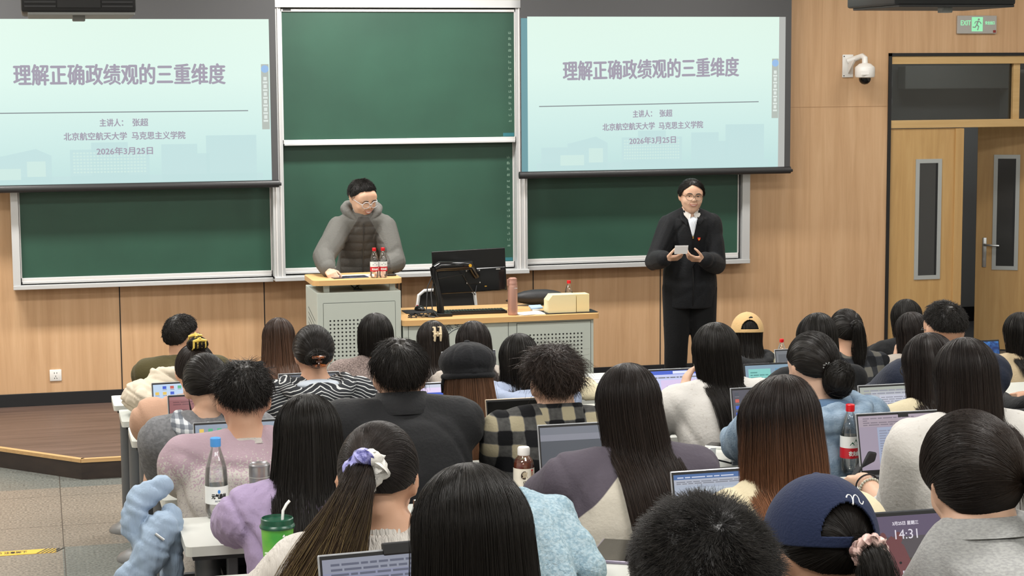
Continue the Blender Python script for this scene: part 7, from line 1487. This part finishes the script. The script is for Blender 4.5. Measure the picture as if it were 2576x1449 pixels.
q = MB(); c1 = onr(0.014, 0.03, r*1.02); q.tube([(c1[0]-0.003, c1[1], 0.02), (c1[0], c1[1], 0.03), (c1[0]+0.003, c1[1], 0.045)], 0.0006); [q.ell((c1[0]+a, c1[1], 0.03+b), (0.0022, 0.0006, 0.003)) for a, b in ((-0.003, 0), (0.004, 0.005), (0.0, 0.01), (0.005, -0.002), (-0.004, 0.007), (0.003, 0.016))]; q.build('label_sprig', mat('sprig_red', '9c4a34', 0.6), t)
# red-capped bottle by the white sweatshirt, and the one far off
p = dpt(2143, 1190, 5); red_bottle('water bottle with red cap standing before the pink laptop document', (p[0], p[1]+0.02, dz(5)), 0.225, rz=0.25)
p = dpt(1966, 905, 0); red_bottle('small red-capped water bottle beside the khaki jacket', (at(1966, 905, 10.6)[0], 10.6, dz(0)), 0.2, simple=True)
# black pouch with a loop
p = dpt(2150, 1203, 5); t = thing('fabric_pouch', 'black drawstring pouch leaning on the red-capped bottle', 'pouch', (p[0]+0.01, p[1]-0.03, dz(5)), 0.1)
q = MB(); q.prism([(-0.045, 0.0), (0.03, 0.0), (0.05, 0.088), (0.022, 0.094)], -0.014, 0.014); o = q.build('pouch_body', M_BAG, t); bm = o.modifiers.new('soft', 'BEVEL'); bm.width = 0.006; bm.segments = 3
MB().tube([(0.048, 0, 0.09), (0.06, 0, 0.1), (0.075, 0, 0.095), (0.08, 0, 0.078), (0.07, 0, 0.066), (0.055, 0, 0.07), (0.048, 0, 0.085)], 0.0015).build('loop', M_BLACK, t, smooth=True); MB().tube([(0.048, 0, 0.08), (0.055, -0.005, 0.05), (0.07, -0.01, 0.012), (0.1, -0.02, 0.006), (0.13, -0.03, 0.005)], 0.0018).build('cord', M_BLACK, t, smooth=True)
# bubble tea cup
p = dpt(700, 1408, 6); cy_ = 4.42; p = at(699, 1395, cy_); t = thing('drink_cup', 'green paper drink cup with dark green lid and straw', 'cup', (p[0], cy_, dz(6)), 0.15); M_CUPG = mat('cup_green', '3e9a3a', 0.4, noise=('8cc54a', 6, (1, 1, 1), 0.4, 0.65)); M_LIDG = mat('lid_green', '0f4a35', 0.3)
hc = max(0.085, min(0.14, at(699, 1322, cy_)[2]-dz(6)))
MB().lathe([(0, 0.0), (0.031, 0.0), (0.032, 0.003), (0.039, hc), (0.0, hc)], seg=32).build('cup_body', M_CUPG, t, smooth=True)
MB().lathe([(0.042, hc-0.004), (0.043, hc), (0.041, hc+0.004), (0.039, hc+0.006), (0.039, hc+0.018), (0.0365, hc+0.02), (0.035, hc+0.014), (0, hc+0.013)], seg=32).build('lid', M_LIDG, t, smooth=True)
MB().tube([(0.012, 0, hc), (0.015, 0, hc+0.035), (0.024, 0, hc+0.05), (0.032, 0, hc+0.058)], 0.0035, 10).build('straw', M_LABW, t, smooth=True)
text('Meco', 0.013, (0.012, -0.0385, hc*0.85), M_LABW, t, 'cup_lettering', bold=0.0006, bend=0.039); MB().prism([(0.005, hc*0.35), (0.022, hc*0.35), (0.022, hc*0.6), (0.0135, hc*0.7), (0.005, hc*0.6)], -0.0368, -0.0355).build('cup_emblem', mat('emblem_lime', 'a6d27c', 0.5), t)
q = MB(); rr_ = random.Random(2)
for i in range(9): q.box(-0.028, -0.008-rr_.uniform(0, 0.006), -0.0362+0.001*i*0, -0.033, hc*0.2+i*0.006, hc*0.2+i*0.006+0.003, R=Matrix.Rotation(-0.35, 3, 'Z'), piv=(0, 0, 0))
q.build('cup_small_print', mat('print_pale', 'd6e6cf', 0.5), t)
# purple earbud case, phones, tablet, papers, cable
p = dpt(407, 1135, 3); t = thing('earbud_case', 'lilac earbud case on the white desk end', 'case', (p[0], p[1], dz(3)), 0.2); M_LIL = mat('lilac_gloss', 'b7aade', 0.25)
q = MB(); q.box(-0.022, 0.03, -0.02, 0.025, 0, 0.026, bev=0.011, seg=4); q.build('shell', M_LIL, t, smooth=True); MB().box(-0.0225, 0.0305, -0.0205, 0.0255, 0.016, 0.0168).build('seam', mat('lilac_seam', '8f83b5', 0.5), t)
def phone(label, px, py, k, rz, w=0.072, l=0.15, th=0.008, body=M_LABW):
    p = dpt(px, py, k); t = thing('smartphone', label, 'phone', (p[0], p[1], dz(k)), rz)
    MB().box(-w/2, w/2, -l/2, l/2, 0, th, bev=0.003).build('frame', body, t, smooth=True); MB().box(-w/2+0.003, w/2-0.003, -l/2+0.003, l/2-0.003, th-0.0002, th+0.0006).build('screen', mat('phone_glass', '0a0a0c', 0.08), t); return t
phone('white-edged phone lying black screen up beyond the copper-tipped hair', 1830, 1127, 4, 0.9, 0.075, 0.155, 0.011)
phone('phone lying beside the wrist with the bracelet', 2205, 1207, 5, 0.6, body=M_SPACE)
p = dpt(1540, 1394, 6); t = thing('tablet', 'grey tablet lying face up beside the blue coat', 'tablet', (p[0]+0.03, p[1], dz(6)), -0.5)
MB().box(-0.075, 0.075, -0.11, 0.11, 0, 0.008, bev=0.003).build('frame', mat('tablet_mauve', '8f8798', 0.35, 0.3), t, smooth=True); MB().box(-0.07, 0.07, -0.105, 0.105, 0.0078, 0.0087).build('screen', MATS['phone_glass'], t)
p = dpt(1778, 1160, 4); t = thing('charger_card', 'white card envelope beside a charging cable', 'envelope', (p[0]-0.02, p[1]-0.02, dz(4)), 0.2); MB().prism([(-0.05, 0), (0.05, 0), (0.05, 0.05), (0.03, 0.052), (-0.045, 0.02)], -0.004, 0.004).build('card', mat('card_white', 'f0eff0', 0.6), t)
p = dpt(1800, 1166, 4); t = thing('charging_cable', 'black charging cable arching over the desk to its plug', 'cable', (p[0], p[1]-0.02, dz(4))); MB().tube([(-0.10, -0.03, 0.005), (-0.07, -0.03, 0.022), (-0.02, -0.028, 0.026), (0.04, -0.025, 0.008), (0.1, 0.0, 0.006)], 0.0032, 8).build('cord', M_BLACK, t, smooth=True); MB().box(0.045, 0.085, -0.035, -0.01, 0.0, 0.016, bev=0.003).build('plug', mat('clear_plug', '6a6f74', 0.2), t)
p = dpt(1492, 967, 0); t = thing('paper_sheet', 'printed sheet lying alone on the front desk', 'paper', (at(1492, 967, 10.62)[0], 10.62, dz(0)), -0.15); MB().box(-0.1, 0.1, -0.06, 0.06, 0, 0.0015).build('sheet', mat('paper_white', 'eceae6', 0.8), t); MB().box(-0.03, 0.09, -0.02, -0.012, 0.0015, 0.0022).build('printed_line', TXD, t)
# canvas tote
p = dpt(1500, 1012, 2); t = thing('tote_bag', 'cream canvas tote bag slumped beside the pale blue hooded top', 'tote bag', (p[0]-0.03, p[1]+0.05, dz(2))); v = Vol(); v.chain([(-0.1, 0.05, 0.10), (0.0, 0.0, 0.05), (0.10, -0.05, 0.035)], [0.05, 0.045, 0.032]); v.ell((-0.03, 0.02, 0.06), (0.09, 0.06, 0.05)); me = v.fuse(0.009, 5); V = getv(me); V += normals(me)*(0.007*fbm(V, 26, 3))[:, None]; V[:, 2] = np.maximum(V[:, 2], 0.001); setv(me, V); place_mesh(me, 'bag_body', cloth('canvas_cream', 'ddd2b4', bump=(0.3, 150, (1, 1, 1))), t)
o = text('Good', 0.03, (-0.01, -0.036, 0.085), M_KEY, t, 'bag_lettering', bold=0.0006); o.rotation_euler = (PI/2-0.6, 0.5, 0.2)
# ------------------------------------------------------------------ coats
def coat(name, label, loc, parts, m, vox, folds, cat='coat', floor=True, pname='coat_body', sub=None, quilt=0):
    t = thing(name, label, cat, loc); v = Vol()
    for kind, a, r in parts:
        if kind == 'e': v.ell(a, r, 18, 12)
        else: v.chain(a, r)
    me = v.fuse(vox, 6); V = getv(me); N = normals(me); d = folds*(0.6*fbm(V, 16, 5)+0.55*np.abs(fbm(V*np.array([1, 1, 1.6]), 30, 9))-0.3)
    if quilt: d = d-quilt*np.exp(-(np.abs(np.sin((V[:, 2]*1.0+V[:, 0]*0.55)*PI/0.085))/0.22)**2)
    V = V+N*d[:, None]
    if floor: V[:, 2] = np.maximum(V[:, 2], 0.0015)
    setv(me, V); place_mesh(me, pname, m, t); return t
# white puffer on the second desk
p = at(365, 1055, rowY(1)-0.2)
C_PUFF = cloth('ivory_puffer', 'c4b9a6', 0.7, bump=(0.15, 60, (1, 1, 1)))
t = coat('puffer_coat', 'ivory puffer coat heaped on the desk behind the man in olive', (p[0]+0.02, rowY(1)-0.2, dz(1)), [('e', (-0.01, 0.02, 0.09), (0.135, 0.14, 0.095)), ('e', (0.07, 0.06, 0.13), (0.10, 0.1, 0.085)), ('c', [(-0.04, -0.1, 0.10), (0.02, -0.13, 0.045), (0.09, -0.10, 0.03)], [0.05, 0.05, 0.035]), ('c', [(0.04, 0.05, 0.2), (0.15, 0.04, 0.2), (0.22, 0.02, 0.16)], [0.035, 0.04, 0.035])], C_PUFF, 0.008, 0.009, quilt=0.010)
# pale blue down jacket hanging at the aisle
C_SKY = cloth('pale_blue_down', '98acc2', 0.6, bump=(0.35, 130, (1, 1, 0.12)))
Yc = 5.42; pc = at(366, 1352, Yc)
t = coat('down_jacket', 'pale blue down jacket hanging into the aisle below the pink sweater', (pc[0], Yc, pc[2]), [('c', [(0.056, 0.05, 0.146), (0.0, 0.03, 0.122), (-0.035, 0.01, 0.075), (-0.045, 0.0, 0.02), (-0.03, 0.0, -0.008)], [0.03, 0.04, 0.042, 0.036, 0.026]), ('c', [(0.045, -0.03, 0.036), (0.0, -0.05, -0.045), (-0.042, -0.06, -0.115), (-0.07, -0.06, -0.18)], [0.046, 0.056, 0.06, 0.055]), ('e', (0.075, 0.02, -0.05), (0.04, 0.05, 0.14))], C_SKY, 0.007, 0.010, 'jacket', False, quilt=0.004)
q = MB(); q.tube([(0.025, -0.085, 0.03), (0.05, -0.09, 0.01)], 0.004); q.build('zip_pull', M_PORT, t)
t.scale = (0.95,)*3
# pale blue boucle coat on the seventh desk
C_BOUC = cloth('blue_boucle', '8ba6b5', 0.95, bump=(0.6, 110, (1, 1, 1)), noise=('a9bfca', 120, (1, 1, 1), 0.4, 0.6))
p = at(1400, 1420, rowY(6)-0.2)
t = coat('boucle_coat', 'pale blue boucle coat draped on the desk beside the long black hair', (p[0]-0.01, rowY(6)-0.2, dz(6)), [('c', [(-0.06, 0.06, 0.17), (0.0, 0.0, 0.12), (0.045, -0.04, 0.06), (0.07, -0.08, 0.03)], [0.035, 0.05, 0.055, 0.04]), ('e', (-0.02, 0.02, 0.07), (0.075, 0.1, 0.085)), ('c', [(-0.05, -0.02, 0.14), (-0.02, -0.09, 0.05), (-0.01, -0.13, 0.0)], [0.04, 0.045, 0.04]), ('c', [(-0.03, 0.08, 0.16), (0.03, 0.06, 0.14), (0.05, 0.03, 0.08)], [0.03, 0.04, 0.035])], C_BOUC, 0.006, 0.005)
v = Vol(); v.chain([(0.05, 0.06, 0.09), (0.075, 0.02, 0.07), (0.095, -0.02, 0.03)], [0.022, 0.024, 0.018]); place_mesh(v.fuse(0.006, 4), 'lining', cloth('periwinkle_lining', 'b9c3e6', 0.5), t)
# backpack below the desks
p = at(600, 1400, 5.0); t = thing('backpack', 'dark patterned backpack on the floor under the desk with the flask', 'backpack', (p[0]-0.02, 4.95, 0.5)); 
v = Vol(); v.ell((0, 0, 0.2), (0.15, 0.09, 0.2), 20, 14); v.ell((0, -0.06, 0.14), (0.11, 0.06, 0.12), 18, 12); me = v.fuse(0.012, 3); V = getv(me); V[:, 2] = np.maximum(V[:, 2], 0.001); setv(me, V); place_mesh(me, 'bag_body', M_BAG, t)
MB().tube([(-0.04, 0, 0.39), (-0.03, 0, 0.43), (0.03, 0, 0.43), (0.04, 0, 0.39)], 0.008).build('grab_handle', M_BLACK, t, smooth=True)
bpy.data.scenes.remove(TMP)
